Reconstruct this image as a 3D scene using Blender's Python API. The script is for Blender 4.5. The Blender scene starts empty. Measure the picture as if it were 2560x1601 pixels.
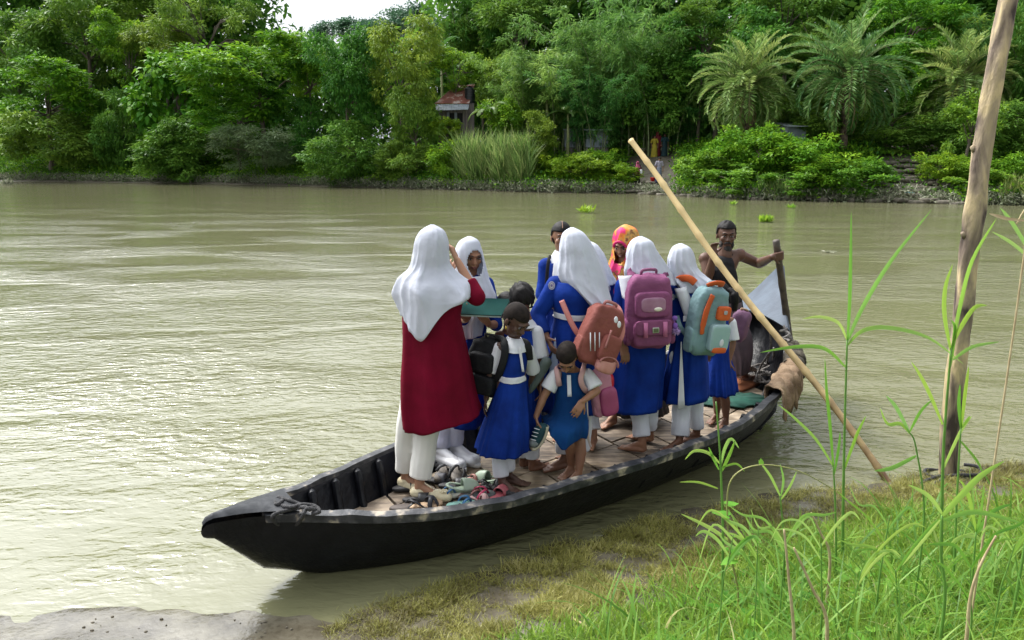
import bpy, bmesh, math, random
import numpy as np
from mathutils import Vector, Matrix

S = bpy.context.scene
# ---------------------------------------------------------------- camera
cam_d = bpy.data.cameras.new("camera"); cam = bpy.data.objects.new("camera", cam_d)
S.collection.objects.link(cam); S.camera = cam
cam_d.sensor_width = 36; cam_d.lens = 26.016; cam_d.clip_start = 0.05; cam_d.clip_end = 3000
CH = 2.33; PITCH = math.radians(12.2)
cam.location = (0, 0, CH); cam.rotation_euler = (math.radians(90) - PITCH, 0, 0)
# ---------------------------------------------------------------- world, sun, exposure
SUN_EL, SUN_AZ = math.radians(52), math.radians(-48)      # azimuth measured from +Y towards +X
W = bpy.data.worlds.new("World"); S.world = W; W.use_nodes = True
wn, wl = W.node_tree.nodes, W.node_tree.links
bg = wn['Background']; sky = wn.new('ShaderNodeTexSky'); sky.sky_type = 'NISHITA'; sky.sun_disc = False
sky.sun_elevation = SUN_EL; sky.sun_rotation = SUN_AZ; sky.dust_density = 6; sky.air_density = 1.0; sky.ozone_density = 1
hs = wn.new('ShaderNodeHueSaturation'); hs.inputs['Saturation'].default_value = 0.22; hs.inputs['Value'].default_value = 1.0
wl.new(sky.outputs[0], hs.inputs['Color'])
# thin overcast: a cloud layer that evens out the sky
tc = wn.new('ShaderNodeTexCoord'); cn = wn.new('ShaderNodeTexNoise'); cn.inputs['Scale'].default_value = 2.2; cn.inputs['Detail'].default_value = 5
cr = wn.new('ShaderNodeValToRGB'); cr.color_ramp.elements[0].position = .3; cr.color_ramp.elements[1].position = .7
cr.color_ramp.elements[0].color = (5.6, 6.0, 6.6, 1); cr.color_ramp.elements[1].color = (8.6, 8.9, 9.3, 1)
mx = wn.new('ShaderNodeMix'); mx.data_type = 'RGBA'; mx.inputs[0].default_value = 0.75
wl.new(tc.outputs['Generated'], cn.inputs['Vector']); wl.new(cn.outputs['Fac'], cr.inputs[0])
wl.new(hs.outputs[0], mx.inputs[6]); wl.new(cr.outputs[0], mx.inputs[7]); 
# the sun behind thin cloud: the cloud sheet glows around it
vm = wn.new('ShaderNodeVectorMath'); vm.operation = 'DOT_PRODUCT'; wl.new(tc.outputs['Generated'], vm.inputs[0])
vm.inputs[1].default_value = (math.sin(SUN_AZ) * math.cos(SUN_EL), math.cos(SUN_AZ) * math.cos(SUN_EL), math.sin(SUN_EL))
m1 = wn.new('ShaderNodeMath'); m1.operation = 'MAXIMUM'; m1.inputs[1].default_value = 0; wl.new(vm.outputs['Value'], m1.inputs[0])
m2 = wn.new('ShaderNodeMath'); m2.operation = 'POWER'; m2.inputs[1].default_value = 5; wl.new(m1.outputs[0], m2.inputs[0])
m3 = wn.new('ShaderNodeMath'); m3.operation = 'MULTIPLY_ADD'; m3.inputs[1].default_value = 4.5; m3.inputs[2].default_value = 1.0; wl.new(m2.outputs[0], m3.inputs[0])
vs = wn.new('ShaderNodeVectorMath'); vs.operation = 'SCALE'; wl.new(mx.outputs[2], vs.inputs[0]); wl.new(m3.outputs[0], vs.inputs['Scale'])
wl.new(vs.outputs[0], bg.inputs[0])
bg.inputs[1].default_value = 0.105
sl = bpy.data.lights.new("sun", 'SUN'); sl.energy = 2.2; sl.angle = math.radians(11); sl.color = (1, .96, .88)
sun = bpy.data.objects.new("sun", sl); S.collection.objects.link(sun)
sd = Vector((math.sin(SUN_AZ) * math.cos(SUN_EL), math.cos(SUN_AZ) * math.cos(SUN_EL), math.sin(SUN_EL)))
sun.rotation_euler = sd.to_track_quat('Z', 'Y').to_euler()
S.view_settings.view_transform = 'Standard'; S.view_settings.look = 'None'
S.view_settings.gamma = 1; S.view_settings.exposure = 0.34
try:
    S.cycles.use_denoising = True; S.cycles.denoiser = 'OPENIMAGEDENOISE'
    S.cycles.max_bounces = 6; S.cycles.diffuse_bounces = 3; S.cycles.transparent_max_bounces = 8
except Exception: pass

# ---------------------------------------------------------------- measuring helpers
FP = 1850.0; K = 2560 / 2418
def ray(px, py):
    u = (px - 1280) / FP; v = (800.5 - py) / FP; c, s = math.cos(PITCH), math.sin(PITCH)
    return Vector((u, c + v * s, -s + v * c))
def G(px, py, z=0.0):
    r = ray(px, py); t = (z - CH) / r.z; return Vector((r.x * t, r.y * t, z))
def D(px, py, Y):
    r = ray(px, py); t = Y / r.y; return Vector((r.x * t, Y, CH + r.z * t))
def g(x, y, z=0.0): return G(x * K, y * K, z)
def d(x, y, Y): return D(x * K, y * K, Y)

# ---------------------------------------------------------------- object helpers
COL = S.collection
def tag(o, label=None, cat=None, group=None, kind=None):
    if label: o['label'] = label
    if cat: o['category'] = cat
    if group: o['group'] = group
    if kind: o['kind'] = kind
    return o
def empty(name, loc=(0, 0, 0), rz=0):
    o = bpy.data.objects.new(name, None); COL.objects.link(o); o.location = loc; o.rotation_euler = (0, 0, rz); o.empty_display_size = .1
    return o
def meshobj(name, v, f, mat, parent=None, smooth=True, tone=None, loc=None):
    me = bpy.data.meshes.new(name); v = np.asarray(v, dtype=np.float32).reshape(-1, 3)
    if isinstance(f, np.ndarray) and f.ndim == 2:
        n, k = f.shape
        me.vertices.add(len(v)); me.vertices.foreach_set('co', v.ravel())
        me.loops.add(n * k); me.loops.foreach_set('vertex_index', f.astype(np.int32).ravel())
        me.polygons.add(n); me.polygons.foreach_set('loop_start', np.arange(0, n * k, k, dtype=np.int32))
        me.polygons.foreach_set('loop_total', np.full(n, k, dtype=np.int32))
        me.update(calc_edges=True)
    else:
        me.from_pydata([tuple(map(float, p)) for p in v], [], [tuple(map(int, q)) for q in f]); me.update()
    if smooth: me.polygons.foreach_set('use_smooth', np.ones(len(me.polygons), dtype=bool))
    if tone is not None:
        a = me.attributes.new('tone', 'FLOAT', 'FACE'); a.data.foreach_set('value', np.asarray(tone, dtype=np.float32))
    if mat is not None: me.materials.append(mat)
    o = bpy.data.objects.new(name, me); COL.objects.link(o)
    if parent is not None: o.parent = parent
    if loc is not None: o.location = loc
    return o
class MB:
    """collects shapes into one mesh"""
    def __init__(s): s.v = []; s.f = []; s.t = []
    def add(s, v, f, tone=0.5):
        n = len(s.v); s.v += [tuple(p) for p in v]; s.f += [tuple(i + n for i in q) for q in f]; s.t += [tone] * len(f)
    def box(s, c, size, rot=None, tone=.5, taper=1.0):
        x, y, z = [k / 2 for k in size]; P = []
        for dz in (-1, 1):
            k = taper if dz > 0 else 1
            P += [Vector((-x * k, -y * k, z * dz)), Vector((x * k, -y * k, z * dz)), Vector((x * k, y * k, z * dz)), Vector((-x * k, y * k, z * dz))]
        if rot is not None: P = [rot @ p for p in P]
        s.add([p + Vector(c) for p in P], [(3, 2, 1, 0), (4, 5, 6, 7), (0, 1, 5, 4), (1, 2, 6, 5), (2, 3, 7, 6), (3, 0, 4, 7)], tone)
    def tube(s, pts, r, n=8, cap=True, tone=.5, flat=1.0, up=None):
        pts = [Vector(p) for p in pts]; m = len(pts)
        if not hasattr(r, '__len__'): r = [r] * m
        V = []; u = None
        for i, p in enumerate(pts):
            t = (pts[min(i + 1, m - 1)] - pts[max(i - 1, 0)]).normalized()
            if up is not None: u = (Vector(up) - t * t.dot(Vector(up))).normalized()
            elif u is None: u = t.orthogonal().normalized()
            else: u = (u - t * t.dot(u)).normalized()
            w = t.cross(u)
            for j in range(n):
                a = 2 * math.pi * j / n; V.append(p + (w * math.cos(a) + u * math.sin(a) * flat) * r[i])
        F = [(i * n + j, i * n + (j + 1) % n, (i + 1) * n + (j + 1) % n, (i + 1) * n + j) for i in range(m - 1) for j in range(n)]
        if cap: F += [tuple(range(n - 1, -1, -1)), tuple((m - 1) * n + j for j in range(n))]
        s.add(V, F, tone)
    def lathe(s, prof, c=(0, 0, 0), n=16, tone=.5):
        V = [(c[0] + r * math.cos(2 * math.pi * j / n), c[1] + r * math.sin(2 * math.pi * j / n), c[2] + z) for r, z in prof for j in range(n)]
        m = len(prof); s.add(V, [(i * n + j, i * n + (j + 1) % n, (i + 1) * n + (j + 1) % n, (i + 1) * n + j) for i in range(m - 1) for j in range(n)], tone)
    def ell(s, c, r, rot=None, n=14, m=9, tone=.5):
        V = []
        for i in range(m + 1):
            a = math.pi * i / m
            for j in range(n):
                b = 2 * math.pi * j / n
                p = Vector((r[0] * math.sin(a) * math.cos(b), r[1] * math.sin(a) * math.sin(b), r[2] * math.cos(a)))
                if rot is not None: p = rot @ p
                V.append(p + Vector(c))
        s.add(V, [(i * n + j, (i + 1) * n + j, (i + 1) * n + (j + 1) % n, i * n + (j + 1) % n) for i in range(m) for j in range(n)], tone)
    def grid(s, P, closed=False, tone=.5):
        n, m = len(P), len(P[0]); V = [p for row in P for p in row]
        s.add(V, [(i * m + j, i * m + (j + 1) % m, (i + 1) * m + (j + 1) % m, (i + 1) * m + j) for i in range(n - 1) for j in range(m if closed else m - 1)], tone)
    def build(s, name, mat, parent=None, smooth=True, tone=False, loc=None):
        o = meshobj(name, s.v, s.f, mat, parent, smooth, s.t if tone else None); 
        if loc is not None: recentre(o, loc)
        return o
def recentre(o, p):
    """put the object's origin at world point p without moving its shape"""
    p = Vector(p); n = len(o.data.vertices); a = np.empty(n * 3, dtype=np.float32); o.data.vertices.foreach_get('co', a)
    a = a.reshape(-1, 3) - np.array(p, dtype=np.float32); o.data.vertices.foreach_set('co', a.ravel()); o.data.update(); o.location = p
    return o
def bake(o):
    """apply modifiers"""
    dg = bpy.context.evaluated_depsgraph_get(); dg.update(); me = bpy.data.meshes.new_from_object(o.evaluated_get(dg))
    old = o.data; o.modifiers.clear(); o.data = me; bpy.data.meshes.remove(old); return o
def mod(o, t, **kw):
    m = o.modifiers.new(t.lower(), t)
    for k, v in kw.items(): setattr(m, k, v)
    return m
def autosmooth(o, ang=40):
    me = o.data; me.polygons.foreach_set('use_smooth', np.ones(len(me.polygons), dtype=bool))
    try: me.set_sharp_from_angle(angle=math.radians(ang))
    except Exception: pass
    return o
def kids(o): return [c for c in bpy.data.objects if c.parent == o]

# ---------------------------------------------------------------- materials
def newmat(name):
    m = bpy.data.materials.new(name); m.use_nodes = True; return m, m.node_tree.nodes, m.node_tree.links, m.node_tree.nodes['Principled BSDF']
def c4(c): return (c[0], c[1], c[2], 1)
def M(name, col, rough=.8, col2=None, scale=6, stretch=None, bump=0, bscale=30, spec=.5, sheen=0, metal=0, detail=4, coat=0, ramp=(.35, .65), col3=None, sss=0, bdist=.01):
    m, n, l, b = newmat(name)
    b.inputs['Roughness'].default_value = rough; b.inputs['Specular IOR Level'].default_value = spec; b.inputs['Metallic'].default_value = metal
    b.inputs['Sheen Weight'].default_value = sheen; b.inputs['Coat Weight'].default_value = coat
    if sss: b.inputs['Subsurface Weight'].default_value = sss; b.inputs['Subsurface Scale'].default_value = .01; b.inputs['Subsurface Radius'].default_value = (1, .4, .25)
    tc = n.new('ShaderNodeTexCoord'); src = tc.outputs['Object']
    if stretch:
        mp = n.new('ShaderNodeMapping'); mp.inputs['Scale'].default_value = stretch; l.new(src, mp.inputs[0]); src = mp.outputs[0]
    if col2 is None: col2 = tuple(x * .82 for x in col)
    no = n.new('ShaderNodeTexNoise'); no.inputs['Scale'].default_value = scale; no.inputs['Detail'].default_value = detail; l.new(src, no.inputs['Vector'])
    r = n.new('ShaderNodeValToRGB'); e = r.color_ramp.elements; e[0].position, e[1].position = ramp; e[0].color = c4(col2); e[1].color = c4(col)
    if col3: x = r.color_ramp.elements.new(min(.99, ramp[1] + .12)); x.color = c4(col3)
    l.new(no.outputs['Fac'], r.inputs[0]); l.new(r.outputs[0], b.inputs['Base Color'])
    if bump:
        nb = n.new('ShaderNodeTexNoise'); nb.inputs['Scale'].default_value = bscale; nb.inputs['Detail'].default_value = 3; l.new(src, nb.inputs['Vector'])
        bp = n.new('ShaderNodeBump'); bp.inputs['Strength'].default_value = bump; bp.inputs['Distance'].default_value = bdist
        l.new(nb.outputs['Fac'], bp.inputs['Height']); l.new(bp.outputs[0], b.inputs['Normal'])
    return m
def leafmat(name, cols, trans=.3, rough=.5, spec=.4, pos=(0, .45, 1)):
    m, n, l, b = newmat(name); at = n.new('ShaderNodeAttribute'); at.attribute_name = 'tone'
    r = n.new('ShaderNodeValToRGB'); e = r.color_ramp.elements; e[0].color = c4(cols[0]); e[0].position = pos[0]; e[1].color = c4(cols[-1]); e[1].position = pos[-1]
    for p, c in zip(pos[1:-1], cols[1:-1]): x = e.new(p); x.color = c4(c)
    oi = n.new('ShaderNodeObjectInfo'); h = n.new('ShaderNodeHueSaturation')
    ma = n.new('ShaderNodeMapRange'); ma.inputs['To Min'].default_value = .475; ma.inputs['To Max'].default_value = .525; l.new(oi.outputs['Random'], ma.inputs[0])
    mv = n.new('ShaderNodeMapRange'); mv.inputs['To Min'].default_value = 1.15; mv.inputs['To Max'].default_value = .8; l.new(oi.outputs['Random'], mv.inputs[0])
    l.new(at.outputs['Fac'], r.inputs[0]); l.new(r.outputs[0], h.inputs['Color']); l.new(ma.outputs[0], h.inputs['Hue']); l.new(mv.outputs[0], h.inputs['Value'])
    l.new(h.outputs[0], b.inputs['Base Color']); b.inputs['Roughness'].default_value = rough; b.inputs['Specular IOR Level'].default_value = spec
    t = n.new('ShaderNodeBsdfTranslucent'); t2 = n.new('ShaderNodeHueSaturation'); t2.inputs['Value'].default_value = 1.3; t2.inputs['Hue'].default_value = .485
    l.new(h.outputs[0], t2.inputs['Color']); l.new(t2.outputs[0], t.inputs[0])
    ms = n.new('ShaderNodeMixShader'); ms.inputs[0].default_value = trans; l.new(b.outputs[0], ms.inputs[1]); l.new(t.outputs[0], ms.inputs[2])
    l.new(ms.outputs[0], n['Material Output'].inputs[0]); return m
def unit(a): return a / np.maximum(np.linalg.norm(a, axis=-1, keepdims=True), 1e-9)

# ================================================================ SETTING: ground, water
NX = [-60, -8, -2.71, -1.59, -0.92, -0.71, -0.49, -0.27, -0.02, 0.24, 0.52, 0.82, 1.11, 1.5, 2.13, 2.69, 3.23, 3.99, 8, 20, 60]; NY = [1.0, 3.0, 3.48, 3.48, 3.48, 3.56, 3.69, 3.84, 3.98, 4.17, 4.34, 4.48, 4.55, 4.72, 4.97, 5.12, 5.29, 5.45, 6.6, 9, 14]
FX = [-160, -56, -35, -11, 3, 9, 15, 23, 27, 50, 120]; FY = [118, 82, 76, 63.4, 54.4, 53, 45, 41.4, 39.4, 30, 10]
def fbm(x, y, s, seed=0):
    r = np.random.RandomState(seed); z = 0
    for o in range(5):
        a = r.uniform(0, 6.28, 4); k = s * 2 ** o
        z = z + (np.sin(x * k * math.cos(a[0]) + y * k * math.sin(a[0]) + a[1]) * np.cos(x * k * math.cos(a[2]) * 1.3 + y * k * math.sin(a[2]) * 1.3 + a[3])) / 1.7 ** o
    return z
def terrain(x, y):
    x = np.asarray(x, float); y = np.asarray(y, float)
    dn = (np.interp(x, NX, NY) - y) * .93 + .045 * fbm(x, y, 2.2, 3) * np.clip(1.5 - abs(y - 4) / 6, 0, 1)
    zn = np.interp(dn, [-6, -1.5, -.3, 0, .3, 1, 2, 3.5, 8, 60], [-1.6, -.6, -.06, 0, .022, .12, .33, .66, 1.0, 1.6])
    zn = zn + .006 * fbm(x, y, 7, 5) * (dn > -.2) + .02 * fbm(x, y, 2.5, 7) * np.clip(dn, 0, 1)
    df = (y - np.interp(x, FX, FY)) * .86
    zf = np.interp(df, [-8, -2, 0, .25, 1, 3, 7, 13, 40, 200], [-1.6, -.5, 0, .12, .25, .9, 2.4, 3.2, 3.8, 8]) + .12 * fbm(x, y, .7, 9) * np.clip(df, 0, 1)
    return np.where(y < 22, zn, zf) if True else zn
def tz(x, y): return float(terrain(x, y))
def axis(segs):
    a = []
    for lo, hi, st in segs: a += list(np.arange(lo, hi, st))
    return np.array(a + [segs[-1][1]])
ax = axis([(-900, -160, 60), (-160, -60, 8), (-60, -8, 1.2), (-8, -4, .4), (-4, 6, .06), (6, 10, .4), (10, 60, 1.2), (60, 160, 8), (160, 900, 60)])
ay = axis([(-60, -4, 6), (-4, 1, .4), (1, 6.5, .06), (6.5, 12, .5), (12, 36, 3), (36, 90, .9), (90, 200, 8), (200, 1500, 100)])
XX, YY = np.meshgrid(ax, ay); ZZ = terrain(XX, YY); n, m = XX.shape
V = np.stack([XX.ravel(), YY.ravel(), ZZ.ravel()], 1); i, j = np.meshgrid(np.arange(n - 1), np.arange(m - 1), indexing='ij'); q = (i * m + j).ravel()
F = np.stack([q, q + 1, q + m + 1, q + m], 1)
mg, nn, ll, bb = newmat("ground")
tcg = nn.new('ShaderNodeTexCoord'); geo = nn.new('ShaderNodeNewGeometry'); sp = nn.new('ShaderNodeSeparateXYZ'); ll.new(geo.outputs['Position'], sp.inputs[0])
n1 = nn.new('ShaderNodeTexNoise'); n1.inputs['Scale'].default_value = 5; n1.inputs['Detail'].default_value = 8; ll.new(geo.outputs['Position'], n1.inputs['Vector'])
r1 = nn.new('ShaderNodeValToRGB'); r1.color_ramp.elements[0].position = .38; r1.color_ramp.elements[1].position = .66
r1.color_ramp.elements[0].color = (.085, .074, .052, 1); r1.color_ramp.elements[1].color = (.155, .14, .102, 1); ll.new(n1.outputs['Fac'], r1.inputs[0])
n2 = nn.new('ShaderNodeTexNoise'); n2.inputs['Scale'].default_value = 28; n2.inputs['Detail'].default_value = 6; ll.new(geo.outputs['Position'], n2.inputs['Vector'])
r2 = nn.new('ShaderNodeValToRGB'); r2.color_ramp.elements[0].position = .40; r2.color_ramp.elements[1].position = .47; r2.color_ramp.elements[0].color = (.35, .3, .24, 1); r2.color_ramp.elements[1].color = (1, 1, 1, 1)
ll.new(n2.outputs['Fac'], r2.inputs[0])
mxg = nn.new('ShaderNodeMix'); mxg.data_type = 'RGBA'; mxg.blend_type = 'MULTIPLY'; mxg.inputs[0].default_value = .3; ll.new(r1.outputs[0], mxg.inputs[6]); ll.new(r2.outputs[0], mxg.inputs[7])
# wet mud just above the water is smoother
mr = nn.new('ShaderNodeMapRange'); mr.inputs['From Min'].default_value = .0; mr.inputs['From Max'].default_value = .11; mr.inputs['To Min'].default_value = .07; mr.inputs['To Max'].default_value = .75; ll.new(sp.outputs['Z'], mr.inputs[0])
ll.new(mxg.outputs[2], bb.inputs['Base Color']); ll.new(mr.outputs[0], bb.inputs['Roughness'])
bmp = nn.new('ShaderNodeBump'); bmp.inputs['Strength'].default_value = .3; bmp.inputs['Distance'].default_value = .012; ll.new(n2.outputs['Fac'], bmp.inputs['Height']); ll.new(bmp.outputs[0], bb.inputs['Normal'])
ground = meshobj("ground", V, F, mg); tag(ground, kind='structure')

# river: one large sheet of silty water, rippled by bump only
mw, nn, ll, bb = newmat("river_water")
geo = nn.new('ShaderNodeNewGeometry')
def noise(scale, stretch, detail=3, rot=0, dist=0, rough=.5):
    mp = nn.new('ShaderNodeMapping'); mp.inputs['Scale'].default_value = stretch; mp.inputs['Rotation'].default_value = (0, 0, rot); ll.new(geo.outputs['Position'], mp.inputs[0])
    t = nn.new('ShaderNodeTexNoise'); t.inputs['Scale'].default_value = scale; t.inputs['Detail'].default_value = detail; t.inputs['Distortion'].default_value = dist; t.inputs['Roughness'].default_value = rough
    ll.new(mp.outputs[0], t.inputs['Vector']); return t.outputs['Fac']
def mth(op, a, b=None):
    t = nn.new('ShaderNodeMath'); t.operation = op
    for i, x in enumerate((a, b)):
        if x is None: continue
        if isinstance(x, (int, float)): t.inputs[i].default_value = x
        else: ll.new(x, t.inputs[i])
    return t.outputs[0]
patch = nn.new('ShaderNodeMapRange'); ll.new(noise(.22, (1, 2.2, 1), 2, .25, .6), patch.inputs[0]); patch.inputs['From Min'].default_value = .40; patch.inputs['From Max'].default_value = .62
patch.inputs['To Min'].default_value = .28; patch.inputs['To Max'].default_value = 1.0
h = mth('ADD', mth('MULTIPLY', noise(1.1, (1, 1.5, 1), 2, -.6, .3), .045), mth('MULTIPLY', noise(4.2, (1, 2.1, 1), 3, -.4, .5), .040))
h = mth('ADD', h, mth('MULTIPLY', noise(12, (1, 1.8, 1), 2, -.3, .4), .014))
sy = nn.new('ShaderNodeSeparateXYZ'); ll.new(geo.outputs['Position'], sy.inputs[0]); calm = nn.new('ShaderNodeMapRange'); calm.inputs['From Min'].default_value = 14; calm.inputs['From Max'].default_value = 42; calm.inputs['To Min'].default_value = 1; calm.inputs['To Max'].default_value = .3; ll.new(sy.outputs['Y'], calm.inputs[0])   # sheltered, calmer water towards the wooded bank
h = mth('MULTIPLY', mth('MULTIPLY', h, patch.outputs[0]), calm.outputs[0])
bw = nn.new('ShaderNodeBump'); bw.inputs['Strength'].default_value = 1.0; bw.inputs['Distance'].default_value = 1.0; ll.new(h, bw.inputs['Height']); ll.new(bw.outputs[0], bb.inputs['Normal'])
rw = nn.new('ShaderNodeValToRGB'); rw.color_ramp.elements[0].color = (.148, .148, .075, 1); rw.color_ramp.elements[1].color = (.185, .18, .10, 1); ll.new(noise(.1, (1, 2, 1), 3), rw.inputs[0])
ll.new(rw.outputs[0], bb.inputs['Base Color']); bb.inputs['Roughness'].default_value = .06; bb.inputs['IOR'].default_value = 1.5; bb.inputs['Specular IOR Level'].default_value = .5
wv = [(-900, -30, 0), (900, -30, 0), (900, 900, 0), (-900, 900, 0)]
water = meshobj("river_water", wv, [(0, 1, 2, 3)], mw, smooth=False); tag(water, kind='structure')

# ================================================================ VEGETATION
def leaves(P, Dr, L, Wd, seed=0, fold=.25, upbias=1.0):
    """diamond leaves: base P, direction Dr, length L, width Wd"""
    r = np.random.RandomState(seed); n = len(P); Dr = unit(Dr); L = np.broadcast_to(L, (n,))[:, None]; Wd = np.broadcast_to(Wd, (n,))[:, None]
    up = unit(r.normal(0, .55, (n, 3)) + np.array([0, 0, upbias])); side = unit(np.cross(Dr, up)); nrm = np.cross(side, Dr)
    a = P; b = P + Dr * L * .45 + side * Wd * .5 + nrm * Wd * fold * .5; c = P + Dr * L - np.array([0, 0, 1]) * L * .08; e = P + Dr * L * .45 - side * Wd * .5 + nrm * Wd * fold * .5
    V = np.stack([a, b, c, e], 1).reshape(-1, 3); F = np.arange(4 * n).reshape(n, 4); return V, F
def crown_geo(seed, R=4.0, nl=16, nc=170, lpc=38, L=.34, Wd=.13, cr=.42, droop=.5, flat=.95, lobe=(.26, .4), up=.3, spread=.85, jit=.35):
    r = np.random.RandomState(seed); nc = int(nc * 1.35)
    lp = unit(r.normal(size=(nl, 3))) * r.uniform(.35, spread, (nl, 1)); lp[:, 2] *= flat; lr = r.uniform(lobe[0], lobe[1], nl)
    k = r.randint(0, nl, nc); dd = unit(unit(r.normal(size=(nc, 3))) + np.array([0, 0, up]) + unit(lp[k]) * .6)
    cp = (lp[k] + dd * (lr[k] * r.uniform(.6, 1.08, nc))[:, None]) * R
    n = nc * lpc; ci = np.repeat(np.arange(nc), lpc); off = r.normal(size=(n, 3)) * cr * .5; off[:, 2] *= .62
    P = cp[ci] + off; Dr = unit(off) * .9 + dd[ci] * .35 + r.normal(0, jit, (n, 3)) - np.array([0, 0, droop])
    V, F = leaves(P, Dr, L * r.uniform(.7, 1.25, n), Wd * r.uniform(.8, 1.2, n), seed + 1)
    tone = np.clip(r.beta(2, 2.4, nc)[ci] * .75 + r.uniform(0, .25, n), 0, 1)
    return V, F, tone, cp
MLEAF = {
 'bright': leafmat('leaf_bright_green', [(.035, .12, .012), (.13, .30, .02), (.34, .54, .035)], spec=.15),
 'dark': leafmat('leaf_dark_green', [(.04, .12, .018), (.10, .24, .032), (.22, .40, .055)], trans=.32, spec=.15),
 'olive': leafmat('leaf_olive', [(.05, .12, .015), (.14, .26, .03), (.31, .45, .06)], spec=.15),
 'grey': leafmat('leaf_grey_green', [(.06, .12, .05), (.13, .21, .09), (.24, .32, .16)]),
 'bamboo': leafmat('leaf_bamboo', [(.035, .12, .025), (.10, .25, .05), (.25, .42, .10)], trans=.4, spec=.15),
 'rain': leafmat('leaf_far_canopy_hazed', [(.05, .12, .085), (.07, .16, .10), (.11, .22, .13)], trans=.15),  # distance haze is put into these bluish greens, no haze volume
 'palm': leafmat('leaf_palm', [(.06, .15, .04), (.14, .28, .075), (.33, .44, .13)], trans=.3, spec=.25, rough=.5),
 'lime': leafmat('leaf_lime', [(.055, .15, .014), (.15, .31, .025), (.32, .50, .05)], trans=.4),
 'mud': leafmat('leaf_silted', [(.10, .14, .06), (.22, .25, .15), (.42, .42, .32)], trans=.15, rough=.8),
}
MBARK = M('bark', (.16, .13, .10), .9, (.07, .06, .045), 3, (1, 1, .3), bump=.6, bscale=12)
MBARKL = M('bark_pale', (.34, .31, .26), .9, (.18, .16, .13), 3, (1, 1, .3), bump=.5, bscale=12)
def crown_mesh(name, mat, *a, **kw):
    V, F, t, cp = crown_geo(*a, **kw); o = meshobj(name, V, F, mat, tone=t, smooth=False); me = o.data; bpy.data.objects.remove(o); return me, cp
def trunk_mesh(cp, R, seed, h=1.0, r0=.16, nb=9, mat=None):
    """limbs reaching from the trunk into the crown; z=-h*R..0 is bare trunk (crown centre at z=0)"""
    r = random.Random(seed); mb = MB(); top = Vector((r.uniform(-.3, .3), r.uniform(-.3, .3), -.15 * R))
    mb.tube([(0, 0, -h * R), (r.uniform(-.2, .2), r.uniform(-.2, .2), -.6 * h * R), top], [r0 * 1.3, r0, r0 * .8], 8)
    idx = [r.randrange(len(cp)) for _ in range(nb)]
    for i in idx:
        e = Vector(cp[i]); e.z *= .45; mid = top.lerp(e, .5) + Vector((r.uniform(-.3, .3), r.uniform(-.3, .3), r.uniform(0, .5))) * R * .15
        mb.tube([top.lerp(Vector((0, 0, -.5 * h * R)), r.random() * .5), mid, e], [r0 * .4, r0 * .24, r0 * .08], 5)
    o = mb.build('trunk', mat or MBARK); me = o.data; bpy.data.objects.remove(o); return me
KINDS = {}
def kind(key, mat, seed, R=4.0, bark=None, nb=9, r0=.16, **kw):
    me, cp = crown_mesh('crown', MLEAF[mat], seed, R, **kw); KINDS[key] = (me, trunk_mesh(cp, R, seed, 1.0, r0, nb, bark), R)
kind('mango1', 'bright', 11, L=.38, Wd=.14, lpc=40, nc=190, droop=.35)
kind('mango2', 'bright', 12, L=.40, Wd=.15, lpc=38, nc=190, droop=.45, nl=20)
kind('teak', 'bright', 13, L=.5, Wd=.34, lpc=16, nc=230, droop=.9, cr=.55)
kind('dark1', 'dark', 14, L=.36, Wd=.14, lpc=42, nc=210, droop=.6, nl=20)
kind('dark2', 'dark', 15, L=.34, Wd=.13, lpc=46, nc=190, droop=.5, nl=14, lobe=(.3, .5))
kind('dark3', 'dark', 16, L=.3, Wd=.1, lpc=36, nc=150, droop=.4, nl=24, lobe=(.14, .26), spread=1.0, nb=16)
kind('olive1', 'olive', 17, L=.36, Wd=.12, lpc=38, nc=190, droop=.8, nl=18)
kind('olive2', 'olive', 18, L=.3, Wd=.12, lpc=44, nc=180, droop=.3, nl=22, lobe=(.2, .32))
kind('grey', 'grey', 19, L=.44, Wd=.07, lpc=60, nc=130, droop=.5, nl=16, cr=.5)
kind('bush', 'bright', 20, R=2.0, L=.26, Wd=.12, lpc=36, nc=130, droop=.3, nl=26, cr=.34, lobe=(.12, .34), spread=1.12)
kind('lime', 'lime', 21, R=2.0, L=.25, Wd=.14, lpc=30, nc=130, droop=.2, nl=28, cr=.32, lobe=(.10, .32), spread=1.2)
kind('rain', 'rain', 22, R=9.0, L=.42, Wd=.22, lpc=80, nc=420, droop=.1, nl=22, flat=.55, lobe=(.12, .24), spread=1.0, cr=.95, nb=8, r0=.07)
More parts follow.
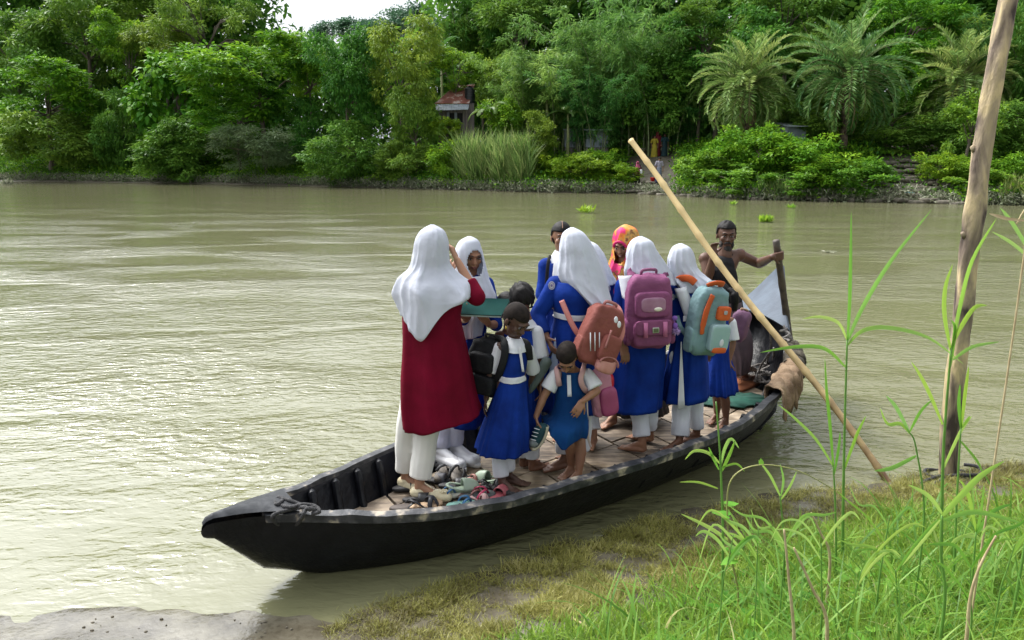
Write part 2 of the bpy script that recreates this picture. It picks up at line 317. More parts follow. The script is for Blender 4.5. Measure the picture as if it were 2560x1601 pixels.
def bamboo_mesh(seed, n=26, h=9.0):
    r = np.random.RandomState(seed); P = []; Dd = []; T = []; mb = MB()
    for c in range(n):
        b = Vector((r.normal(0, .7), r.normal(0, .7), 0)); az = r.uniform(0, 6.28); lean = r.uniform(.1, .55); hh = h * r.uniform(.65, 1.1); pts = []
        for s in np.linspace(0, 1, 9):
            o = lean * hh * (s ** 2.4); pts.append(b + Vector((math.cos(az) * o, math.sin(az) * o, hh * (s - .28 * lean * s ** 4))))
        mb.tube(pts, [.045 * (1 - .85 * s) for s in np.linspace(0, 1, 9)], 5, cap=False)
        tc_ = r.uniform(.1, .9)
        for w in range(26):
            s = r.uniform(.22, 1) ** .8; k = min(7, int(s * 8)); p = pts[k].lerp(pts[k + 1], s * 8 - k); dr = unit(r.normal(size=3) * np.array([1, 1, .4])); ln = r.uniform(.3, 1.1) * (1.25 - s * .5)
            m_ = 26; u = r.uniform(.15, 1, m_)[:, None]; q = np.array(p) + dr * ln * u - np.array([0, 0, 1]) * (ln * .45 * u ** 2) + r.normal(0, .09, (m_, 3))
            P.append(q); Dd.append(dr * .6 + r.normal(0, .55, (m_, 3)) - np.array([0, 0, .55])); T += list(np.clip(tc_ * .6 + r.uniform(0, .4, m_), 0, 1))
    P = np.concatenate(P); V, F = leaves(P, np.concatenate(Dd), .34 * r.uniform(.7, 1.3, len(P)), .06, seed)
    o = meshobj('foliage', V, F, MLEAF['bamboo'], tone=T, smooth=False); a = o.data; bpy.data.objects.remove(o)
    o = mb.build('culms', M('bamboo_culm', (.2, .24, .1), .5, (.1, .13, .05), 4)); b = o.data; bpy.data.objects.remove(o); return a, b, h
BAMB = [bamboo_mesh(31), bamboo_mesh(32, 24, 9.0)]
# leaf palms: fronds of paired leaflets
def frond(r, base, az, el, ln, curl, leaf=.5, pairs=30, w=.045, vshape=.45, mbst=None, plen=.12):
    pts = []; p = np.array(base, float); a = el; N = 14
    for s in range(N + 1):
        pts.append(p.copy()); dr = np.array([math.cos(az) * math.cos(a), math.sin(az) * math.cos(a), math.sin(a)]); p = p + dr * ln / N; a -= curl / N * (1 + .9 * s / N)
    pts = np.array(pts); P = []; Dd = []; LL = []
    side = np.array([-math.sin(az), math.cos(az), 0])
    for i_ in range(pairs):
        s = plen + (1 - plen) * i_ / pairs; k = min(N - 1, int(s * N)); q = pts[k] + (pts[k + 1] - pts[k]) * (s * N - k); t = unit(pts[k + 1] - pts[k]); nr = np.cross(side, t) * -1
        if nr[2] < 0: nr = -nr
        for sg in (-1, 1):
            P.append(q); Dd.append(side * sg * .75 + t * (.5 + .5 * s) + nr * vshape + r.normal(0, .12, 3)); LL.append(leaf * math.sin(math.pi * min(1, .18 + .8 * s)) ** .6 * r.uniform(.85, 1.1))
    if mbst is not None: mbst.tube([Vector(q) for q in pts], [.035 * (1 - .85 * i_ / N) for i_ in range(N + 1)], 4, cap=False)
    return np.array(P), np.array(Dd), np.array(LL)
def palm(name, label, base, top, R, seed, nf=70, leaf=.72, dead=8):
    r = np.random.RandomState(seed); root = empty(name, base); tag(root, label, 'palm tree', 'date palms above the far bank')
    b = Vector((0, 0, 0)); t = Vector(top) - Vector(base); mb = MB(); N = 22
    for i_ in range(N + 1):
        pass
    pts = [t * (s / N) + Vector((.06 * math.sin(s), .05 * math.cos(s * 1.3), 0)) for s in range(N + 1)]; mb.tube(pts, [.2 + .035 * (s % 2) + (.08 if s > N - 6 else 0) for s in range(N + 1)], 9)
    for s in range(70):      # leaf base stubs spiral
        u = (s + .5) / 70; a = s * 2.4; c = t * u; mb.box(c + Vector((math.cos(a) * .22, math.sin(a) * .22, 0)), (.09, .07, .16), Matrix.Rotation(a, 3, 'Z') @ Matrix.Rotation(.5, 3, 'Y'))
    mb.build('trunk', MPALMT, root)
    P = []; Dd = []; LL = []; T = []; st = MB()
    for f_ in range(nf):
        u = (f_ + .5) / nf; el = math.radians(86 - 118 * u ** 1.05 + r.uniform(-8, 8)); az = f_ * 2.399 + r.uniform(-.3, .3)
        a, b_, c = frond(r, t + Vector((math.cos(az) * .12, math.sin(az) * .12, r.uniform(-.3, .25))), az, el, R * r.uniform(.92, 1.12), (.75 + .75 * math.cos(el) ** 2) * r.uniform(.8, 1.15), leaf, 38, mbst=st)
        P.append(a); Dd.append(b_); LL.append(c); T += list(np.clip(r.uniform(.2, .75) + r.uniform(-.15, .25, len(a)), 0, 1))
    P = np.concatenate(P); V_, F_ = leaves(P, np.concatenate(Dd), np.concatenate(LL), .095, seed, fold=.5)
    fo = meshobj('fronds', V_, F_, MLEAF['palm'], root, tone=T, smooth=False); st.build('rachis', MPALMS, fo)
    P = []; Dd = []; LL = []; dm = MB()
    for f_ in range(dead):
        a, b_, c = frond(r, t + Vector((0, 0, -.4)), f_ * 2.4 + r.uniform(0, .5), -1.0, R * r.uniform(.5, .75), .7, leaf * .55, 24, mbst=dm); P.append(a); Dd.append(b_ * np.array([.4, .4, 1]) + np.array([0, 0, -.8])); LL.append(c)
    P = np.concatenate(P); V_, F_ = leaves(P, np.concatenate(Dd), np.concatenate(LL), .05, seed, fold=.5); dm.add([tuple(x) for x in V_], [tuple(x) for x in F_.tolist()])
    dm.build('dead_fronds', MDEAD, root, smooth=False); return root
MPALMT = M('palm_trunk', (.17, .12, .085), .95, (.06, .045, .035), 5, bump=.8, bscale=9); MPALMS = M('palm_rachis', (.22, .24, .09), .6); MDEAD = M('dead_frond', (.33, .24, .14), .9, (.16, .11, .06), 3)

def place(kindkey, cx, cy, rx, ry, Y, label, name='tree', cat='tree', group='trees along the far bank', rot=None, depth=.85):
    """crown centred on photo direction (cx,cy) at real distance Y, standing on the terrain"""
    me, tr, R = KINDS[kindkey]; c = d(cx, cy, Y); wx = (d(cx + rx, cy, Y) - c).length; wz = (d(cx, cy - ry, Y) - c).length
    z0 = tz(c.x, c.y) - .3; root = empty(name, (c.x, c.y, z0)); tag(root, label, cat, group); rr = random.Random(int(cx * 7 + cy)).uniform(0, 6.28) if rot is None else rot
    cr_ = bpy.data.objects.new('crown' if 'tree' in name else 'foliage', me); COL.objects.link(cr_); cr_.parent = root; cr_.location = (0, 0, c.z - z0); cr_.rotation_euler = (0, 0, rr); k = 1 / R * 1.16
    cr_.scale = (wx * k, max(wx * depth, 1.0) * k, wz * k)
    h = max(c.z - z0, .5); s = min(wx, wz) * k * 1.0
    to = bpy.data.objects.new('trunk' if 'tree' in name else 'stem', tr); COL.objects.link(to); to.parent = root; to.location = (0, 0, h); to.rotation_euler = (0, 0, rr); to.scale = (wx * k * .8, wx * k * .8, max(h / R, .05)); return root
def place_bamboo(cx, ytop, hw, Y, label, v=0):
    a, b, h = BAMB[v]; base = d(cx, ytop, Y); z0 = tz(base.x, base.y) - .2; H_ = base.z - z0; root = empty('bamboo_clump', (base.x, base.y, z0)); tag(root, label, 'bamboo', 'bamboo clumps on the far bank')
    wx = (d(cx + hw, ytop, Y) - base).length / 3.4
    for nm, me in (('foliage', a), ('culms', b)):
        o = bpy.data.objects.new(nm, me); COL.objects.link(o); o.parent = root; o.rotation_euler = (0, 0, cx * .37); o.scale = (wx, wx, H_ / h)
    return root
def shore(x): return float(np.interp(x, FX, FY))
def ysh(cx, off):
    """distance along the line of sight of column cx where it crosses the far shoreline, plus an offset"""
    u = (cx * K - 1280) / FP / math.cos(PITCH)
    for Y in np.arange(30, 130, .5):
        if Y > shore(u * Y): return Y + off
    return 100 + off
A = 'trees along the far bank'
TR = [ # kind, cx, cy, rx, ry, dist beyond shoreline, label, name
 ('mango1', 110, 235, 125, 85, 3, 'bright green leafy tree at the far left edge of the far bank'),
 ('dark1', 120, 350, 130, 75, 1.5, 'dark drooping tree low over the water below the leftmost bright tree'),
 ('dark2', 30, 110, 120, 110, 14, 'tall shaded tree in the upper left corner of the view'),
 ('dark1', 200, 90, 130, 110, 16, 'tall dark tree behind the bright tree at the far left'),
 ('mango2', 300, 110, 75, 75, 9, 'tall green tree with a bright rounded top left of the pale-trunked tree'),
 ('olive1', 385, 120, 85, 70, 9, 'tree with a yellowish crown just left of the pale-trunked tree'),
 ('teak', 410, 245, 115, 120, 4, 'tree with large hanging leaves left of the wide bright green tree'),
 ('dark2', 285, 300, 75, 110, 5, 'shaded tree in the dark gap between the two bright trees at left'),
 ('dark1', 440, 365, 110, 70, 2, 'dark tree with broad leaves dipping towards the water'),
 ('dark3', 485, 60, 118, 112, 14, 'tall open-crowned tree against the left edge of the sky gap', ),
 ('dark1', 400, 30, 130, 80, 20, 'high dark tree behind the yellowish crown'),
 ('mango2', 610, 175, 150, 85, 4, 'wide bright yellow-green tree left of centre'),
 ('mango1', 560, 265, 110, 60, 2.5, 'bright leafy tree spreading low left of the grey-green bush'),
 ('dark2', 700, 310, 70, 100, 6, 'shaded tree between the wide bright tree and the glossy dark tree'),
 ('grey', 625, 355, 110, 58, 1.5, 'grey-green tree with narrow leaves hanging near the water'),
 ('dark1', 820, 205, 95, 115, 4, 'glossy dark green tree left of the rusty-roofed house'),
 ('dark2', 830, 350, 110, 80, 2.5, 'low dark tree under the glossy dark tree'),
 ('mango1', 730, 170, 60, 60, 6, 'small bright tree below the far umbrella-shaped tree'),
 ('olive1', 945, 160, 95, 105, 4, 'tall olive-yellow tree left of the rusty-roofed house'),
 ('olive1', 980, 300, 58, 85, 2.5, 'drooping olive tree in front of the rusty-roofed house'),
 ('mango2', 1075, 160, 55, 45, 8, 'small green tree standing above the rusty roof'),
 ('dark2', 1140, 60, 85, 100, 22, 'tall dark tree right of the sky gap'),
 ('dark1', 1085, 100, 42, 50, 20, 'smaller dark tree at the right end of the sky gap'),
 ('dark1', 1230, 60, 110, 90, 20, 'dark tree behind the bamboo near the middle'),
 ('dark1', 960, 390, 75, 45, 1.5, 'low dark bushy tree at the waterline left of the reed bed'),
 ('olive2', 1255, 320, 62, 55, 3, 'yellow-green tree right of the tall reed bed'),
 ('dark2', 1700, 110, 135, 110, 12, 'large rounded dark tree behind the left date palm'),
 ('olive2', 1660, 60, 90, 60, 11, 'olive-topped tree above the left date palm'),
 ('dark1', 1860, 40, 130, 90, 16, 'dark tree between the left and middle date palms'),
 ('dark1', 1930, 120, 60, 60, 12, 'green tree filling the gap between the two larger palms'),
 ('mango2', 2130, 60, 110, 80, 14, 'bright tree behind the middle date palm'),
 ('mango1', 2180, 180, 80, 80, 11, 'green tree between the middle and right date palms'),
 ('dark2', 2300, 130, 120, 120, 14, 'dark tree behind the right date palm'),
 ('dark1', 2420, 180, 90, 150, 10, 'dark tree at the right edge behind the leaning pole'),
 ('dark2', 2100, 290, 140, 60, 9, 'shaded tree behind the terraced stone bank'),
 ('dark1', 2330, 330, 120, 70, 7, 'low dark tree near the right edge above the water'),
 ('dark1', 1560, 230, 110, 90, 10, 'dark tree behind the bathing steps'),
 ('dark2', 1420, 230, 100, 80, 12, 'dark tree above the tin shed'),
 ('dark2', 1180, 200, 75, 80, 12, 'dark tree behind the banana plants'),
 ('dark1', 1900, 290, 90, 55, 8, 'dark tree between the trunks of the left and middle palms'),
]
for k_, cx, cy, rx, ry, off, lab in [t[:7] for t in TR]: place(k_, cx, cy, rx, ry, ysh(cx, off), lab)
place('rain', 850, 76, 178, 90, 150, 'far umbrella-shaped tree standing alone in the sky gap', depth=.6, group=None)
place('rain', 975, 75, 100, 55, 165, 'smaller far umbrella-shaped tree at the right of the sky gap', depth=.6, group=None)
for cx, yt, hw, off, lab, v in [(1330, 60, 150, 9, 'bamboo clump rising right of the rusty-roofed house', 0), (1450, -10, 170, 11, 'tallest bamboo clump above the tin shed', 1), (1560, 30, 150, 10, 'bamboo clump directly above the bathing steps', 0),
   (1250, 120, 110, 8, 'lighter bamboo clump above the banana plants', 1), (1455, 195, 100, 10.5, 'low bamboo clump hanging over the tin shed', 0), (1610, 215, 100, 11, 'low bamboo clump behind the people on the steps', 1), (2350, 10, 120, 13, 'feathery bamboo clump at the upper right corner', 0), (1400, 150, 120, 7, 'middle bamboo clump behind the banana plants', 1)]:
    place_bamboo(cx, yt, hw, ysh(cx, off), lab, v)
BU = [('bush', 1712, 375, 62, 50, 3.2, 'green shrub with a rounded top right of the bathing steps'), ('lime', 1672, 405, 62, 36, 2.0, 'yellow-green shrub beside the bathing steps'), ('bush', 1790, 350, 80, 60, 4, 'green shrub below the left date palm'),
 ('lime', 1740, 425, 70, 28, 1.0, 'low yellow-green shrub on the rocks below the left palm'), ('bush', 1880, 370, 85, 55, 3, 'dense green shrub between the two larger palms'), ('bush', 1960, 405, 85, 45, 2, 'green shrub left of the stone terraces'), ('lime', 2040, 425, 70, 30, 1.2, 'bright low shrub at the foot of the stone terraces'),
 ('lime', 1880, 430, 70, 26, 1.0, 'bright low shrub at the waterline below the palms'), ('bush', 1330, 400, 55, 35, 2.5, 'green bush right of the reed bed'), ('lime', 1380, 405, 55, 32, 1.6, 'lime green bush below the tin shed'), ('bush', 1410, 380, 45, 30, 3, 'taller bush in front of the tin shed'), ('bush', 1450, 410, 42, 28, 1.6, 'round bush left of the bathing steps'),
 ('lime', 2290, 300, 50, 62, 4.0, 'bright lime shrub left of the leaning pole top'), ('bush', 2215, 390, 48, 32, 2.5, 'green bush on the stone terraces'), ('lime', 2310, 430, 60, 25, 1.0, 'bright low bush at the right of the stone terraces'), ('bush', 2280, 400, 45, 35, 2.5, 'dark leafy bush right of the stone terraces'), ('bush', 1190, 275, 50, 45, 5, 'leafy bush right of the black water tank'),
 ('bush', 1052, 302, 30, 26, 5, 'leafy bush half hiding the wall of the rusty-roofed house'), ('bush', 1060, 380, 50, 50, 2, 'dark bush left of the tall reed bed'), ('bush', 2420, 400, 60, 40, 2, 'bush at the right edge above the water')]
for k_, cx, cy, rx, ry, off, lab in BU: place(k_, cx, cy, rx, ry, ysh(cx, off), lab, 'shrub', 'shrub', 'shrubs low on the far bank')
palm('date_palm', 'left date palm with long hanging dead fronds', d(1765, 345, 53) , d(1768, 205, 53), 4.0, 51, dead=12)
palm('date_palm', 'middle date palm, the largest of the three', d(1990, 350, 50), d(2005, 180, 50), 4.5, 52, nf=74)
palm('date_palm', 'right date palm with a leaning trunk partly behind the pole', d(2228, 360, 50), d(2262, 195, 50), 3.7, 53)
# banana plants
MBAN = leafmat('leaf_banana', [(.05, .13, .03), (.1, .2, .045), (.17, .28, .06)], trans=.35, rough=.35)
def banana(cx, cyb, cyt, Y, seed, label, nl=9):
    r = np.random.RandomState(seed); b = d(cx, cyb, Y); t = d(cx, cyt, Y); b.z = tz(b.x, b.y); h = t.z - b.z; root = empty('banana_plant', b); tag(root, label, 'banana plant', 'banana plants by the house')
    mb = MB(); mb.tube([(0, 0, -.2), (.05, 0, h * .6), (0, 0, h)], [.16, .12, .07], 8); mb.build('stem', M('banana_stem', (.3, .33, .14), .6), root)
    mb = MB()
    for i_ in range(nl):
        az = i_ * 2.4 + r.uniform(-.3, .3); a = r.uniform(.6, 1.45); p = np.array([0, 0, h]); L_ = r.uniform(2.0, 2.8); N = 16; side = np.array([-math.sin(az), math.cos(az), 0]); tn = r.uniform(.2, .9)
        prev = None
        for s in range(N + 1):
            u = s / N; w = .36 * math.sin(math.pi * min(1, u * .9 + .06)) ** .6 * (1 if r.rand() > .25 else .55)
            dr = np.array([math.cos(az) * math.cos(a), math.sin(az) * math.cos(a), math.sin(a)]); nr = np.cross(side, dr); nr = nr if nr[2] > 0 else -nr
            row = [p - side * w - nr * w * .35, p, p + side * w - nr * w * .35]
            if prev: mb.add([tuple(x) for x in prev + row], [(0, 1, 4, 3), (1, 2, 5, 4)], tn)
            prev = row; p = p + dr * L_ / N; a -= .13
    mb.build('leaves', MBAN, root, tone=True, smooth=False); return root
banana(1160, 330, 265, ysh(1160, 4.0), 61, 'banana plant with light stem left of the yellow-green tree'); banana(1290, 330, 205, ysh(1290, 7), 62, 'taller banana plant above the yellow-green tree')
banana(1235, 330, 190, ysh(1235, 7.5), 63, 'banana plant with arching fronds right of the house', 10); banana(1340, 330, 270, ysh(1340, 6), 64, 'banana plant with drooping leaves left of the tin shed')
banana(1045, 330, 120, ysh(1045, 12), 65, 'tall banana plant seen above the house roof', 10)

# distant wood closing the view behind the near trees
r = np.random.RandomState(5); P = []; T = []
for u in np.arange(-600, 3000, 30):
    yt = np.interp(u, [-600, 600, 640, 1030, 1070, 3000], [-160, -100, 105, 100, -120, -140]); Y = ysh(min(max(u, -400), 2600), 24) + r.uniform(0, 6)
    if 640 < u < 1035: yt = 112
    top = d(u, yt, Y); zb = tz(top.x, top.y); nn_ = int(9 * max(2, top.z - zb))
    for k_ in range(max(6, nn_ // 2)):
        c = np.array([top.x + r.normal(0, 1.8), top.y + r.normal(0, 2), r.uniform(zb, top.z)]); q = c + r.normal(size=(16, 3)) * np.array([.9, .9, .6]); P.append(q); T += [r.uniform(.1, .7)] * 16
P = np.concatenate(P); V_, F_ = leaves(P, r.normal(size=P.shape) - np.array([0, 0, .4]), .9, .5, 5)
tag(meshobj('distant_wood', V_, F_, MLEAF['dark'], tone=T, smooth=False), 'mass of distant dark trees closing the view', 'wood', kind='stuff')

# undergrowth and silted plants along the far waterline
r = np.random.RandomState(6); P = []; Dd = []; T = []; LL = []
for cx in np.arange(-120, 2560, 1.1):
    Y0 = ysh(cx, 0); land = 1475 < cx < 1660 or 2060 < cx < 2300
    for k_ in range(10 if not land else 2):
        Y = Y0 + abs(r.normal(0, .8)); c = d(cx, 440, Y); z = tz(c.x, c.y)
        m_ = 5; q = np.array([c.x, c.y, max(z, 0)]) + r.normal(size=(m_, 3)) * np.array([.2, .2, .08]) + np.array([0, 0, r.uniform(.02, .5) if r.rand() < .6 else .05]); P.append(q)
        Dd.append(r.normal(0, .7, (m_, 3)) + np.array([0, 0, .5])); T += [r.uniform(0, 1)] * m_; LL += list(r.uniform(.12, .32, m_))
P = np.concatenate(P); V_, F_ = leaves(P, np.concatenate(Dd), np.array(LL), .07, 6)
tag(meshobj('silted_plants', V_, F_, MLEAF['mud'], tone=T, smooth=False), 'grey silt-covered plants along the far waterline', 'plants', kind='stuff')
P = []; T = []; Dd = []
for cx in np.arange(-150, 2600, 2.2):
    Y0 = ysh(cx, 0)
    if 1480 < cx < 1600: continue
    for k_ in range(14):
        off = r.uniform(.25, 12); c = d(cx + r.uniform(-3, 3), 430, Y0 + off)
        if 2060 < cx < 2270 and r.rand() < .93: continue
        z = tz(c.x, c.y); m_ = 9; P.append(np.array([c.x, c.y, z + r.uniform(.05, .7)]) + r.normal(size=(m_, 3)) * np.array([.35, .35, .2])); Dd.append(r.normal(0, .7, (m_, 3)) + np.array([0, -.2, .3])); T += [r.uniform(0, .8)] * m_
P = np.concatenate(P); V_, F_ = leaves(P, np.concatenate(Dd), r.uniform(.15, .35, len(P)), .14, 7)
tag(meshobj('undergrowth', V_, F_, MLEAF['bright'], tone=T, smooth=False), 'low green undergrowth covering the far bank', 'ground cover', kind='stuff')

def reedbed(name, cx0, cx1, cyt, off, n, label, mat, seed, hv=.45):
    r = np.random.RandomState(seed); mb = MB(); P = []; Dd = []; LL = []; T = []
    for k_ in range(n):
        cx = r.uniform(cx0, cx1); Y = ysh(cx, off + r.uniform(-.8, 1.2)); t = d(cx, cyt, Y); z = tz(t.x, t.y); h = (t.z - z) * r.uniform(1 - hv, 1.02); ln = r.normal(0, .16, 2)
        p0 = np.array([t.x, t.y, z]); p1 = p0 + np.array([ln[0] * h * .3, ln[1] * h * .3, h * .6]); tn = r.uniform(0, 1)
        for s in range(9):
            u = r.uniform(0, 1); P.append(p0 + (p1 - p0) * u); az = r.uniform(0, 6.28); el = r.uniform(.9, 1.4); Dd.append([math.cos(az) * math.cos(el) + ln[0], math.sin(az) * math.cos(el), math.sin(el)]); LL.append(h * r.uniform(.3, .5)); T.append(np.clip(tn + r.uniform(-.2, .2), 0, 1))
    V_, F_ = leaves(np.array(P), np.array(Dd), np.array(LL), .05, seed); o = meshobj(name, V_, F_, mat, tone=T, smooth=False); return tag(o, label, 'reeds', kind='stuff')
MREED = leafmat('reed_leaf', [(.11, .19, .05), (.20, .34, .08), (.42, .46, .18)], trans=.4)
reedbed('tall_reed_bed', 1080, 1250, 285, 1.2, 900, 'tall reed bed at the waterline in front of the house', MREED, 71)
reedbed('right_reed_tuft', 2375, 2450, 395, .8, 160, 'tall grass tuft at the right waterline', MREED, 72)
reedbed('palm_foot_grass', 1795, 1870, 400, .6, 160, 'grass tuft hanging below the left date palm', MREED, 73)

# ================================================================ BOAT
FLOOR = .20
def resample(P, n):
    P = np.array([tuple(p) for p in P]); L_ = np.r_[0, np.cumsum(np.linalg.norm(np.diff(P, axis=0), axis=1))]; t = np.linspace(0, L_[-1], n)
    Q = np.stack([np.interp(t, L_, P[:, i]) for i in range(3)], 1)
    for _ in range(3): Q[1:-1] = (Q[:-2] + 2 * Q[1:-1] + Q[2:]) / 4
    return Q
AX = np.array([.754, .657]); RT = np.array([.657, -.754])
def bw(al, lat, z): return (-1.58 + AX[0] * al + RT[0] * lat, 3.58 + AX[1] * al + RT[1] * lat, z)
NR = [G(535, 1308, .50), G(640, 1288, .46), G(760, 1289, .43), G(953, 1294, .41), G(1059, 1289, .40), G(1165, 1276, .40), G(1323, 1244, .40), G(1482, 1196, .41), G(1641, 1149, .42), G(1800, 1090, .43), G(1863, 1059, .45),
      G(1950, 985, .50), G(1990, 925, .58), G(1990, 870, .70), G(1968, 828, .82)]
FR = [G(530, 1298, .50), G(600, 1262, .48), G(690, 1240, .45), G(847, 1175, .42), G(995, 1108, .41), bw(2.0, -.50, .41), bw(2.6, -.56, .41), bw(3.3, -.58, .42), bw(4.0, -.56, .44), bw(4.7, -.54, .50), bw(5.2, -.50, .6), G(1831, 776, .78)]
NS = 60
Nn = resample(NR, NS); Ff = resample(FR, NS); TT = np.linspace(0, 1, NS)
EXT_N = [G(1957, 765, .98), G(1958, 712, 1.12), G(1953, 669, 1.27)]; EXT_F = [G(1890, 728, .98), G(1921, 695, 1.12), G(1950, 667, 1.27)]
keel = np.interp(TT, [0, .05, .12, .3, .8, .93, 1], [.40, .10, -.06, -.15, -.15, .0, .25])
Na = np.vstack([Nn, np.array([tuple(p) for p in EXT_N])]); Fa = np.vstack([Ff, np.array([tuple(p) for p in EXT_F])]); Ka = np.r_[keel, [.5, .8, 1.22]]
MTAR = M('tarred_wood', (.009, .010, .013), .4, (.004, .004, .006), 8, bump=.7, bscale=22, spec=.28, col3=(.035, .036, .04), ramp=(.3, .74), bdist=.012)
MRAIL = M('worn_rail', (.06, .06, .065), .55, (.018, .02, .024), 11, bump=.9, bscale=35, ramp=(.42, .56), col3=(.36, .31, .24), bdist=.005)
MPLANK, pn, plk, pb = newmat('deck_planks')
tcp = pn.new('ShaderNodeTexCoord'); mpp = pn.new('ShaderNodeMapping'); mpp.inputs['Rotation'].default_value = (0, 0, -math.radians(41)); mpp.inputs['Scale'].default_value = (1.5, 14, 4); plk.new(tcp.outputs['Object'], mpp.inputs[0])
pa = pn.new('ShaderNodeTexNoise'); pa.inputs['Scale'].default_value = 3; pa.inputs['Detail'].default_value = 6; pa.inputs['Distortion'].default_value = .6; plk.new(mpp.outputs[0], pa.inputs['Vector'])
pat = pn.new('ShaderNodeAttribute'); pat.attribute_name = 'tone'; pad = pn.new('ShaderNodeMath'); pad.operation = 'MULTIPLY_ADD'; pad.inputs[1].default_value = .62; pad.inputs[2].default_value = -.28; plk.new(pat.outputs['Fac'], pad.inputs[0])
psu = pn.new('ShaderNodeMath'); plk.new(pa.outputs['Fac'], psu.inputs[0]); plk.new(pad.outputs[0], psu.inputs[1])
pr = pn.new('ShaderNodeValToRGB'); e = pr.color_ramp.elements; e[0].position = .2; e[0].color = (.09, .065, .045, 1); e[1].position = .85; e[1].color = (.62, .50, .34, 1); x = e.new(.5); x.color = (.30, .235, .17, 1); plk.new(psu.outputs[0], pr.inputs[0])
pst = pn.new('ShaderNodeTexNoise'); pst.inputs['Scale'].default_value = 6; pst.inputs['Detail'].default_value = 5; plk.new(tcp.outputs['Object'], pst.inputs['Vector']); ps2 = pn.new('ShaderNodeValToRGB'); ps2.color_ramp.elements[0].position = .42; ps2.color_ramp.elements[1].position = .58; ps2.color_ramp.elements[0].color = (.5, .47, .43, 1); plk.new(pst.outputs['Fac'], ps2.inputs[0])
pmx = pn.new('ShaderNodeMix'); pmx.data_type = 'RGBA'; pmx.blend_type = 'MULTIPLY'; pmx.inputs[0].default_value = 1; plk.new(pr.outputs[0], pmx.inputs[6]); plk.new(ps2.outputs[0], pmx.inputs[7]); plk.new(pmx.outputs[2], pb.inputs['Base Color']); pb.inputs['Roughness'].default_value = .65
pbm = pn.new('ShaderNodeBump'); pbm.inputs['Strength'].default_value = .5; pbm.inputs['Distance'].default_value = .006; plk.new(pa.outputs['Fac'], pbm.inputs['Height']); plk.new(pbm.outputs[0], pb.inputs['Normal'])
boat = empty('wooden_boat', bw(2.9, .1, 0)); tag(boat, 'long black tarred wooden ferry boat with plank deck and raised pointed stern', 'boat')
def keep(o, par):
    """parent a mesh given in world coordinates under an unrotated empty"""
    recentre(o, par.matrix_world.translation if par.parent is None and par.type == 'EMPTY' else (0, 0, 0)); o.parent = par; o.location = (0, 0, 0); return o
bpy.context.view_layer.update()
# hull shell: outer skin, rim, inner skin
rows = []; OUT = [(0, 0), (.025, .10), (.07, .32), (.14, .58), (.24, .80), (.36, .93), (.5, 1.0)]
for i in range(len(Na)):
    a, b = Na[i], Fa[i]; w = np.linalg.norm((b - a)[:2]); row = []
    for s, dz in OUT: row.append(a + (b - a) * s * (1 if True else 1) - np.array([0, 0, 1]) * (a[2] - Ka[i]) * dz)
    for s, dz in OUT[-2::-1]: row.append(b + (a - b) * s - np.array([0, 0, 1]) * (b[2] - Ka[i]) * dz)
    rows.append([tuple(p) for p in row])
hb = MB(); hb.grid(rows)
c_ = np.mean(np.array(rows[0]), axis=0); ns_ = [[tuple(c_ + (np.array(q_) - c_) * s_ + np.array([-.045, -.03, 0]) * o_ + np.array([0, 0, dz_])) for q_ in rows[0]] for s_, o_, dz_ in ((.12, 1.15, .0), (.55, 1.0, .0), (.85, .66, .004), (1, 0, 0))]; hb.grid(ns_)
hull = hb.build('hull', MTAR); keep(hull, boat)
def inset(i, din, dz):
    a, b = Na[i], Fa[i]; w = np.linalg.norm((b - a)[:2]); u = (b - a) / max(w, 1e-6); k = min(din, w * .45)
    return a + u * k - np.array([0, 0, dz]), b - u * k - np.array([0, 0, dz])
DK0 = 5     # foredeck covers stations 0..DK0
ib = MB()
for side in (0, 1):
    rws = []
    for i in range(DK0 - 1, len(Na) - 3):
        f_ = Na[i][2] - .16
        rws.append([tuple(inset(i, .012, .002)[side]), tuple(inset(i, .05, .0)[side] + np.array([0, 0, -.004])), tuple(inset(i, .06, .03)[side]), tuple(inset(i, .10, .12)[side]), tuple(inset(i, .15, .24)[side]), tuple(inset(i, .26, .36 if i < 50 else .5)[side])])
    ib.grid(rws)
keep(ib.build('inner_skin', MTAR), boat)
# rail: a proud plank along both sides
for side in (0, 1):
    rb = MB(); rws = []
    for i in range(3, NS + 1 if side == 0 else NS):
        o0 = inset(i, -.012, .035)[side]; o1 = inset(i, -.014, -.012)[side]; o2 = inset(i, .05, -.016)[side]; o3 = inset(i, .055, .03)[side]; jz = .004 * math.sin(i * 1.7) + .003 * math.sin(i * 4.1)
        rws.append([tuple(o0), tuple(o1 + [0, 0, jz]), tuple(o2 + [0, 0, jz]), tuple(o3)])
    rb.grid(rws, closed=True); rb.f += [(0, 1, 2, 3), tuple(len(rb.v) - 1 - q for q in range(4))]; rb.t += [.5, .5]; keep(autosmooth(rb.build('rail', MRAIL)), boat)
fb = MB(); rws = []
for i in range(0, DK0 + 1):
    a, b = inset(i, .0, -.02); rws.append([tuple(a + (b - a) * s + np.array([0, 0, .018 * math.sin(math.pi * s) + .006])) for s in np.linspace(0.0, 1, 7)])
fb.grid(rws); a, b = inset(DK0, .0, -.02)
fb.grid([rws[-1], [tuple(np.array(p) - [0, 0, .07]) for p in rws[-1]]])
c_ = np.mean(np.array(rws[0]), axis=0); fb.grid([[tuple(c_ + (np.array(rws[0][k_]) - c_) * .55 + [-.045, -.03, -.035]) for k_ in range(7)], [tuple(c_ + (np.array(rws[0][k_]) - c_) * .85 + [-.03, -.02, -.012]) for k_ in range(7)], rws[0]])
keep(fb.build('foredeck', M('worn_foredeck', (.07, .072, .078), .55, (.022, .024, .028), 9, bump=.5, bscale=30, ramp=(.5, .7), col3=(.26, .24, .2), bdist=.006, spec=.3)), boat)
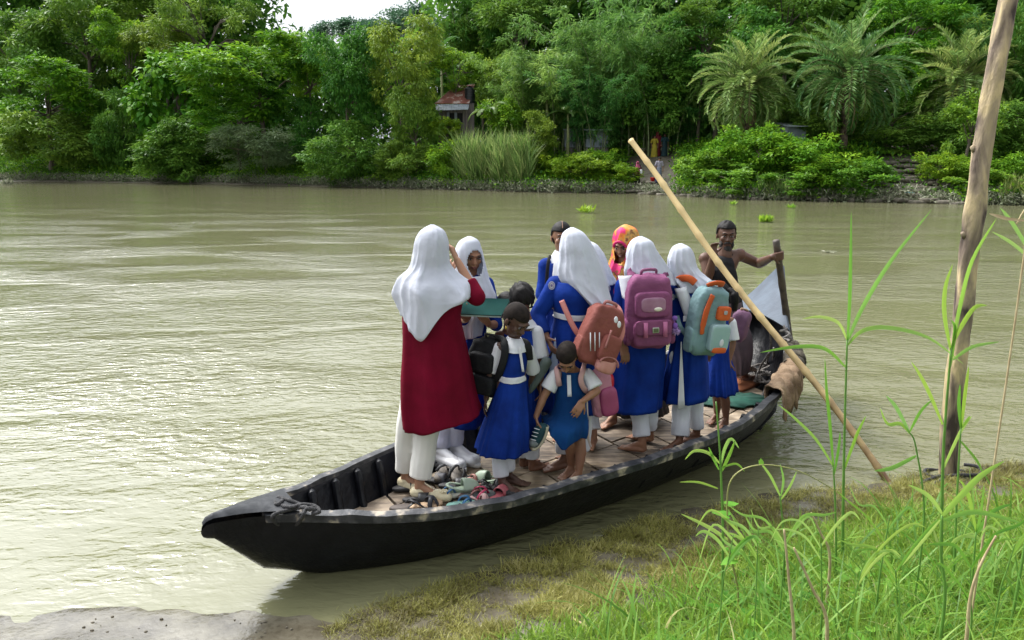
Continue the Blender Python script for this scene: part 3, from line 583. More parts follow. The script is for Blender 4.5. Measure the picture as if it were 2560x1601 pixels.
# deck planks, laid crosswise and lengthwise
db = MB(); rr = random.Random(4)
def deckpt(t, s, z=FLOOR):
    i = t * (NS - 1); k_ = min(int(i), NS - 2); f_ = i - k_; a = Nn[k_] * (1 - f_) + Nn[k_ + 1] * f_; b = Ff[k_] * (1 - f_) + Ff[k_ + 1] * f_; w = np.linalg.norm((b - a)[:2]); u = (b - a) / w
    ci_ = min(.20, w * .2); p = a + u * (ci_ + (w - 2 * ci_) * s); return (p[0], p[1], z)
def plank(t0, t1, s0, s1, tn, z=FLOOR):
    g_ = .0018; gs = .008; zz = z + rr.uniform(-.003, .003) + .5 * max(0, .17 - (t0 + t1) / 2); top = [deckpt(t0 + g_, s0 + gs, zz), deckpt(t1 - g_, s0 + gs, zz), deckpt(t1 - g_, s1 - gs, zz), deckpt(t0 + g_, s1 - gs, zz)]
    db.add(top + [(p[0], p[1], zz - .025) for p in top], [(0, 1, 2, 3), (0, 4, 5, 1), (1, 5, 6, 2), (2, 6, 7, 3), (3, 7, 4, 0)], tn)
t = .095; k_ = 0
while t < .93:
    dt = rr.uniform(.055, .085); cuts = [0] + sorted(rr.uniform(.2, .8) for _ in range(rr.choice([1, 1, 2]))) + [1]; cuts = [c for q, c in enumerate(cuts) if q == 0 or c - cuts[q - 1] > .12 or c == 1]
    for s0, s1 in zip(cuts[:-1], cuts[1:]): plank(t, min(t + dt, .95), s0, s1, min(1, max(0, rr.gauss(.38, .2))))
    t += dt; k_ += 1
for (t0, t1, s0, s1, z_, tn) in ((.105, .17, .08, .42, FLOOR + .028, .95), (.19, .29, .04, .26, FLOOR + .02, .85), (.42, .55, .02, .13, FLOOR + .018, .95)): plank(t0, t1, s0, s1, tn, z_)
keep(db.build('deck', MPLANK, tone=True, smooth=False), boat)
bb_ = MB(); bb_.grid([[deckpt(t, s, FLOOR - .05) for s in (-.02, .5, 1.02)] for t in np.linspace(.1, 1, 20)]); keep(bb_.build('bilge', MTAR), boat)
# ribs standing proud of the inner skin
for side in (1, 0):
    for i in list(range(7, 27, 2)) + list(range(27, 52, 3)):
        q = MB(); P_ = []
        for din, dz in ((.056, .035), (.085, .03), (.115, .10), (.15, .20), (.20, .26)): P_.append(Vector(inset(i, din, dz)[side]))
        tang = Vector(Na[i + 1] - Na[i - 1]); tang.z = 0
        q.tube(P_, [.026, .032, .032, .032, .034], 8, up=tang, flat=.8); keep(autosmooth(q.build('rib', MTAR), 50), boat)
# raised stern deck
sb = MB(); L3 = [Vector(Ff[-1])] + EXT_F; R3 = [Vector(Nn[-1])] + EXT_N
L3i = resample(L3, 10); R3i = resample(R3, 10)
sb.grid([[tuple(L3i[i] + (R3i[i] - L3i[i]) * s + np.array([0, 0, .02 + .05 * math.sin(math.pi * s) * (1 - i / 9)])) for s in np.linspace(-.02, 1.02, 9)] for i in range(10)])
MSTERN = M('stern_paint', (.10, .125, .16), .6, (.07, .085, .11), 5, bump=.3, bscale=30, spec=.25)
so = sb.build('stern_deck', MSTERN); mod(so, 'SOLIDIFY', thickness=.03, offset=-1); bake(so); keep(autosmooth(so), boat)
# pale painted band on the near rim
pb_ = MB(); pts = [Vector(inset(i, -.02, .045)[0]) for i in range(NS - 9, NS - 1)]; pb_.tube(pts, [.014] * len(pts), 6, flat=3.0, up=(0, 0, 1)); keep(pb_.build('painted_band', M('pale_blue_paint', (.42, .50, .62), .5, (.25, .3, .4), 12)), boat)
for i in (NS - 9, NS - 6, NS - 3):
    q = MB(); p = Vector(inset(i, .06, .06)[0]); q.box(p, (.1, .06, .05), Matrix.Rotation(.8, 3, 'Z')); keep(q.build('cleat', M('white_paint_chip', (.5, .53, .56), .5)), boat)
q = MB(); q.box(Vector(G(1835, 962, FLOOR + .02)) + Vector((0, 0, 0)), (.42, .30, .03), Matrix.Rotation(math.radians(41), 3, 'Z')); keep(q.build('orange_board', M('orange_board', (.42, .15, .06), .6, (.28, .1, .05), 5)), boat)

# ---- ropes, poles and cloths
MROPE = M('dark_rope', (.06, .058, .06), .85, (.02, .02, .022), 60, bump=.8, bscale=120); MROPEG = M('grey_rope', (.25, .23, .21), .9, (.08, .07, .065), 50, bump=.8, bscale=110)
def spline(P, n=8):
    P = [Vector(p) for p in P]; out = []
    for i in range(len(P) - 1):
        p0, p1, p2, p3 = P[max(i - 1, 0)], P[i], P[i + 1], P[min(i + 2, len(P) - 1)]
        for k_ in range(n):
            t = k_ / n; out.append(.5 * ((2 * p1) + (p2 - p0) * t + (2 * p0 - 5 * p1 + 4 * p2 - p3) * t * t + (3 * p1 - p0 - 3 * p2 + p3) * t ** 3))
    return out + [P[-1]]
def rope(name, label, paths, r_, mat, loc, cat='rope', grp=None):
    q = MB()
    for P in paths: q.tube(spline(P), r_, 7)
    return tag(recentre(q.build(name, mat), loc), label, cat, grp)
zt = lambda x, y, z=.475: G(x, y, z)
rope('mooring_rope', 'dark mooring rope knotted and looped over the bow deck', [[zt(690, 1245), zt(720, 1250, .49), zt(752, 1262), zt(775, 1275, .5), zt(760, 1268, .51), zt(735, 1272), zt(700, 1281), zt(682, 1290, .48), zt(684, 1301, .44), G(700, 1313, .38), G(725, 1317, .36), G(745, 1308, .39), zt(757, 1290, .48), zt(765, 1275, .5), zt(790, 1268, .5), zt(798, 1280, .49), zt(780, 1284, .48)],
   [zt(695, 1262), zt(725, 1268, .49), zt(755, 1262, .51), zt(785, 1265, .5), zt(795, 1275, .49), zt(770, 1272, .51), zt(758, 1283, .48)], [zt(684, 1248, .48), zt(692, 1262, .49), zt(708, 1248, .49), zt(694, 1244, .49)]], .011, MROPE, G(740, 1280, .45))
r = random.Random(9); cl = Vector(G(1910, 955, FLOOR + .03)); P_ = []
for i in range(60): a = i * .9; P_.append(cl + Vector((math.cos(a) * r.uniform(.05, .2), math.sin(a) * r.uniform(.05, .22), r.uniform(0, .12) + .1 * math.exp(-i / 20))))
P2 = [Vector(G(1925, 830, .8)), Vector(G(1927, 870, .62)), Vector(G(1918, 905, .42)), cl + Vector((.05, 0, .12))]; P3 = [Vector(G(1925, 880, .6)), Vector(G(1900, 920, .4)), Vector(G(1890, 950, .3)), cl]
P4_ = [Vector(G(1935, 870, .6)), Vector(G(1930, 910, .42)), Vector(G(1908, 925, .36)), Vector(G(1922, 940, .3)), Vector(G(1912, 975, .23)), Vector(G(1905, 990, .22))]
rope('rope_coil', 'tangled grey rope heaped inside the stern', [P_, P2, P3, P4_], .011, MROPEG, cl)
rope('rudder_lashing', 'frayed rope lashing around the steering pole at the stern rim', [[Vector(G(1962 + 10 * math.cos(a), 800 + a * 3 + 6 * math.sin(a), .84)) + Vector((0, .05 * math.sin(a), 0)) for a in np.arange(0, 19, .8)], [G(1960, 815, .86), G(1975, 845, .78), G(1978, 858, .72)], [G(1955, 805, .86), G(1972, 830, .8), G(1985, 868, .72)]], .01, MROPEG, G(1962, 820, .8))
MBAMB, q_n, q_l, q_b = newmat('bamboo_pole')
tc_ = q_n.new('ShaderNodeTexCoord'); nz_ = q_n.new('ShaderNodeTexNoise'); nz_.inputs['Scale'].default_value = 7; nz_.inputs['Detail'].default_value = 5; q_l.new(tc_.outputs['Object'], nz_.inputs[0]); sx = q_n.new('ShaderNodeSeparateXYZ'); q_l.new(tc_.outputs['Object'], sx.inputs[0])
md = q_n.new('ShaderNodeMath'); md.operation = 'MULTIPLY_ADD'; md.inputs[1].default_value = .30; q_l.new(sx.outputs['Z'], md.inputs[0]); q_l.new(nz_.outputs['Fac'], md.inputs[2]); rp = q_n.new('ShaderNodeValToRGB'); e = rp.color_ramp.elements
e[0].position = .38; e[0].color = (.16, .085, .045, 1); e[1].position = .95; e[1].color = (.62, .47, .22, 1); q_l.new(md.outputs[0], rp.inputs[0]); q_l.new(rp.outputs[0], q_b.inputs['Base Color']); q_b.inputs['Roughness'].default_value = .45
# bamboo punting pole
p0 = Vector((2.86, 5.04, -.12)); p1 = Vector((1.08, 7.04, 2.51)); q = MB(); n_ = 13; pts = []; rad = []
for i in range(n_):
    a, b = i / n_, (i + 1) / n_
    for u, rr_ in ((a + .004, 1), (a + (b - a) * .5, .93), (b - .012, .97), (b - .004, 1.16)):
        pts.append(p0.lerp(p1, u) + Vector((.015 * math.sin(u * 7), 0, .02 * math.sin(u * 9)))); rad.append((.0255 + .003 * math.sin(u * 3)) * rr_)
q.tube(pts, rad, 12); tag(q.build('bamboo_pole', MBAMB, loc=p0), 'long pale bamboo punting pole slanting from the shallows across the boat', 'pole')
# steering pole held by the boatman
b0 = Vector(G(1972, 832, .74)); t0_ = Vector(D(1940, 602, b0.y - .25)); q = MB(); dr = (t0_ - b0); pts = [b0 - dr * .45] + [b0 + dr * s for s in np.linspace(0, 1, 14)]
q.tube(pts, [.030 + .004 * (i % 4 == 0) for i in range(15)], 10); STP = (b0, t0_); stp = q.build('steering_pole', M('dark_bamboo', (.09, .07, .05), .6, (.04, .03, .025), 20), loc=b0)
q = MB(); q.tube([t0_ - dr * .002, t0_ + dr * .003], [.033, .033], 10); tag(stp, 'short dark pole standing at the stern in the boatman\'s hand', 'pole')
q = MB(); q.tube([G(1988, 905, .55), G(1985, 960, .3), G(1990, 1000, .05)], [.02, .014, .012], 7); tag(q.build('hanging_rope', MROPE, loc=G(1985, 960, .3)), 'dark rope end hanging over the stern into the water', 'rope')
def drape(name, label, i0, i1, w_in, w_out, mat, seed, drop=.2, dropi=.1):
    r = np.random.RandomState(seed); rws = []; N_ = 30
    for k_ in range(N_ + 1):
        u = k_ / N_; i = i0 + (i1 - i0) * u; kk = min(int(i), NS - 2); f_ = i - kk; a = Nn[kk] * (1 - f_) + Nn[kk + 1] * f_; b = Ff[kk] * (1 - f_) + Ff[kk + 1] * f_; un = (b - a) / np.linalg.norm(b - a); row = []
        for s in np.linspace(0, 1, 22):
            th = math.pi * (s * 1.3 - .15); x = w_out * -1 * (1 - s) + w_in * s if False else 0
            bump_ = .012 * math.sin(k_ * 1.3 + s * 9) + .010 * math.sin(k_ * .55 - s * 15) + .008 * math.sin(k_ * 2.7 + s * 4)
            R_ = .075 + bump_ + .02 * math.sin(u * math.pi); cx = math.cos(th); sz = math.sin(th)
            off = -cx * R_ * 1.15 + .02; z = a[2] + .015 + max(-.05, sz) * R_ * .75
            if s < .25: z -= (.25 - s) * 4 * drop * (.8 + .2 * math.sin(k_ * .9)); off -= (.25 - s) * .1
            if s > .8: z -= (s - .8) * 5 * dropi
            row.append(tuple(np.array([a[0], a[1], z]) + np.array([un[0], un[1], 0]) * off))
        rws.append(row)
    q = MB(); q.grid(rws); o = q.build(name, mat); mod(o, 'SOLIDIFY', thickness=.012); bake(o); return tag(recentre(o, rws[15][10]), label, 'cloth')
drape('burlap_cloth', 'brown burlap sack cloth draped over the near rail towards the stern', 47.0, 53.2, .1, .1, M('burlap', (.30, .21, .13), .95, (.15, .095, .055), 9, bump=.9, bscale=60, bdist=.01), 1)
drape('dark_cloth', 'dark olive tarpaulin cloth over the rim beside the burlap', 53.0, 56.5, .1, .1, M('dark_tarp', (.10, .085, .06), .9, (.045, .038, .03), 9, bump=.8, bscale=40, bdist=.01), 2, .12)
q = MB(); r = random.Random(3); c = Vector(G(1822, 1000, FLOOR + .012)); N_ = 40
q.add([c + Vector((0, 0, .02))] + [c + Vector((math.cos(2 * math.pi * k_ / N_) * (.40 + .04 * math.sin(k_ * 1.1) + .03 * math.sin(k_ * .7)), math.sin(2 * math.pi * k_ / N_) * (.22 + .03 * math.sin(k_ * 1.7)), .004 + .014 * abs(math.sin(k_ * .9)))) for k_ in range(N_)], [(0, k_ + 1, (k_ + 1) % N_ + 1) for k_ in range(N_)])
o = q.build('green_cloth', M('dark_green_cloth', (.012, .09, .06), .8, (.006, .05, .035), 10, bump=.4)); mod(o, 'SOLIDIFY', thickness=.01); bake(o); tag(recentre(o, c), 'dark green cloth spread on the deck near the stern', 'cloth')
# knobbly black cord laid across the deck
q = MB(); pa_ = spline([G(1080, 1160, FLOOR + .02), G(1120, 1177, FLOOR + .02), G(1175, 1198, FLOOR + .02), G(1230, 1220, FLOOR + .02), G(1275, 1236, FLOOR + .02), G(1312, 1252, FLOOR + .02)], 10)
for i, p in enumerate(pa_): q.ell(p + Vector((0, .012 * math.sin(i * 2.6), .004)), (.018, .02, .017), n=8, m=5)
tag(recentre(q.build('braided_cord', MROPE), pa_[0]), 'thick knobbly black cord lying across the deck behind the sandals', 'rope')

# ---- sandals and slippers on the deck
def sole_outline(Ls, Wb, n=26):
    P = []
    for k_ in range(n):
        a = 2 * math.pi * k_ / n; x = math.cos(a); y = math.sin(a); w = Wb * (.5 + .10 * x - .09 * math.cos(math.pi * (x + .1)) * 1.0); P.append((x * Ls / 2, y * w * (1 - .12 * x * x)))
    return P
def footwear(x, y, rz, label, solec, strapc, kind_='thong', Ls=.22, tilt=0, lift=0, footc=None):
    p = G(x, y, FLOOR + .006 + lift); p.z = FLOOR + .006 + lift; root = empty('sandal' if kind_ != 'clog' else 'clog_shoe', p, rz); root.rotation_euler = (tilt, 0, rz); tag(root, label, 'sandal' if kind_ != 'clog' else 'shoe', 'footwear left on the deck')
    ms = M('sole_' + label[:12], solec, .7, tuple(c * .7 for c in solec), 30); mt = M('strap_' + label[:12], strapc, .5); q = MB(); O = sole_outline(Ls, Ls * .42); n = len(O)
    lv = [(.96, 0), (1.0, .004), (1.0, .016), (.95, .021)]; q.grid([[(a * k_, b * k_, z + .012 * max(0, -a / Ls)) for a, b in O] for k_, z in lv], closed=True); q.f += [tuple(range(n - 1, -1, -1)), tuple(3 * n + j for j in range(n))]; q.t += [.5, .5]; q.build('sole', ms, root)
    W_ = Ls * .2
    if kind_ == 'thong':
        for sg in (-1, 1): q = MB(); q.tube(spline([(Ls * .30, 0, .02), (Ls * .2, sg * W_ * .45, .055), (Ls * .02, sg * W_ * .95, .045), (-Ls * .08, sg * W_ * 1.0, .012)], 5), .011, 6, flat=.35, up=(0, 0, 1)); q.build('strap', mt, root)
    elif kind_ == 'slide':
        q = MB(); q.grid([[(xx, W_ * 1.12 * math.cos(a), .012 + .052 * math.sin(a)) for a in np.linspace(0, math.pi, 12)] for xx in np.linspace(Ls * .02, Ls * .34, 5)]); o = q.build('strap', mt, root); mod(o, 'SOLIDIFY', thickness=.006)
    elif kind_ == 'cross':
        for sg in (-1, 1): q = MB(); q.tube(spline([(Ls * .3, sg * W_ * .9, .012), (Ls * .2, sg * W_ * .3, .06), (Ls * .08, -sg * W_ * .6, .055), (Ls * .02, -sg * W_, .012)], 5), .016, 6, flat=.35, up=(0, 0, 1)); q.build('strap', mt, root)
        q = MB(); q.tube(spline([(-Ls * .1, W_, .015), (-Ls * .35, W_ * .7, .06), (-Ls * .45, 0, .07), (-Ls * .35, -W_ * .7, .06), (-Ls * .1, -W_, .015)], 5), .010, 6, flat=.5, up=(0, 0, 1)); q.build('heel_strap', mt, root)
    elif kind_ == 'clog':
        q = MB(); rws = []
        for u in np.linspace(0, 1, 10):
            xx = -Ls * .05 + Ls * .53 * u; ww = W_ * 1.15 * math.sqrt(max(.02, 1 - (u * .98) ** 3)); hh = .075 * math.sqrt(max(.03, 1 - u ** 2.2)); rws.append([(xx, ww * math.cos(a), .015 + hh * math.sin(a)) for a in np.linspace(0, math.pi, 12)])
        q.grid(rws); o = q.build('upper', mt, root); mod(o, 'SOLIDIFY', thickness=.006)
        q = MB(); q.tube(spline([(-Ls * .05, W_ * 1.1, .03), (-Ls * .38, W_ * .9, .05), (-Ls * .5, 0, .055), (-Ls * .38, -W_ * .9, .05), (-Ls * .05, -W_ * 1.1, .03)], 5), .012, 6, flat=.4, up=(0, 0, 1)); q.build('heel_strap', mt, root)
    return root
BK = (.02, .02, .022)
for a in [(997, 1193, 1.0, 'pale pink slider behind the cream shoes by the far wall', (.55, .28, .3), (.5, .25, .28), 'slide'), (1022, 1224, .3, 'black shoe behind the heel of the cream shoe', BK, BK, 'slide'),
  (1087, 1205, -.1, 'black slider with pale stripes right of the white trouser leg', BK, (.05, .05, .06), 'slide'), (1137, 1219, .1, 'black striped slider in the middle of the sandals', BK, (.04, .04, .045), 'slide'),
  (1105, 1189, 1.2, 'grey thong sandal leaning on the knobbly cord at left', (.16, .14, .12), BK, 'thong', .22, .5, .03), (1140, 1190, 1.5, 'grey thong sandal leaning on the knobbly cord at right', (.17, .15, .13), BK, 'thong', .22, .5, .03),
  (1170, 1208, -.5, 'dusty pink slipper sole beside the pale green clog', (.42, .2, .17), (.42, .2, .17), 'thong'), (1216, 1208, 2.6, 'pale green clog lying open towards the stern', (.3, .4, .28), (.38, .48, .36), 'clog', .2),
  (1160, 1228, .3, 'pale green clog with holes in the centre of the pile', (.35, .45, .33), (.42, .52, .4), 'clog', .22, 0, .02), (1193, 1244, .35, 'dark grey thong sandal with one crimson strap', (.09, .1, .1), (.5, .03, .1), 'thong', .25, 0, .01),
  (1246, 1243, 1.1, 'rose red slipper at the right end of the pile', (.45, .1, .12), (.5, .13, .15), 'slide', .2), (1236, 1223, .2, 'small black sandal behind the rose red slipper', BK, BK, 'cross', .18),
  (1155, 1266, .3, 'mint green sandal with blue straps by the rail', (.25, .5, .42), (.02, .14, .32), 'thong', .2), (1115, 1242, .3, 'pale sandal with broad blue straps by the cream shoe toe', (.5, .5, .42), (.02, .12, .28), 'thong', .2, 0, .01),
  (1066, 1268, .5, 'beige sandal with crossed black straps by the near rail', (.55, .38, .24), (.02, .022, .03), 'cross', .22), (1022, 1273, .25, 'dark brown open sandal leftmost along the near rail', (.09, .07, .06), BK, 'thong', .24),
  (1203, 1262, .6, 'small pale pink sandal against the near rail', (.6, .35, .33), (.65, .4, .38), 'cross', .15), (1178, 1243, .1, 'flat brown sandal under the green clog', (.25, .1, .08), (.22, .08, .07), 'thong', .2), (1045, 1256, 0, 'black sandal half under the toe of the cream shoe', BK, BK, 'slide', .2)]: footwear(*a)

# ================================================================ PEOPLE
def voile(name, col, trans=.18, bump=.35):
    m = M(name, col, .8, tuple(c * .86 for c in col), 3, bump=bump, bscale=14, spec=.2, bdist=.012); n, l = m.node_tree.nodes, m.node_tree.links
    t = n.new('ShaderNodeBsdfTranslucent'); t.inputs[0].default_value = c4(col); ms = n.new('ShaderNodeMixShader'); ms.inputs[0].default_value = trans; l.new(n['Principled BSDF'].outputs[0], ms.inputs[1]); l.new(t.outputs[0], ms.inputs[2]); l.new(ms.outputs[0], n['Material Output'].inputs[0]); return m
MWH = voile('white_voile', (.70, .73, .82), trans=.22, bump=.6); MWC = M('white_cotton', (.72, .73, .76), .85, (.6, .62, .66), 4, bump=.4, bscale=18, spec=.2, bdist=.012)
MCR = M('cream_trousers', (.74, .73, .68), .85, (.66, .65, .6), 4, bump=.3, bscale=12, spec=.2, bdist=.01)
MBL = M('royal_blue_cloth', (.007, .038, .27), .8, (.004, .020, .15), 5, bump=.6, bscale=14, spec=.12, bdist=.014); MBL2 = M('faded_blue_cloth', (.006, .055, .19), .8, (.005, .035, .13), 5, bump=.5, bscale=16, spec=.12, bdist=.014)
MRD = M('crimson_cloth', (.165, .002, .020), .8, (.11, .0015, .012), 4, bump=.5, bscale=10, spec=.12, bdist=.014)
MBK = M('black_cloth', (.012, .012, .015), .8, (.006, .006, .008), 8, bump=.4, spec=.3); MHAIR = M('black_hair', (.010, .008, .008), .6, (.004, .003, .003), 60, (1, 1, .15), bump=.9, bscale=90, spec=.22, bdist=.005)
MSHV = M('shaved_hair', (.024, .018, .015), .8, (.012, .009, .008), 30, bump=.3, bscale=200, spec=.15)
def skin(k_): return M('skin_%s' % k_, {'light': (.42, .23, .14), 'mid': (.30, .15, .085), 'brown': (.20, .095, .055), 'dark': (.13, .064, .042), 'deep': (.12, .064, .046)}[k_], .5, {'light': (.36, .18, .11), 'mid': (.25, .12, .07), 'brown': (.16, .075, .045), 'dark': (.10, .05, .032), 'deep': (.08, .042, .03)}[k_], 9, spec=.4, sss=.06)
SK = {k_: skin(k_) for k_ in ('light', 'mid', 'brown', 'dark', 'deep')}
MEYE = M('eye_white', (.55, .52, .48), .3); MIRIS = M('eye_dark', (.012, .008, .006), .25); MLIP = M('lips', (.22, .07, .055), .5); MLIPD = M('lips_dark', (.09, .035, .03), .5)
def cap(mb, p0, r0, p1, r1, flat0=False, flat1=False, n=12, sq=1.0, up=None):
    """tapered capsule; flat ends make clean cuffs"""
    p0, p1 = Vector(p0), Vector(p1); ax_ = (p1 - p0); L_ = ax_.length
    if L_ < 1e-5: mb.ell(p0, (r0, r0, r0)); return
    t = ax_ / L_; prof = []
    prof += [(0.0, 0), (r0, 0)] if flat0 else [(r0 * math.sin(a), -r0 * math.cos(a)) for a in np.linspace(0, math.pi / 2, 5)]
    prof += [(r1, L_), (0.0, L_)] if flat1 else [(r1 * math.cos(a), L_ + r1 * math.sin(a)) for a in np.linspace(0, math.pi / 2, 5)]
    u = (Vector(up) - t * t.dot(Vector(up))).normalized() if up is not None else t.orthogonal().normalized(); w = t.cross(u); n0 = len(mb.v)
    for r_, h_ in prof:
        for j in range(n): a = 2 * math.pi * j / n; mb.v.append(tuple(p0 + t * h_ + (w * math.cos(a) + u * math.sin(a) * sq) * max(r_, 1e-4)))
    m_ = len(prof); F_ = [(n0 + i * n + j, n0 + i * n + (j + 1) % n, n0 + (i + 1) * n + (j + 1) % n, n0 + (i + 1) * n + j) for i in range(m_ - 1) for j in range(n)]
    F_ += [tuple(n0 + j for j in range(n - 1, -1, -1)), tuple(n0 + (m_ - 1) * n + j for j in range(n))]; mb.f += F_; mb.t += [.5] * len(F_)
def fuse(mb, name, mat, vox=.006, sm=4, parent=None, origin=None, wrinkle=0, seed=0):
    o = mb.build(name, mat); mod(o, 'REMESH', mode='VOXEL', voxel_size=vox); mod(o, 'SMOOTH', factor=.5, iterations=sm); bake(o)
    me = o.data; n = len(me.vertices); me.polygons.foreach_set('use_smooth', np.ones(len(me.polygons), dtype=bool))
    if wrinkle:
        co = np.empty(n * 3, dtype=np.float32); me.vertices.foreach_get('co', co); co = co.reshape(-1, 3); nr = np.empty(n * 3, dtype=np.float32); me.vertices.foreach_get('normal', nr); nr = nr.reshape(-1, 3); r = np.random.RandomState(seed); dsp = np.zeros(n)
        for q in range(6):
            k_ = unit(r.normal(size=3)) * r.uniform(22, 60); k2 = unit(r.normal(size=3)) * 9; dsp += np.sin(co @ k_ + r.uniform(0, 6) + 1.5 * np.sin(co @ k2)) / 6
        co += nr * (dsp * wrinkle)[:, None].astype(np.float32); me.vertices.foreach_set('co', co.ravel()); me.update()
    if not me.materials: me.materials.append(mat)
    if parent is not None: o.parent = parent; recentre(o, parent.location); o.location = (0, 0, 0)
    elif origin is not None: recentre(o, origin)
    return o
def frame(f, up=(0, 0, 1)):
    f = Vector(f).normalized(); r_ = f.cross(Vector(up)).normalized(); u = r_.cross(f); return f, r_, u
def rotmat(r_, f, u): return Matrix((r_, f, u)).transposed()
def head(mb, c, f, s, up=(0, 0, 1), ears=True):
    """skull, face and ears centred on c, looking along f; s=1 is an adult head 0.23 m high"""
    c = Vector(c); f, r_, u = frame(f, up); R_ = rotmat(r_, f, u); P = lambda x, y, z: c + (r_ * x + f * y + u * z) * s
    mb.ell(P(0, -.012, .022), (.074 * s, .092 * s, .092 * s), R_); mb.ell(P(0, .028, -.038), (.058 * s, .062 * s, .078 * s), R_); mb.ell(P(0, .055, -.092), (.024 * s, .022 * s, .019 * s), R_)
    mb.ell(P(0, .075, .028), (.05 * s, .018 * s, .014 * s), R_)                                     # brow
    cap(mb, P(0, .082, .012), .0075 * s, P(0, .104, -.024), .0115 * s); mb.ell(P(.011, .094, -.027), (.009 * s, .009 * s, .007 * s), R_); mb.ell(P(-.011, .094, -.027), (.009 * s, .009 * s, .007 * s), R_)
    for sg in (-1, 1):
        mb.ell(P(.036 * sg, .062, -.022), (.024 * s, .02 * s, .022 * s), R_); ears and mb.ell(P(.076 * sg, -.008, -.008), (.009 * s, .018 * s, .03 * s), R_)
    mb.ell(P(0, .086, -.056), (.022 * s, .010 * s, .010 * s), R_)
def face(c, f, s, parent, lip, up=(0, 0, 1), smile=0, dark=MIRIS):
    c = Vector(c); f, r_, u = frame(f, up); R_ = rotmat(r_, f, u); o0 = parent.location; P = lambda x, y, z: c + (r_ * x + f * y + u * z) * s - o0
    for sg in (-1, 1):
        q = MB(); q.ell(P(.031 * sg, .0785, .006), (.012 * s, .007 * s, .0048 * s), R_, 10, 6); e = q.build('eye', MEYE, parent); q = MB(); q.ell(P(.031 * sg, .0855, .005), (.006 * s, .004 * s, .0062 * s), R_, 8, 6); q.build('iris', MIRIS, e)
        q = MB(); q.tube([P(.012 * sg, .0925, .027), P(.032 * sg, .091, .034), P(.05 * sg, .080, .028)], [.003 * s, .004 * s, .0022 * s], 6); q.build('eyebrow', dark, parent)
        q = MB(); q.tube([P(.017 * sg, .085, .010), P(.031 * sg, .0885, .0145), P(.046 * sg, .079, .009)], [.0016 * s, .002 * s, .0016 * s], 5); q.build('eyelid', dark, parent)
    q = MB(); q.tube([P(-.023, .083, -.055 + smile * .008), P(-.010, .0955, -.055), P(0, .0975, -.053), P(.010, .0955, -.055), P(.023, .083, -.055 + smile * .008)], [.002 * s, .0052 * s, .005 * s, .0052 * s, .002 * s], 6); q.tube([P(-.017, .088, -.062 + smile * .004), P(0, .0975, -.065), P(.017, .088, -.062 + smile * .004)], [.002 * s, .0062 * s, .002 * s], 6); q.build('lips', lip, parent)
    if smile > .5: q = MB(); q.tube([P(-.014, .094, -.0575), P(0, .1015, -.0585), P(.014, .094, -.0575)], [.002 * s, .0035 * s, .002 * s], 6); q.build('teeth', MEYE, parent)
def hand(mb, w, tip, s, palm=(0, 0, -1), curl=.5, thumb=1, spread=.25):
    """palm plus four fingers and a thumb; w wrist, tip = middle fingertip direction point"""
    w = Vector(w); a = (Vector(tip) - w); a.normalize(); pn = Vector(palm); pn = (pn - a * pn.dot(a)).normalized(); sd = a.cross(pn) * thumb
    L_ = .085 * s; k = w + a * L_
    for x in (-.028, -.010, .010, .028): cap(mb, w + a * .012 * s + sd * x * .7 * s, .0125 * s, k + sd * x * s * 1.0, .0115 * s, n=8)
    for x, l_ in ((-.030, .062), (-.0105, .076), (.0105, .082), (.031, .072)):
        p = k + sd * x * s; dr = (a + sd * x * 6 * spread).normalized(); cu = curl
        for j, ff in enumerate((.42, .32, .26)):
            cu_ = cu * (.8 + .5 * j); dr = (dr * math.cos(cu_) + pn * math.sin(cu_)).normalized(); q = p + dr * l_ * ff * s; cap(mb, p, (.0085 - .0008 * j) * s, q, (.0078 - .001 * j) * s, n=8); p = q
    p = w + a * .03 * s + sd * .032 * s; dr = (a * .7 + sd * .75 + pn * .35).normalized()
    for j, l_ in enumerate((.036, .03)): q = p + dr * l_ * s; cap(mb, p, .0115 * s - .0015 * j, q, .0095 * s - .001 * j, n=8); p = q; dr = (dr + a * .5 + pn * curl * .6).normalized()
def foot(mb, heel, toe, s, ank):
    """bare foot: heel and toe are points on the deck"""
    heel, toe = Vector(heel), Vector(toe); a = (toe - heel); a.z = 0; a.normalize(); sd = Vector((a.y, -a.x, 0)); L_ = .225 * s; up = Vector((0, 0, 1))
    cap(mb, heel + a * .025 * s + up * .028 * s, .028 * s, ank, .031 * s)
    for x, l_ in ((-.018, .70), (0, .72), (.018, .69)): cap(mb, heel + a * .03 * s + up * .024 * s + sd * x * .6 * s, .024 * s, heel + a * L_ * l_ + up * .017 * s + sd * x * s * 1.35, .0175 * s, n=10)
    cap(mb, ank + a * .01 - up * .005, .028 * s, heel + a * L_ * .6 + up * .026 * s, .022 * s)
    for j, x in enumerate((-.034, -.018, -.003, .012, .027)):
        b = heel + a * L_ * (.72 + .01 * j) + up * .013 * s + sd * x * s; cap(mb, b, .0095 * s, b + a * L_ * (.235 - .022 * j), (.0115 if j == 0 else .008) * s, n=8)
class P_:
    """one person; joints are real points: P(x,y,dy) = photo direction at depth Y+dy"""
    def __init__(s, Y, sc): s.Y = Y; s.s = sc
    def __call__(s, x, y, dy=0): return Vector(D(x, y, s.Y + dy))
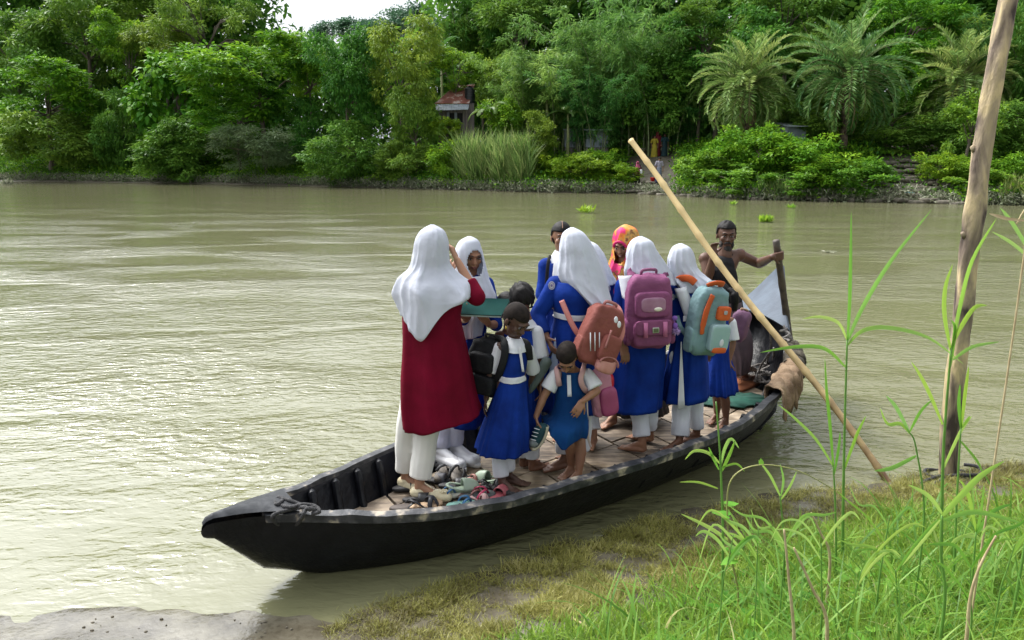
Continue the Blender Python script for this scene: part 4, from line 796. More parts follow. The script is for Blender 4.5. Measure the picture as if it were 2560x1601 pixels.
def loft(rows, name, mat, parent, folds=(), n=72, closed=True, thick=.0025, cut=None, rowsub=6, seed=0, foldtop=.15, smooth=True, crease=.0035):
    """cloth as stacked rings. row = (L point, R point, depth, dip, dipx, back): ring spans L-R, half-depth along the view; the near side hangs lower by dip round lateral dipx"""
    A_ = []
    for rw in rows:
        L_, R_, dp = Vector(rw[0]), Vector(rw[1]), rw[2]; dip = rw[3] if len(rw) > 3 else 0; dx = rw[4] if len(rw) > 4 else 0; bdip = rw[5] if len(rw) > 5 else 0
        A_.append([*((L_ + R_) / 2), *((R_ - L_) / 2), dp, dip, dx, bdip])
    A_ = np.array(A_); m_ = len(A_); t = np.linspace(0, m_ - 1, (m_ - 1) * rowsub + 1); B_ = np.zeros((len(t), A_.shape[1]))
    for j in range(A_.shape[1]):      # catmull-rom rows
        for i, tt in enumerate(t):
            k_ = min(int(tt), m_ - 2); u = tt - k_; p0, p1, p2, p3 = A_[max(k_ - 1, 0), j], A_[k_, j], A_[k_ + 1, j], A_[min(k_ + 2, m_ - 1), j]
            B_[i, j] = .5 * (2 * p1 + (p2 - p0) * u + (2 * p0 - 5 * p1 + 4 * p2 - p3) * u * u + (3 * p1 - p0 - 3 * p2 + p3) * u ** 3)
    th = np.arange(n) / n * 2 * math.pi; r = np.random.RandomState(seed); ph = r.uniform(0, 6.28, 12); G_ = []; cre = [(r.randint(1, 6), r.uniform(-7, 7), r.uniform(0, 6.28), r.uniform(.5, 1)) for _ in range(7)]
    for i in range(len(t)):
        c, h, dp, dip, dx, bd = B_[i, :3], B_[i, 3:6], B_[i, 6], B_[i, 7], B_[i, 8], B_[i, 9]; v = t[i] / (m_ - 1); vf = np.clip((v - foldtop) / (1 - foldtop), 0, 1)
        w = np.zeros(n)
        for q, (k_, amp, tw) in enumerate(folds): w += 2.4 * amp * (.75 - np.abs(np.sin((k_ * th + ph[q] + tw * v * 3 + .9 * np.sin(2 * th + ph[q + 4])) / 2)) ** .7) * vf * (.75 + .4 * np.sin(th + v * 4 + ph[q + 6]))
        for k_, kv, pq, am in cre: w += crease * am * (1.7 - 2 * np.abs(np.sin((k_ * th + kv * v + pq + .8 * np.sin(3 * v + th + pq)) / 2)) ** .45) * (.25 + .75 * vf)
        w = w * np.where(w < 0, .45, 1.0)
        hl = np.linalg.norm(h); hh = h / max(hl, 1e-6); X = np.cos(th) * (hl + w); Yd = np.sin(th) * (dp + w)
        near = np.clip(-np.sin(th), 0, 1) ** .5; far = np.clip(np.sin(th), 0, 1) ** .5
        z = -dip * near * np.exp(-(np.abs(np.cos(th) - dx) / .5) ** 1.5) - bd * far
        G_.append(c + X[:, None] * hh + Yd[:, None] * np.array([0, 1, 0]) + z[:, None] * np.array([0, 0, 1]))
    G_ = np.array(G_); V_ = G_.reshape(-1, 3); R__ = len(t); i, j = np.meshgrid(np.arange(R__ - 1), np.arange(n), indexing='ij'); a = (i * n + j).ravel(); b = (i * n + (j + 1) % n).ravel(); F_ = np.stack([a, b, b + n, a + n], 1)
    if cut is not None:
        cc = V_[F_].mean(axis=1); F_ = F_[~cut(cc)]
    if not closed: pass
    o = meshobj(name, V_, F_, mat); mod(o, 'SOLIDIFY', thickness=thick, offset=1); bake(o); o.data.polygons.foreach_set('use_smooth', np.ones(len(o.data.polygons), dtype=bool))
    recentre(o, parent.location); o.parent = parent; o.location = (0, 0, 0); return o
def facecut(c, f, s, w=.060, h=.086, dz=-.014, up=(0, 0, 1)):
    c = Vector(c); f, r_, u = frame(f, up); c, f, r_, u = [np.array(q) for q in (c, f, r_, u)]
    def fn(p):
        q = p - c - u * dz * s; return (q @ f > .048 * s) & (((q @ r_) / (w * s)) ** 2 + ((q @ u) / (h * s)) ** 2 < 1)
    return fn
def hairshell(c, f, s, name, mat, parent, k=1.07, up=(0, 0, 1), front=.055, low=-.03, mess=0, seed=0, ears=True):
    """hair cap over the skull, open over the face"""
    c = Vector(c); f, r_, u = frame(f, up); R_ = rotmat(r_, f, u); q = MB(); q.ell((0, 0, 0), (1, 1, 1), None, 40, 28); V_ = np.array(q.v); r = np.random.RandomState(seed)
    nz = 1 + mess * (np.sin(V_ @ np.array([7., 3, 5]) + 1) * np.sin(V_ @ np.array([-4., 9, 2])) + .6 * np.sin(V_ @ np.array([15., -11, 13]))); W_ = V_ * np.array([.076, .094, .094]) * k * nz[:, None] + np.array([0, -.012, .022])
    F_ = [fc for fc in q.f if not ((np.mean([W_[i][1] for i in fc]) > .01 and np.mean([W_[i][2] for i in fc]) < front + .0) or np.mean([W_[i][2] for i in fc]) < low - .25 * 0)]
    Rn = np.array(R_); V2 = (W_ * s) @ Rn.T + np.array(c) - np.array(parent.location); o = meshobj(name, V2, F_, mat, parent); mod(o, 'SOLIDIFY', thickness=.006, offset=0); return o
def arm(bd, sl, sh, el, wr, s, r=(.040, .033, .023), sleeve=1.0, srad=(.062, .052), palm=(0, 0, -1), tip=None, curl=.5, thumb=1, flat=True):
    """skin arm into bd; sleeve into sl down to fraction (1 = elbow, 2 = wrist)"""
    sh, el, wr = Vector(sh), Vector(el), Vector(wr); cap(bd, sh, r[0] * s, el, r[1] * s); cap(bd, el, r[1] * s, el.lerp(wr, .35), r[1] * 1.03 * s); cap(bd, el.lerp(wr, .3), r[1] * 1.0 * s, wr, r[2] * s)
    if tip is None: tip = wr + (wr - el)
    hand(bd, wr, tip, s, palm, curl, thumb)
    if sl is not None:
        if sleeve <= 1: cap(sl, sh, srad[0] * s, sh.lerp(el, sleeve), srad[1] * s * 1.12, flat1=True)
        else: cap(sl, sh, srad[0] * s, el, srad[1] * s); cap(sl, el, srad[1] * s, el.lerp(wr, sleeve - 1), srad[1] * .82 * s, flat1=True)
def leg(bd, tr, hip, knee, heel, toe, s, cuff=None, tw=(.095, .07, .065), bare=True):
    hip, knee, heel, toe = map(Vector, (hip, knee, heel, toe)); a = (toe - heel); a.z = 0; a.normalize(); ank = heel + a * .035 * s + Vector((0, 0, .075 * s))
    cap(bd, hip, .078 * s, knee, .050 * s); cap(bd, knee, .050 * s, knee.lerp(ank, .35) - a * .01, .050 * s); cap(bd, knee.lerp(ank, .3) - a * .01, .050 * s, ank, .031 * s); foot(bd, heel, toe, s, ank)
    if tr is not None:
        e = knee.lerp(ank, cuff if cuff else .95); cap(tr, hip, tw[0] * s, knee, tw[1] * s); cap(tr, knee, tw[1] * s, e, tw[2] * s, flat1=True)
FZ = FLOOR + .012
def fl(x, y): return G(x, y, FZ)
def roundbox(q, c, h, R_, e=.35, n=28, m_=16):
    V_ = []; sg = lambda v: math.copysign(abs(v) ** e, v)
    for i in range(m_ + 1):
        a = math.pi * i / m_
        for j in range(n):
            b = 2 * math.pi * j / n; V_.append(Vector(c) + R_ @ Vector((h[0] * sg(math.sin(a)) * sg(math.cos(b)), h[1] * sg(math.sin(a)) * sg(math.sin(b)), h[2] * sg(math.cos(a)))))
    q.add(V_, [(i * n + j, (i + 1) * n + j, (i + 1) * n + (j + 1) % n, i * n + (j + 1) % n) for i in range(m_) for j in range(n)])
def torso(mb, ch, pe, nk, sl_, sr_, s, g_=0.0, cut_neck=False):
    ch, pe, nk, sl_, sr_ = map(Vector, (ch, pe, nk, sl_, sr_)); Y1 = (0, 1, 0)
    cap(mb, pe, .115 * s + g_, ch, .118 * s + g_, sq=.78, up=Y1, n=18); cap(mb, sl_, .050 * s + g_, sr_, .050 * s + g_, n=14); m_ = (sl_ + sr_) / 2
    cap(mb, ch, .105 * s + g_, m_, .085 * s + g_, sq=.8, up=Y1, n=16); cap(mb, sl_.lerp(m_, .25), .05 * s + g_, ch, .1 * s + g_, n=14); cap(mb, sr_.lerp(m_, .25), .05 * s + g_, ch, .1 * s + g_, n=14)
    if not cut_neck: cap(mb, m_, .055 * s, nk, .047 * s)
def finish(bd, label, skin_, org, cat='person', group=None, vox=.0055):
    b = fuse(bd, 'person', skin_, vox, 3, origin=org); tag(b, label, cat, group); bpy.context.view_layer.update(); return b
def patch(name, mat, parent, pts, rows=8, thick=.003, bulge=0):
    """small cloth panel through 4 corner points (tl, tr, br, bl)"""
    a, b, c, e = map(Vector, pts); q = MB(); q.grid([[tuple(a.lerp(e, v).lerp(b.lerp(c, v), u) + Vector((0, -bulge * math.sin(math.pi * u), 0)) - parent.location) for u in np.linspace(0, 1, 7)] for v in np.linspace(0, 1, rows)])
    o = q.build(name, mat, parent); mod(o, 'SOLIDIFY', thickness=thick, offset=0); bake(o); return o
def strip(name, mat, parent, pts, w, th=.25, up=(0, -1, 0), world=False):
    q = MB(); L_ = spline(pts, 6); q.tube(L_ if world else [p - parent.location for p in L_], w, 8, flat=th, up=up); return q.build(name, mat, parent)
def shoe(name, heel, toe, s, mat, parent, solem=None, kind_='flat'):
    heel, toe = Vector(heel), Vector(toe); a = (toe - heel); a.z = 0; a.normalize(); up = Vector((0, 0, 1)); q = MB(); L_ = .235 * s; heel = heel - a * .01
    if kind_ == 'flat':
        cap(q, heel + a * .03 + up * .02, .040 * s, heel + a * L_ * .8 + up * .014, .043 * s, sq=.8, up=up); cap(q, heel + a * .02 + up * .028, .037 * s, heel + a * .05 + up * .035, .038 * s); cap(q, heel + a * L_ * .7 + up * .02, .042 * s, heel + a * L_ * .95 + up * .016, .030 * s)
    else:
        for x in (-.015, .015): cap(q, heel + a * .035 + up * .04 + Vector((a.y, -a.x, 0)) * x, .036 * s, heel + a * L_ * .93 + up * .034 + Vector((a.y, -a.x, 0)) * x * 1.3, .034 * s)
        cap(q, heel + a * .035 + up * .05, .037 * s, heel + a * .06 + up * .105, .040 * s, flat1=True); cap(q, heel + a * .07 + up * .09, .035 * s, heel + a * L_ * .8 + up * .04, .032 * s)
    o = fuse(q, name, mat, .005, 3, parent)
    if kind_ != 'flat':
        q = MB(); n_ = 22; sd = Vector((a.y, -a.x, 0)); O = [(L_ * .56 + (L_ * .60) * math.cos(t), (.048 - .008 * math.cos(t)) * math.sin(t)) for t in [2 * math.pi * k_ / n_ for k_ in range(n_)]]
        q.grid([[heel + a * x + sd * y * s + up * z - parent.location for x, y in O] for z in (-.004, .022)], closed=True); q.f += [tuple(range(n_ - 1, -1, -1)), tuple(range(n_, 2 * n_))]; q.t += [.5, .5]; q.build('sole', solem or mat, o)
        for k_ in range(4): c = heel + a * (L_ * (.42 + .08 * k_)) + up * (.088 - .013 * k_); strip('lace', MWC, o, [c - sd * .02, c + up * .004, c + sd * .02], .003, 1, world=False) if False else None
    return o
def badge(c, r_, parent, R_=None):
    q = MB(); R_ = R_ or Matrix.Rotation(math.radians(90), 3, 'X'); n_ = 20
    for rad, z, t in ((r_, 0, 0), ):
        q.add([Vector(c) - parent.location + R_ @ Vector((rad * .85 * math.cos(2 * math.pi * k_ / n_), rad * 1.1 * math.sin(2 * math.pi * k_ / n_), .004)) for k_ in range(n_)], [tuple(range(n_))])
    b = q.build('badge', M('badge_white', (.62, .62, .66), .6, (.5, .5, .55), 90), parent); q = MB(); q.tube([Vector(c) - parent.location + R_ @ Vector((r_ * .6 * math.cos(2 * math.pi * k_ / n_), r_ * .8 * math.sin(2 * math.pi * k_ / n_), .006)) for k_ in range(n_ + 1)], r_ * .07, 5, cap=False)
    q.ell(Vector(c) - parent.location + R_ @ Vector((0, 0, .005)), (r_ * .28, .003, r_ * .35)); q.build('emblem', M('badge_emblem', (.20, .16, .38), .6), b)
FOLD = [(5, .010, .3), (9, .009, -.2), (14, .005, .5)]; SK_F = [(6, .013, .1), (11, .010, -.1), (19, .006, .1)]; HJ = [(4, .012, .8), (7, .014, -.9), (13, .010, 1.4)]

# ---- P1: the teacher in a crimson coat, seen from behind
h1, t1, h2, t2 = fl(1036, 1240), fl(1128, 1250), fl(1004, 1214), fl(1062, 1230); p = P_((h1.y + h2.y) / 2, 1.0); bd = MB(); tr = MB(); slv = MB()
ch, pe, nk, hc = p(1085, 745), p(1078, 920), p(1082, 672), p(1079, 620); sL, sR = p(1024, 708), p(1143, 706)
torso(bd, ch, pe, nk, sL, sR, 1); head(bd, hc, (.6, .8, -.1), .93, ears=False); cap(bd, nk, .05, hc, .05)
leg(bd, tr, p(1052, 935), p(1018, 1075, .02), h2, t2, 1, .86, (.10, .078, .070)); leg(bd, tr, p(1100, 930), p(1066, 1085, -.04), h1, t1, 1, .84, (.10, .082, .075))
arm(bd, slv, sR, p(1192, 742, -.05), p(1143, 652, .03), 1, sleeve=1.42, srad=(.062, .058), palm=(-1, .2, -.2), tip=p(1120, 600, .06), curl=.62, thumb=-1)
arm(bd, slv, sL, p(1062, 760, .22), p(1112, 700, .30), 1, sleeve=1.6, palm=(0, 1, 0), tip=p(1130, 655, .28), curl=.7)
P1 = finish(bd, 'woman in crimson coat and long white headscarf seen from behind, arm raised to face', SK['light'], (h1 + h2) / 2)
fuse(tr, 'trousers', MCR, .008, 4, P1, wrinkle=.006, seed=1); fuse(slv, 'sleeves', MRD, .008, 4, P1, wrinkle=.006, seed=2)
loft([(p(1030, 700), p(1140, 698), .06), (p(1006, 732), p(1162, 726), .105), (p(1005, 790), p(1152, 790), .145), (p(1006, 850), p(1160, 848), .165), (p(1004, 925), p(1176, 920), .185), (p(1003, 1000), p(1190, 988), .205), (p(1007, 1052), p(1202, 1030), .22, .05, -.45)], 'coat', MRD, P1, [(4, .018, .2), (7, .014, -.2), (12, .008, .3)], seed=3, crease=.004)
loft([(p(1077, 562), p(1085, 562), .01), (p(1052, 577), p(1107, 576), .07), (p(1039, 604), p(1117, 601), .10), (p(1036, 640), p(1119, 638), .108), (p(1028, 668), p(1125, 664), .11), (p(1002, 694), p(1152, 688), .14), (p(993, 725), p(1176, 706), .175), (p(998, 755), p(1184, 722), .19, .06, -.15), (p(1003, 772), p(1180, 738), .195, .20, -.35, -.05)], 'headscarf', MWH, P1, [(4, .011, 1.0), (7, .014, -1.1), (12, .009, 1.6)], n=120, seed=4, cut=facecut(hc, (.6, .8, -.1), 1), foldtop=.08, crease=.008)
MCF = M('cream_leather', (.68, .60, .40), .5, (.6, .52, .34), 10)
for h_, t_ in ((h1, t1), (h2, t2)): s_ = shoe('shoe', h_, t_, 1.05, MCF, P1)
q = MB(); c = h1.lerp(t1, .80) + Vector((0, 0, .055))
for k_ in range(7): a = k_ * .9; q.ell(c + Vector((math.cos(a) * .018, math.sin(a) * .018, 0)) - P1.location, (.014, .008, .006), Matrix.Rotation(a, 3, 'Z'), 8, 5)
q.build('shoe_flower', MCF, P1)

# ---- P2: girl in white headscarf and white sneakers holding the green book
h1, t1, h2, t2 = fl(1090, 1153), fl(1152, 1175), fl(1126, 1142), fl(1183, 1162); p = P_((h1.y + h2.y) / 2, .95); bd = MB(); tr = MB(); slv = MB(); f = (.32, -.85, -.28)
ch, pe, nk, hc = p(1178, 745), p(1175, 900), p(1176, 690), p(1178, 638); sL, sR = p(1140, 712), p(1216, 712)
torso(bd, ch, pe, nk, sL, sR, .92); cap(bd, nk, .045, hc, .05); head(bd, hc, f, .96, ears=False); leg(bd, tr, p(1160, 930), p(1112, 1048), h1, t1, .95, .85, (.09, .07, .07)); leg(bd, tr, p(1188, 930), p(1142, 1040), h2, t2, .95, .85, (.09, .07, .07))
arm(bd, slv, sR, p(1240, 812, -.08), p(1222, 812, -.24), .92, sleeve=1.3, palm=(0, 0, 1), tip=p(1198, 778, -.36), curl=.3); arm(bd, slv, sL, p(1150, 800, -.05), p(1165, 800, -.22), .92, sleeve=1.7, palm=(0, 0, 1), tip=p(1172, 775, -.3), curl=.3)
torso(slv, ch, pe, nk, sL, sR, .92, .006, True)
P2 = finish(bd, 'girl in white headscarf and chunky white sneakers looking down behind the crimson coat', SK['mid'], (h1 + h2) / 2)
face(hc, f, .96, P2, MLIP); fuse(tr, 'trousers', M('lilac_white_cotton', (.55, .56, .68), .85, (.48, .48, .6), 4, bump=.4, bscale=18), .008, 4, P2, wrinkle=.01, seed=5); fuse(slv, 'sleeves', MBL, .008, 4, P2)
loft([(p(1152, 725), p(1208, 725), .10), (p(1152, 800), p(1204, 800), .12), (p(1148, 850), p(1199, 850), .13), (p(1135, 950), p(1204, 950), .15), (p(1125, 1055), p(1208, 1055), .17)], 'tunic', MBL, P2, FOLD, seed=6)
loft([(p(1170, 591), p(1177, 591), .01), (p(1148, 604), p(1196, 602), .07), (p(1138, 628), p(1206, 628), .10), (p(1138, 662), p(1213, 658), .105), (p(1139, 692), p(1222, 690), .12), (p(1140, 722), p(1234, 718), .15), (p(1145, 760), p(1240, 745), .17), (p(1146, 800), p(1212, 792), .165), (p(1156, 838), p(1202, 832), .155)], 'headscarf', MWH, P2, HJ, n=110, seed=7, cut=facecut(hc, f, .96, .060, .084, -.016))
MSN = M('white_leather', (.74, .74, .76), .45, (.66, .66, .68), 14); MSN2 = M('white_rubber', (.8, .8, .8), .6)
for h_, t_ in ((h1, t1), (h2, t2)): shoe('sneaker', h_, t_, 1.12, MSN, P2, MSN2, 'sneaker')
co = [p(1163, 744, -.2), p(1277, 748, -.2), p(1253, 789, -.42), p(1148, 785, -.42)]; q = MB(); up = (co[1] - co[0]).cross(co[3] - co[0]).normalized(); up = up if up.y > 0 else -up
root = empty('green_book', co[3]); tag(root, 'dark green hardback register held open above the shaved child', 'book')
q.add([c - co[3] for c in co] + [c + up * .006 - co[3] for c in co], [(0, 1, 2, 3), (7, 6, 5, 4), (0, 4, 5, 1), (1, 5, 6, 2), (2, 6, 7, 3), (3, 7, 4, 0)]); q.build('cover', M('green_cover', (.004, .045, .04), .8, (.003, .035, .03), 8, spec=.1), root, smooth=False)
q = MB(); cc = sum(co, Vector()) / 4; ci = [c.lerp(cc, .03) + up * .007 for c in co]; q.add([c - co[3] for c in ci] + [c + up * .012 - co[3] for c in ci], [(0, 1, 2, 3), (7, 6, 5, 4), (0, 4, 5, 1), (1, 5, 6, 2), (2, 6, 7, 3), (3, 7, 4, 0)]); q.build('pages', M('paper', (.5, .6, .62), .8), root, smooth=False)

def child(p, s, label, skin_, heads, legs_, joints, blouse_arms, pina, hem, pants, hairk, belt=None, origin=None, seedn=0, dressmat=None, bare=False, extra=None, collar=None):
    ch, pe, nk, sL, sR = joints; hc, f = heads; bd = MB(); bl = MB(); tr = MB(); torso(bd, ch, pe, nk, sL, sR, s); cap(bd, nk, .042 * s, hc, .045 * s); head(bd, hc, f, extra or s)
    for a in legs_: leg(bd, None if bare else tr, *a[:4], s, a[4] if len(a) > 4 else .9, (.085, .066, .062))
    torso(bl, ch, pe.lerp(ch, .3), nk, sL, sR, s * .97, .0, True)
    for a in blouse_arms: arm(bd, bl, *a[0], s, **a[1])
    b = finish(bd, label, skin_, origin); fuse(bl, 'blouse', MWC, .007, 4, b, wrinkle=.006, seed=seedn)
    if not bare: fuse(tr, 'trousers', MWC, .008, 4, b, wrinkle=.010, seed=seedn + 1)
    loft(pina, 'pinafore', dressmat or MBL, b, SK_F, n=96, seed=seedn + 2, foldtop=.45)
    if belt: loft(belt, 'belt', MWC, b, (), n=48, thick=.006)
    if collar: loft(collar, 'collar', MWC, b, [(2, .004, 0)], n=48, thick=.004)
    return b
# ---- P3: shaven-headed child with black backpack
h1, t1, h2, t2 = fl(1262, 1206), fl(1300, 1212), fl(1246, 1222), fl(1290, 1233); p = P_((h1.y + h2.y) / 2, .8); hc = p(1290, 800, -.05); f = (.55, -.55, -.62)
P3 = child(p, .80, 'shaven-headed child in blue pinafore with white collar and belt, looking down', SK['deep'], (hc, f), [(p(1262, 1000), p(1245, 1120, -.02), h2, t2, .86), (p(1292, 1000), p(1268, 1115), h1, t1, .8)], (p(1283, 895), p(1275, 975), p(1284, 842), p(1250, 870), p(1316, 872)),
   [((p(1247, 872), p(1226, 935), p(1216, 997)), dict(sleeve=.92, srad=(.055, .058), palm=(1, 0, 0), tip=p(1209, 1035), curl=.35)), ((p(1318, 874, .03), p(1335, 935, .1), p(1322, 985, .12)), dict(sleeve=.9, srad=(.055, .055), palm=(-1, 0, 0), curl=.4))],
   [(p(1262, 866), p(1312, 868), .078), (p(1252, 900), p(1318, 902), .098), (p(1249, 940), p(1312, 940), .10), (p(1243, 965), p(1315, 962), .112), (p(1222, 1025), p(1319, 1022), .145), (p(1202, 1085), p(1321, 1082), .17), (p(1192, 1122), p(1318, 1122), .18)], None, None, None,
   belt=[(p(1247, 934), p(1313, 934), .107), (p(1246, 948), p(1314, 948), .109)], origin=(h1 + h2) / 2, seedn=10, extra=.93, collar=[(p(1270, 840), p(1303, 845), .05), (p(1255, 858), p(1316, 864), .085), (p(1253, 872), p(1318, 876), .10)])
face(hc, f, .93, P3, MLIPD); hairshell(hc, f, .93, 'hair', MSHV, P3, k=1.015, front=.058)
patch('placket', MWC, P3, [p(1295, 866, -.095), p(1302, 866, -.095), p(1311, 930, -.098), p(1305, 930, -.098)]); q = MB(); q.ell(hc - P3.location + Vector((-.062, -.03, -.045)), (.006, .004, .012)); q.build('earring', M('gold', (.8, .55, .15), .25, metal=1), P3)
# ---- P4: messy-haired child turned away
h1, t1 = fl(1322, 1180), fl(1352, 1172); h2, t2 = fl(1300, 1170), fl(1325, 1160); p = P_(h1.y, .85); hc = p(1304, 752, 0); f = (-.25, .8, -.5)
P4 = child(p, .86, 'child with tousled black hair turned away beside the shaven-headed child', SK['brown'], (hc, f), [(p(1330, 1010), p(1328, 1095), h1, t1, .8), (p(1305, 1010), p(1305, 1090), h2, t2, .8)], (p(1318, 860), p(1315, 970), p(1316, 800), p(1292, 830), p(1344, 828)),
   [((p(1342, 832, -.03), p(1353, 905, -.05), p(1352, 955, -.08)), dict(sleeve=.85, srad=(.056, .064), palm=(-1, 0, 0), curl=.4)), ((p(1292, 832, .03), p(1280, 900, .1), p(1290, 950, .1)), dict(sleeve=.85, srad=(.055, .055), curl=.4))],
   [(p(1300, 822), p(1335, 822), .08), (p(1292, 870), p(1342, 870), .10), (p(1292, 930), p(1340, 930), .11), (p(1285, 1000), p(1346, 1000), .14), (p(1280, 1110), p(1352, 1100), .17)], None, None, None, origin=h1, seedn=20, extra=.92, collar=[(p(1300, 795), p(1330, 798), .05), (p(1292, 815), p(1343, 815), .085)])
hairshell(hc, f, .93, 'hair', MHAIR, P4, k=1.14, low=-.06, mess=.06, front=.07)
# ---- P5: child with hair band, mostly hidden
h1, t1 = fl(1296, 1148), fl(1282, 1138); p = P_(h1.y, .85); hc = p(1270, 770); f = (-.3, .45, -.7)
P5 = child(p, .82, 'child with smooth black hair and a hair band behind the shaven-headed child', SK['brown'], (hc, f), [(p(1290, 1010), p(1292, 1085), h1, t1, .8), (p(1270, 1010), p(1270, 1080), fl(1270, 1145), fl(1258, 1136), .8)], (p(1275, 870), p(1278, 970), p(1272, 812), p(1250, 840), p(1300, 840)),
   [((p(1300, 842), p(1306, 900, .05), p(1300, 950)), dict(sleeve=.85, srad=(.052, .055))), ((p(1250, 842), p(1245, 900), p(1250, 940)), dict(sleeve=.85, srad=(.052, .055)))],
   [(p(1258, 832), p(1294, 832), .08), (p(1252, 900), p(1300, 900), .10), (p(1245, 1000), p(1305, 1000), .13), (p(1240, 1090), p(1312, 1085), .16)], None, None, None, origin=h1, seedn=30, extra=.9)
hairshell(hc, f, .9, 'hair', MHAIR, P5, k=1.07, low=-.05, front=.07); fr_, rr_, uu_ = frame(f); q = MB(); q.tube([hc + (rr_ * math.cos(a) * .085 + uu_ * (math.sin(a) * .11 + .015)) * .92 - P5.location for a in np.linspace(0, math.pi, 14)], .006, 6); q.build('hair_band', M('hair_band', (.05, .06, .09), .4), P5)

# ---- P6: child bending forward with a shoe in hand
h1, t1, h2, t2 = fl(1454, 1200), fl(1408, 1216), fl(1434, 1182), fl(1396, 1204); p = P_((h1.y + h2.y) / 2, .75); hc = p(1418, 893, -.14); f = (-.12, -.62, -.78); org = (h1 + h2) / 2
P6 = child(p, .80, 'barefoot child bending forward in dark blue pinafore with a shoe in one hand', SK['mid'], (hc, f), [(p(1440, 1035, .1), p(1450, 1108, -.02), h1, t1), (p(1415, 1035, .1), p(1424, 1112, -.01), h2, t2)], (p(1428, 960, .0), p(1430, 1030, .1), p(1424, 915, -.08), p(1390, 938, -.04), p(1466, 936, -.04)),
   [((p(1388, 940, -.05), p(1358, 995, -.08), p(1340, 1042, -.12)), dict(sleeve=.62, srad=(.056, .06), palm=(1, 0, 0), tip=p(1346, 1070, -.12), curl=.45)), ((p(1468, 938, -.05), p(1492, 978, -.1), p(1457, 1003, -.2)), dict(sleeve=.8, srad=(.056, .062), palm=(0, 1, 0), tip=p(1438, 1035, -.24), curl=.35))],
   [(p(1402, 926, -.04), p(1456, 924, -.04), .075), (p(1392, 955, -.02), p(1466, 955, -.02), .10), (p(1388, 1000), p(1468, 1000), .125), (p(1376, 1035, .02), p(1470, 1035, .02), .16), (p(1362, 1050, 0), p(1468, 1062, 0), .19), (p(1358, 1052, -.02), p(1462, 1082, 0), .19, .10, -.2)], None, None, None, origin=org, seedn=40, dressmat=MBL2, bare=True, extra=.88)
hairshell(hc, f, .88, 'hair', MSHV, P6, k=1.02, low=-.07, front=.058); face(hc, f, .88, P6, MLIPD)
patch('placket', MWC, P6, [p(1417, 938, -.13), p(1427, 938, -.13), p(1429, 992, -.15), p(1419, 992, -.15)])
root = empty('canvas_shoe', p(1345, 1068, -.14)); tag(root, 'dark teal canvas shoe with grey toe held by the bending child', 'shoe'); q = MB(); o0 = root.location
cap(q, p(1352, 1072, -.13) - o0, .040, p(1337, 1108, -.14) - o0, .034); cap(q, p(1358, 1070, -.13) - o0, .032, p(1350, 1095, -.13) - o0, .03); fuse(q, 'upper', M('teal_canvas', (.012, .06, .075), .8, (.008, .04, .05), 20, bump=.4), .005, 3, root) if False else q.build('upper', M('teal_canvas', (.012, .06, .075), .8, (.008, .04, .05), 20, bump=.4), root)
q = MB(); q.tube(spline([p(1368, 1066, -.13) - o0, p(1364, 1085, -.13) - o0, p(1352, 1108, -.13) - o0, p(1338, 1120, -.14) - o0, p(1328, 1120, -.15) - o0], 5), .013, 8, flat=2.6, up=(0, 1, 0)); q.build('sole', M('cream_rubber', (.55, .5, .36), .7), root)
q = MB(); q.ell(p(1334, 1108, -.15) - o0, (.036, .034, .028)); q.build('toe_cap', M('grey_canvas', (.24, .26, .26), .8, (.16, .18, .18), 40), root)
q = MB()
for k_ in range(4): q.tube([p(1326 + 3 * k_, 1098 - 9 * k_, -.175) - o0, p(1340 + 3 * k_, 1102 - 9 * k_, -.18) - o0], .003, 5)
q.build('laces', MWC, root)

def girl(p, s, label, skin_, heads, legs_, joints, arms_, tunic, scarf, origin, seedn, tmat=None, smat=None, cutf=None, folds=None, slv_mat=None, hem=None, hs=None):
    ch, pe, nk, sL, sR = joints; hc, f = heads; bd = MB(); sl = MB(); tr = MB(); torso(bd, ch, pe, nk, sL, sR, s); cap(bd, nk, .045 * s, hc, .048 * s); head(bd, hc, f, hs or s, ears=not scarf)
    for a in legs_: leg(bd, tr, *a[:4], s, a[4] if len(a) > 4 else .88, a[5] if len(a) > 5 else (.09, .075, .07))
    torso(sl, ch, pe.lerp(ch, .5), nk, sL, sR, s, .014, True)
    for a in arms_: arm(bd, sl, *a[0], s, **a[1])
    b = finish(bd, label, skin_, origin); fuse(sl, 'tunic_top', slv_mat or tmat or MBL, .008, 4, b, wrinkle=.008, seed=seedn); fuse(tr, 'trousers', MWC, .008, 4, b, wrinkle=.008, seed=seedn + 1)
    loft(tunic, 'tunic', tmat or MBL, b, SK_F, n=96, seed=seedn + 2, foldtop=.3)
    if scarf: loft(scarf, 'headscarf', smat or MWH, b, folds or HJ, n=120, seed=seedn + 3, cut=cutf, foldtop=.1, crease=.006)
    return b
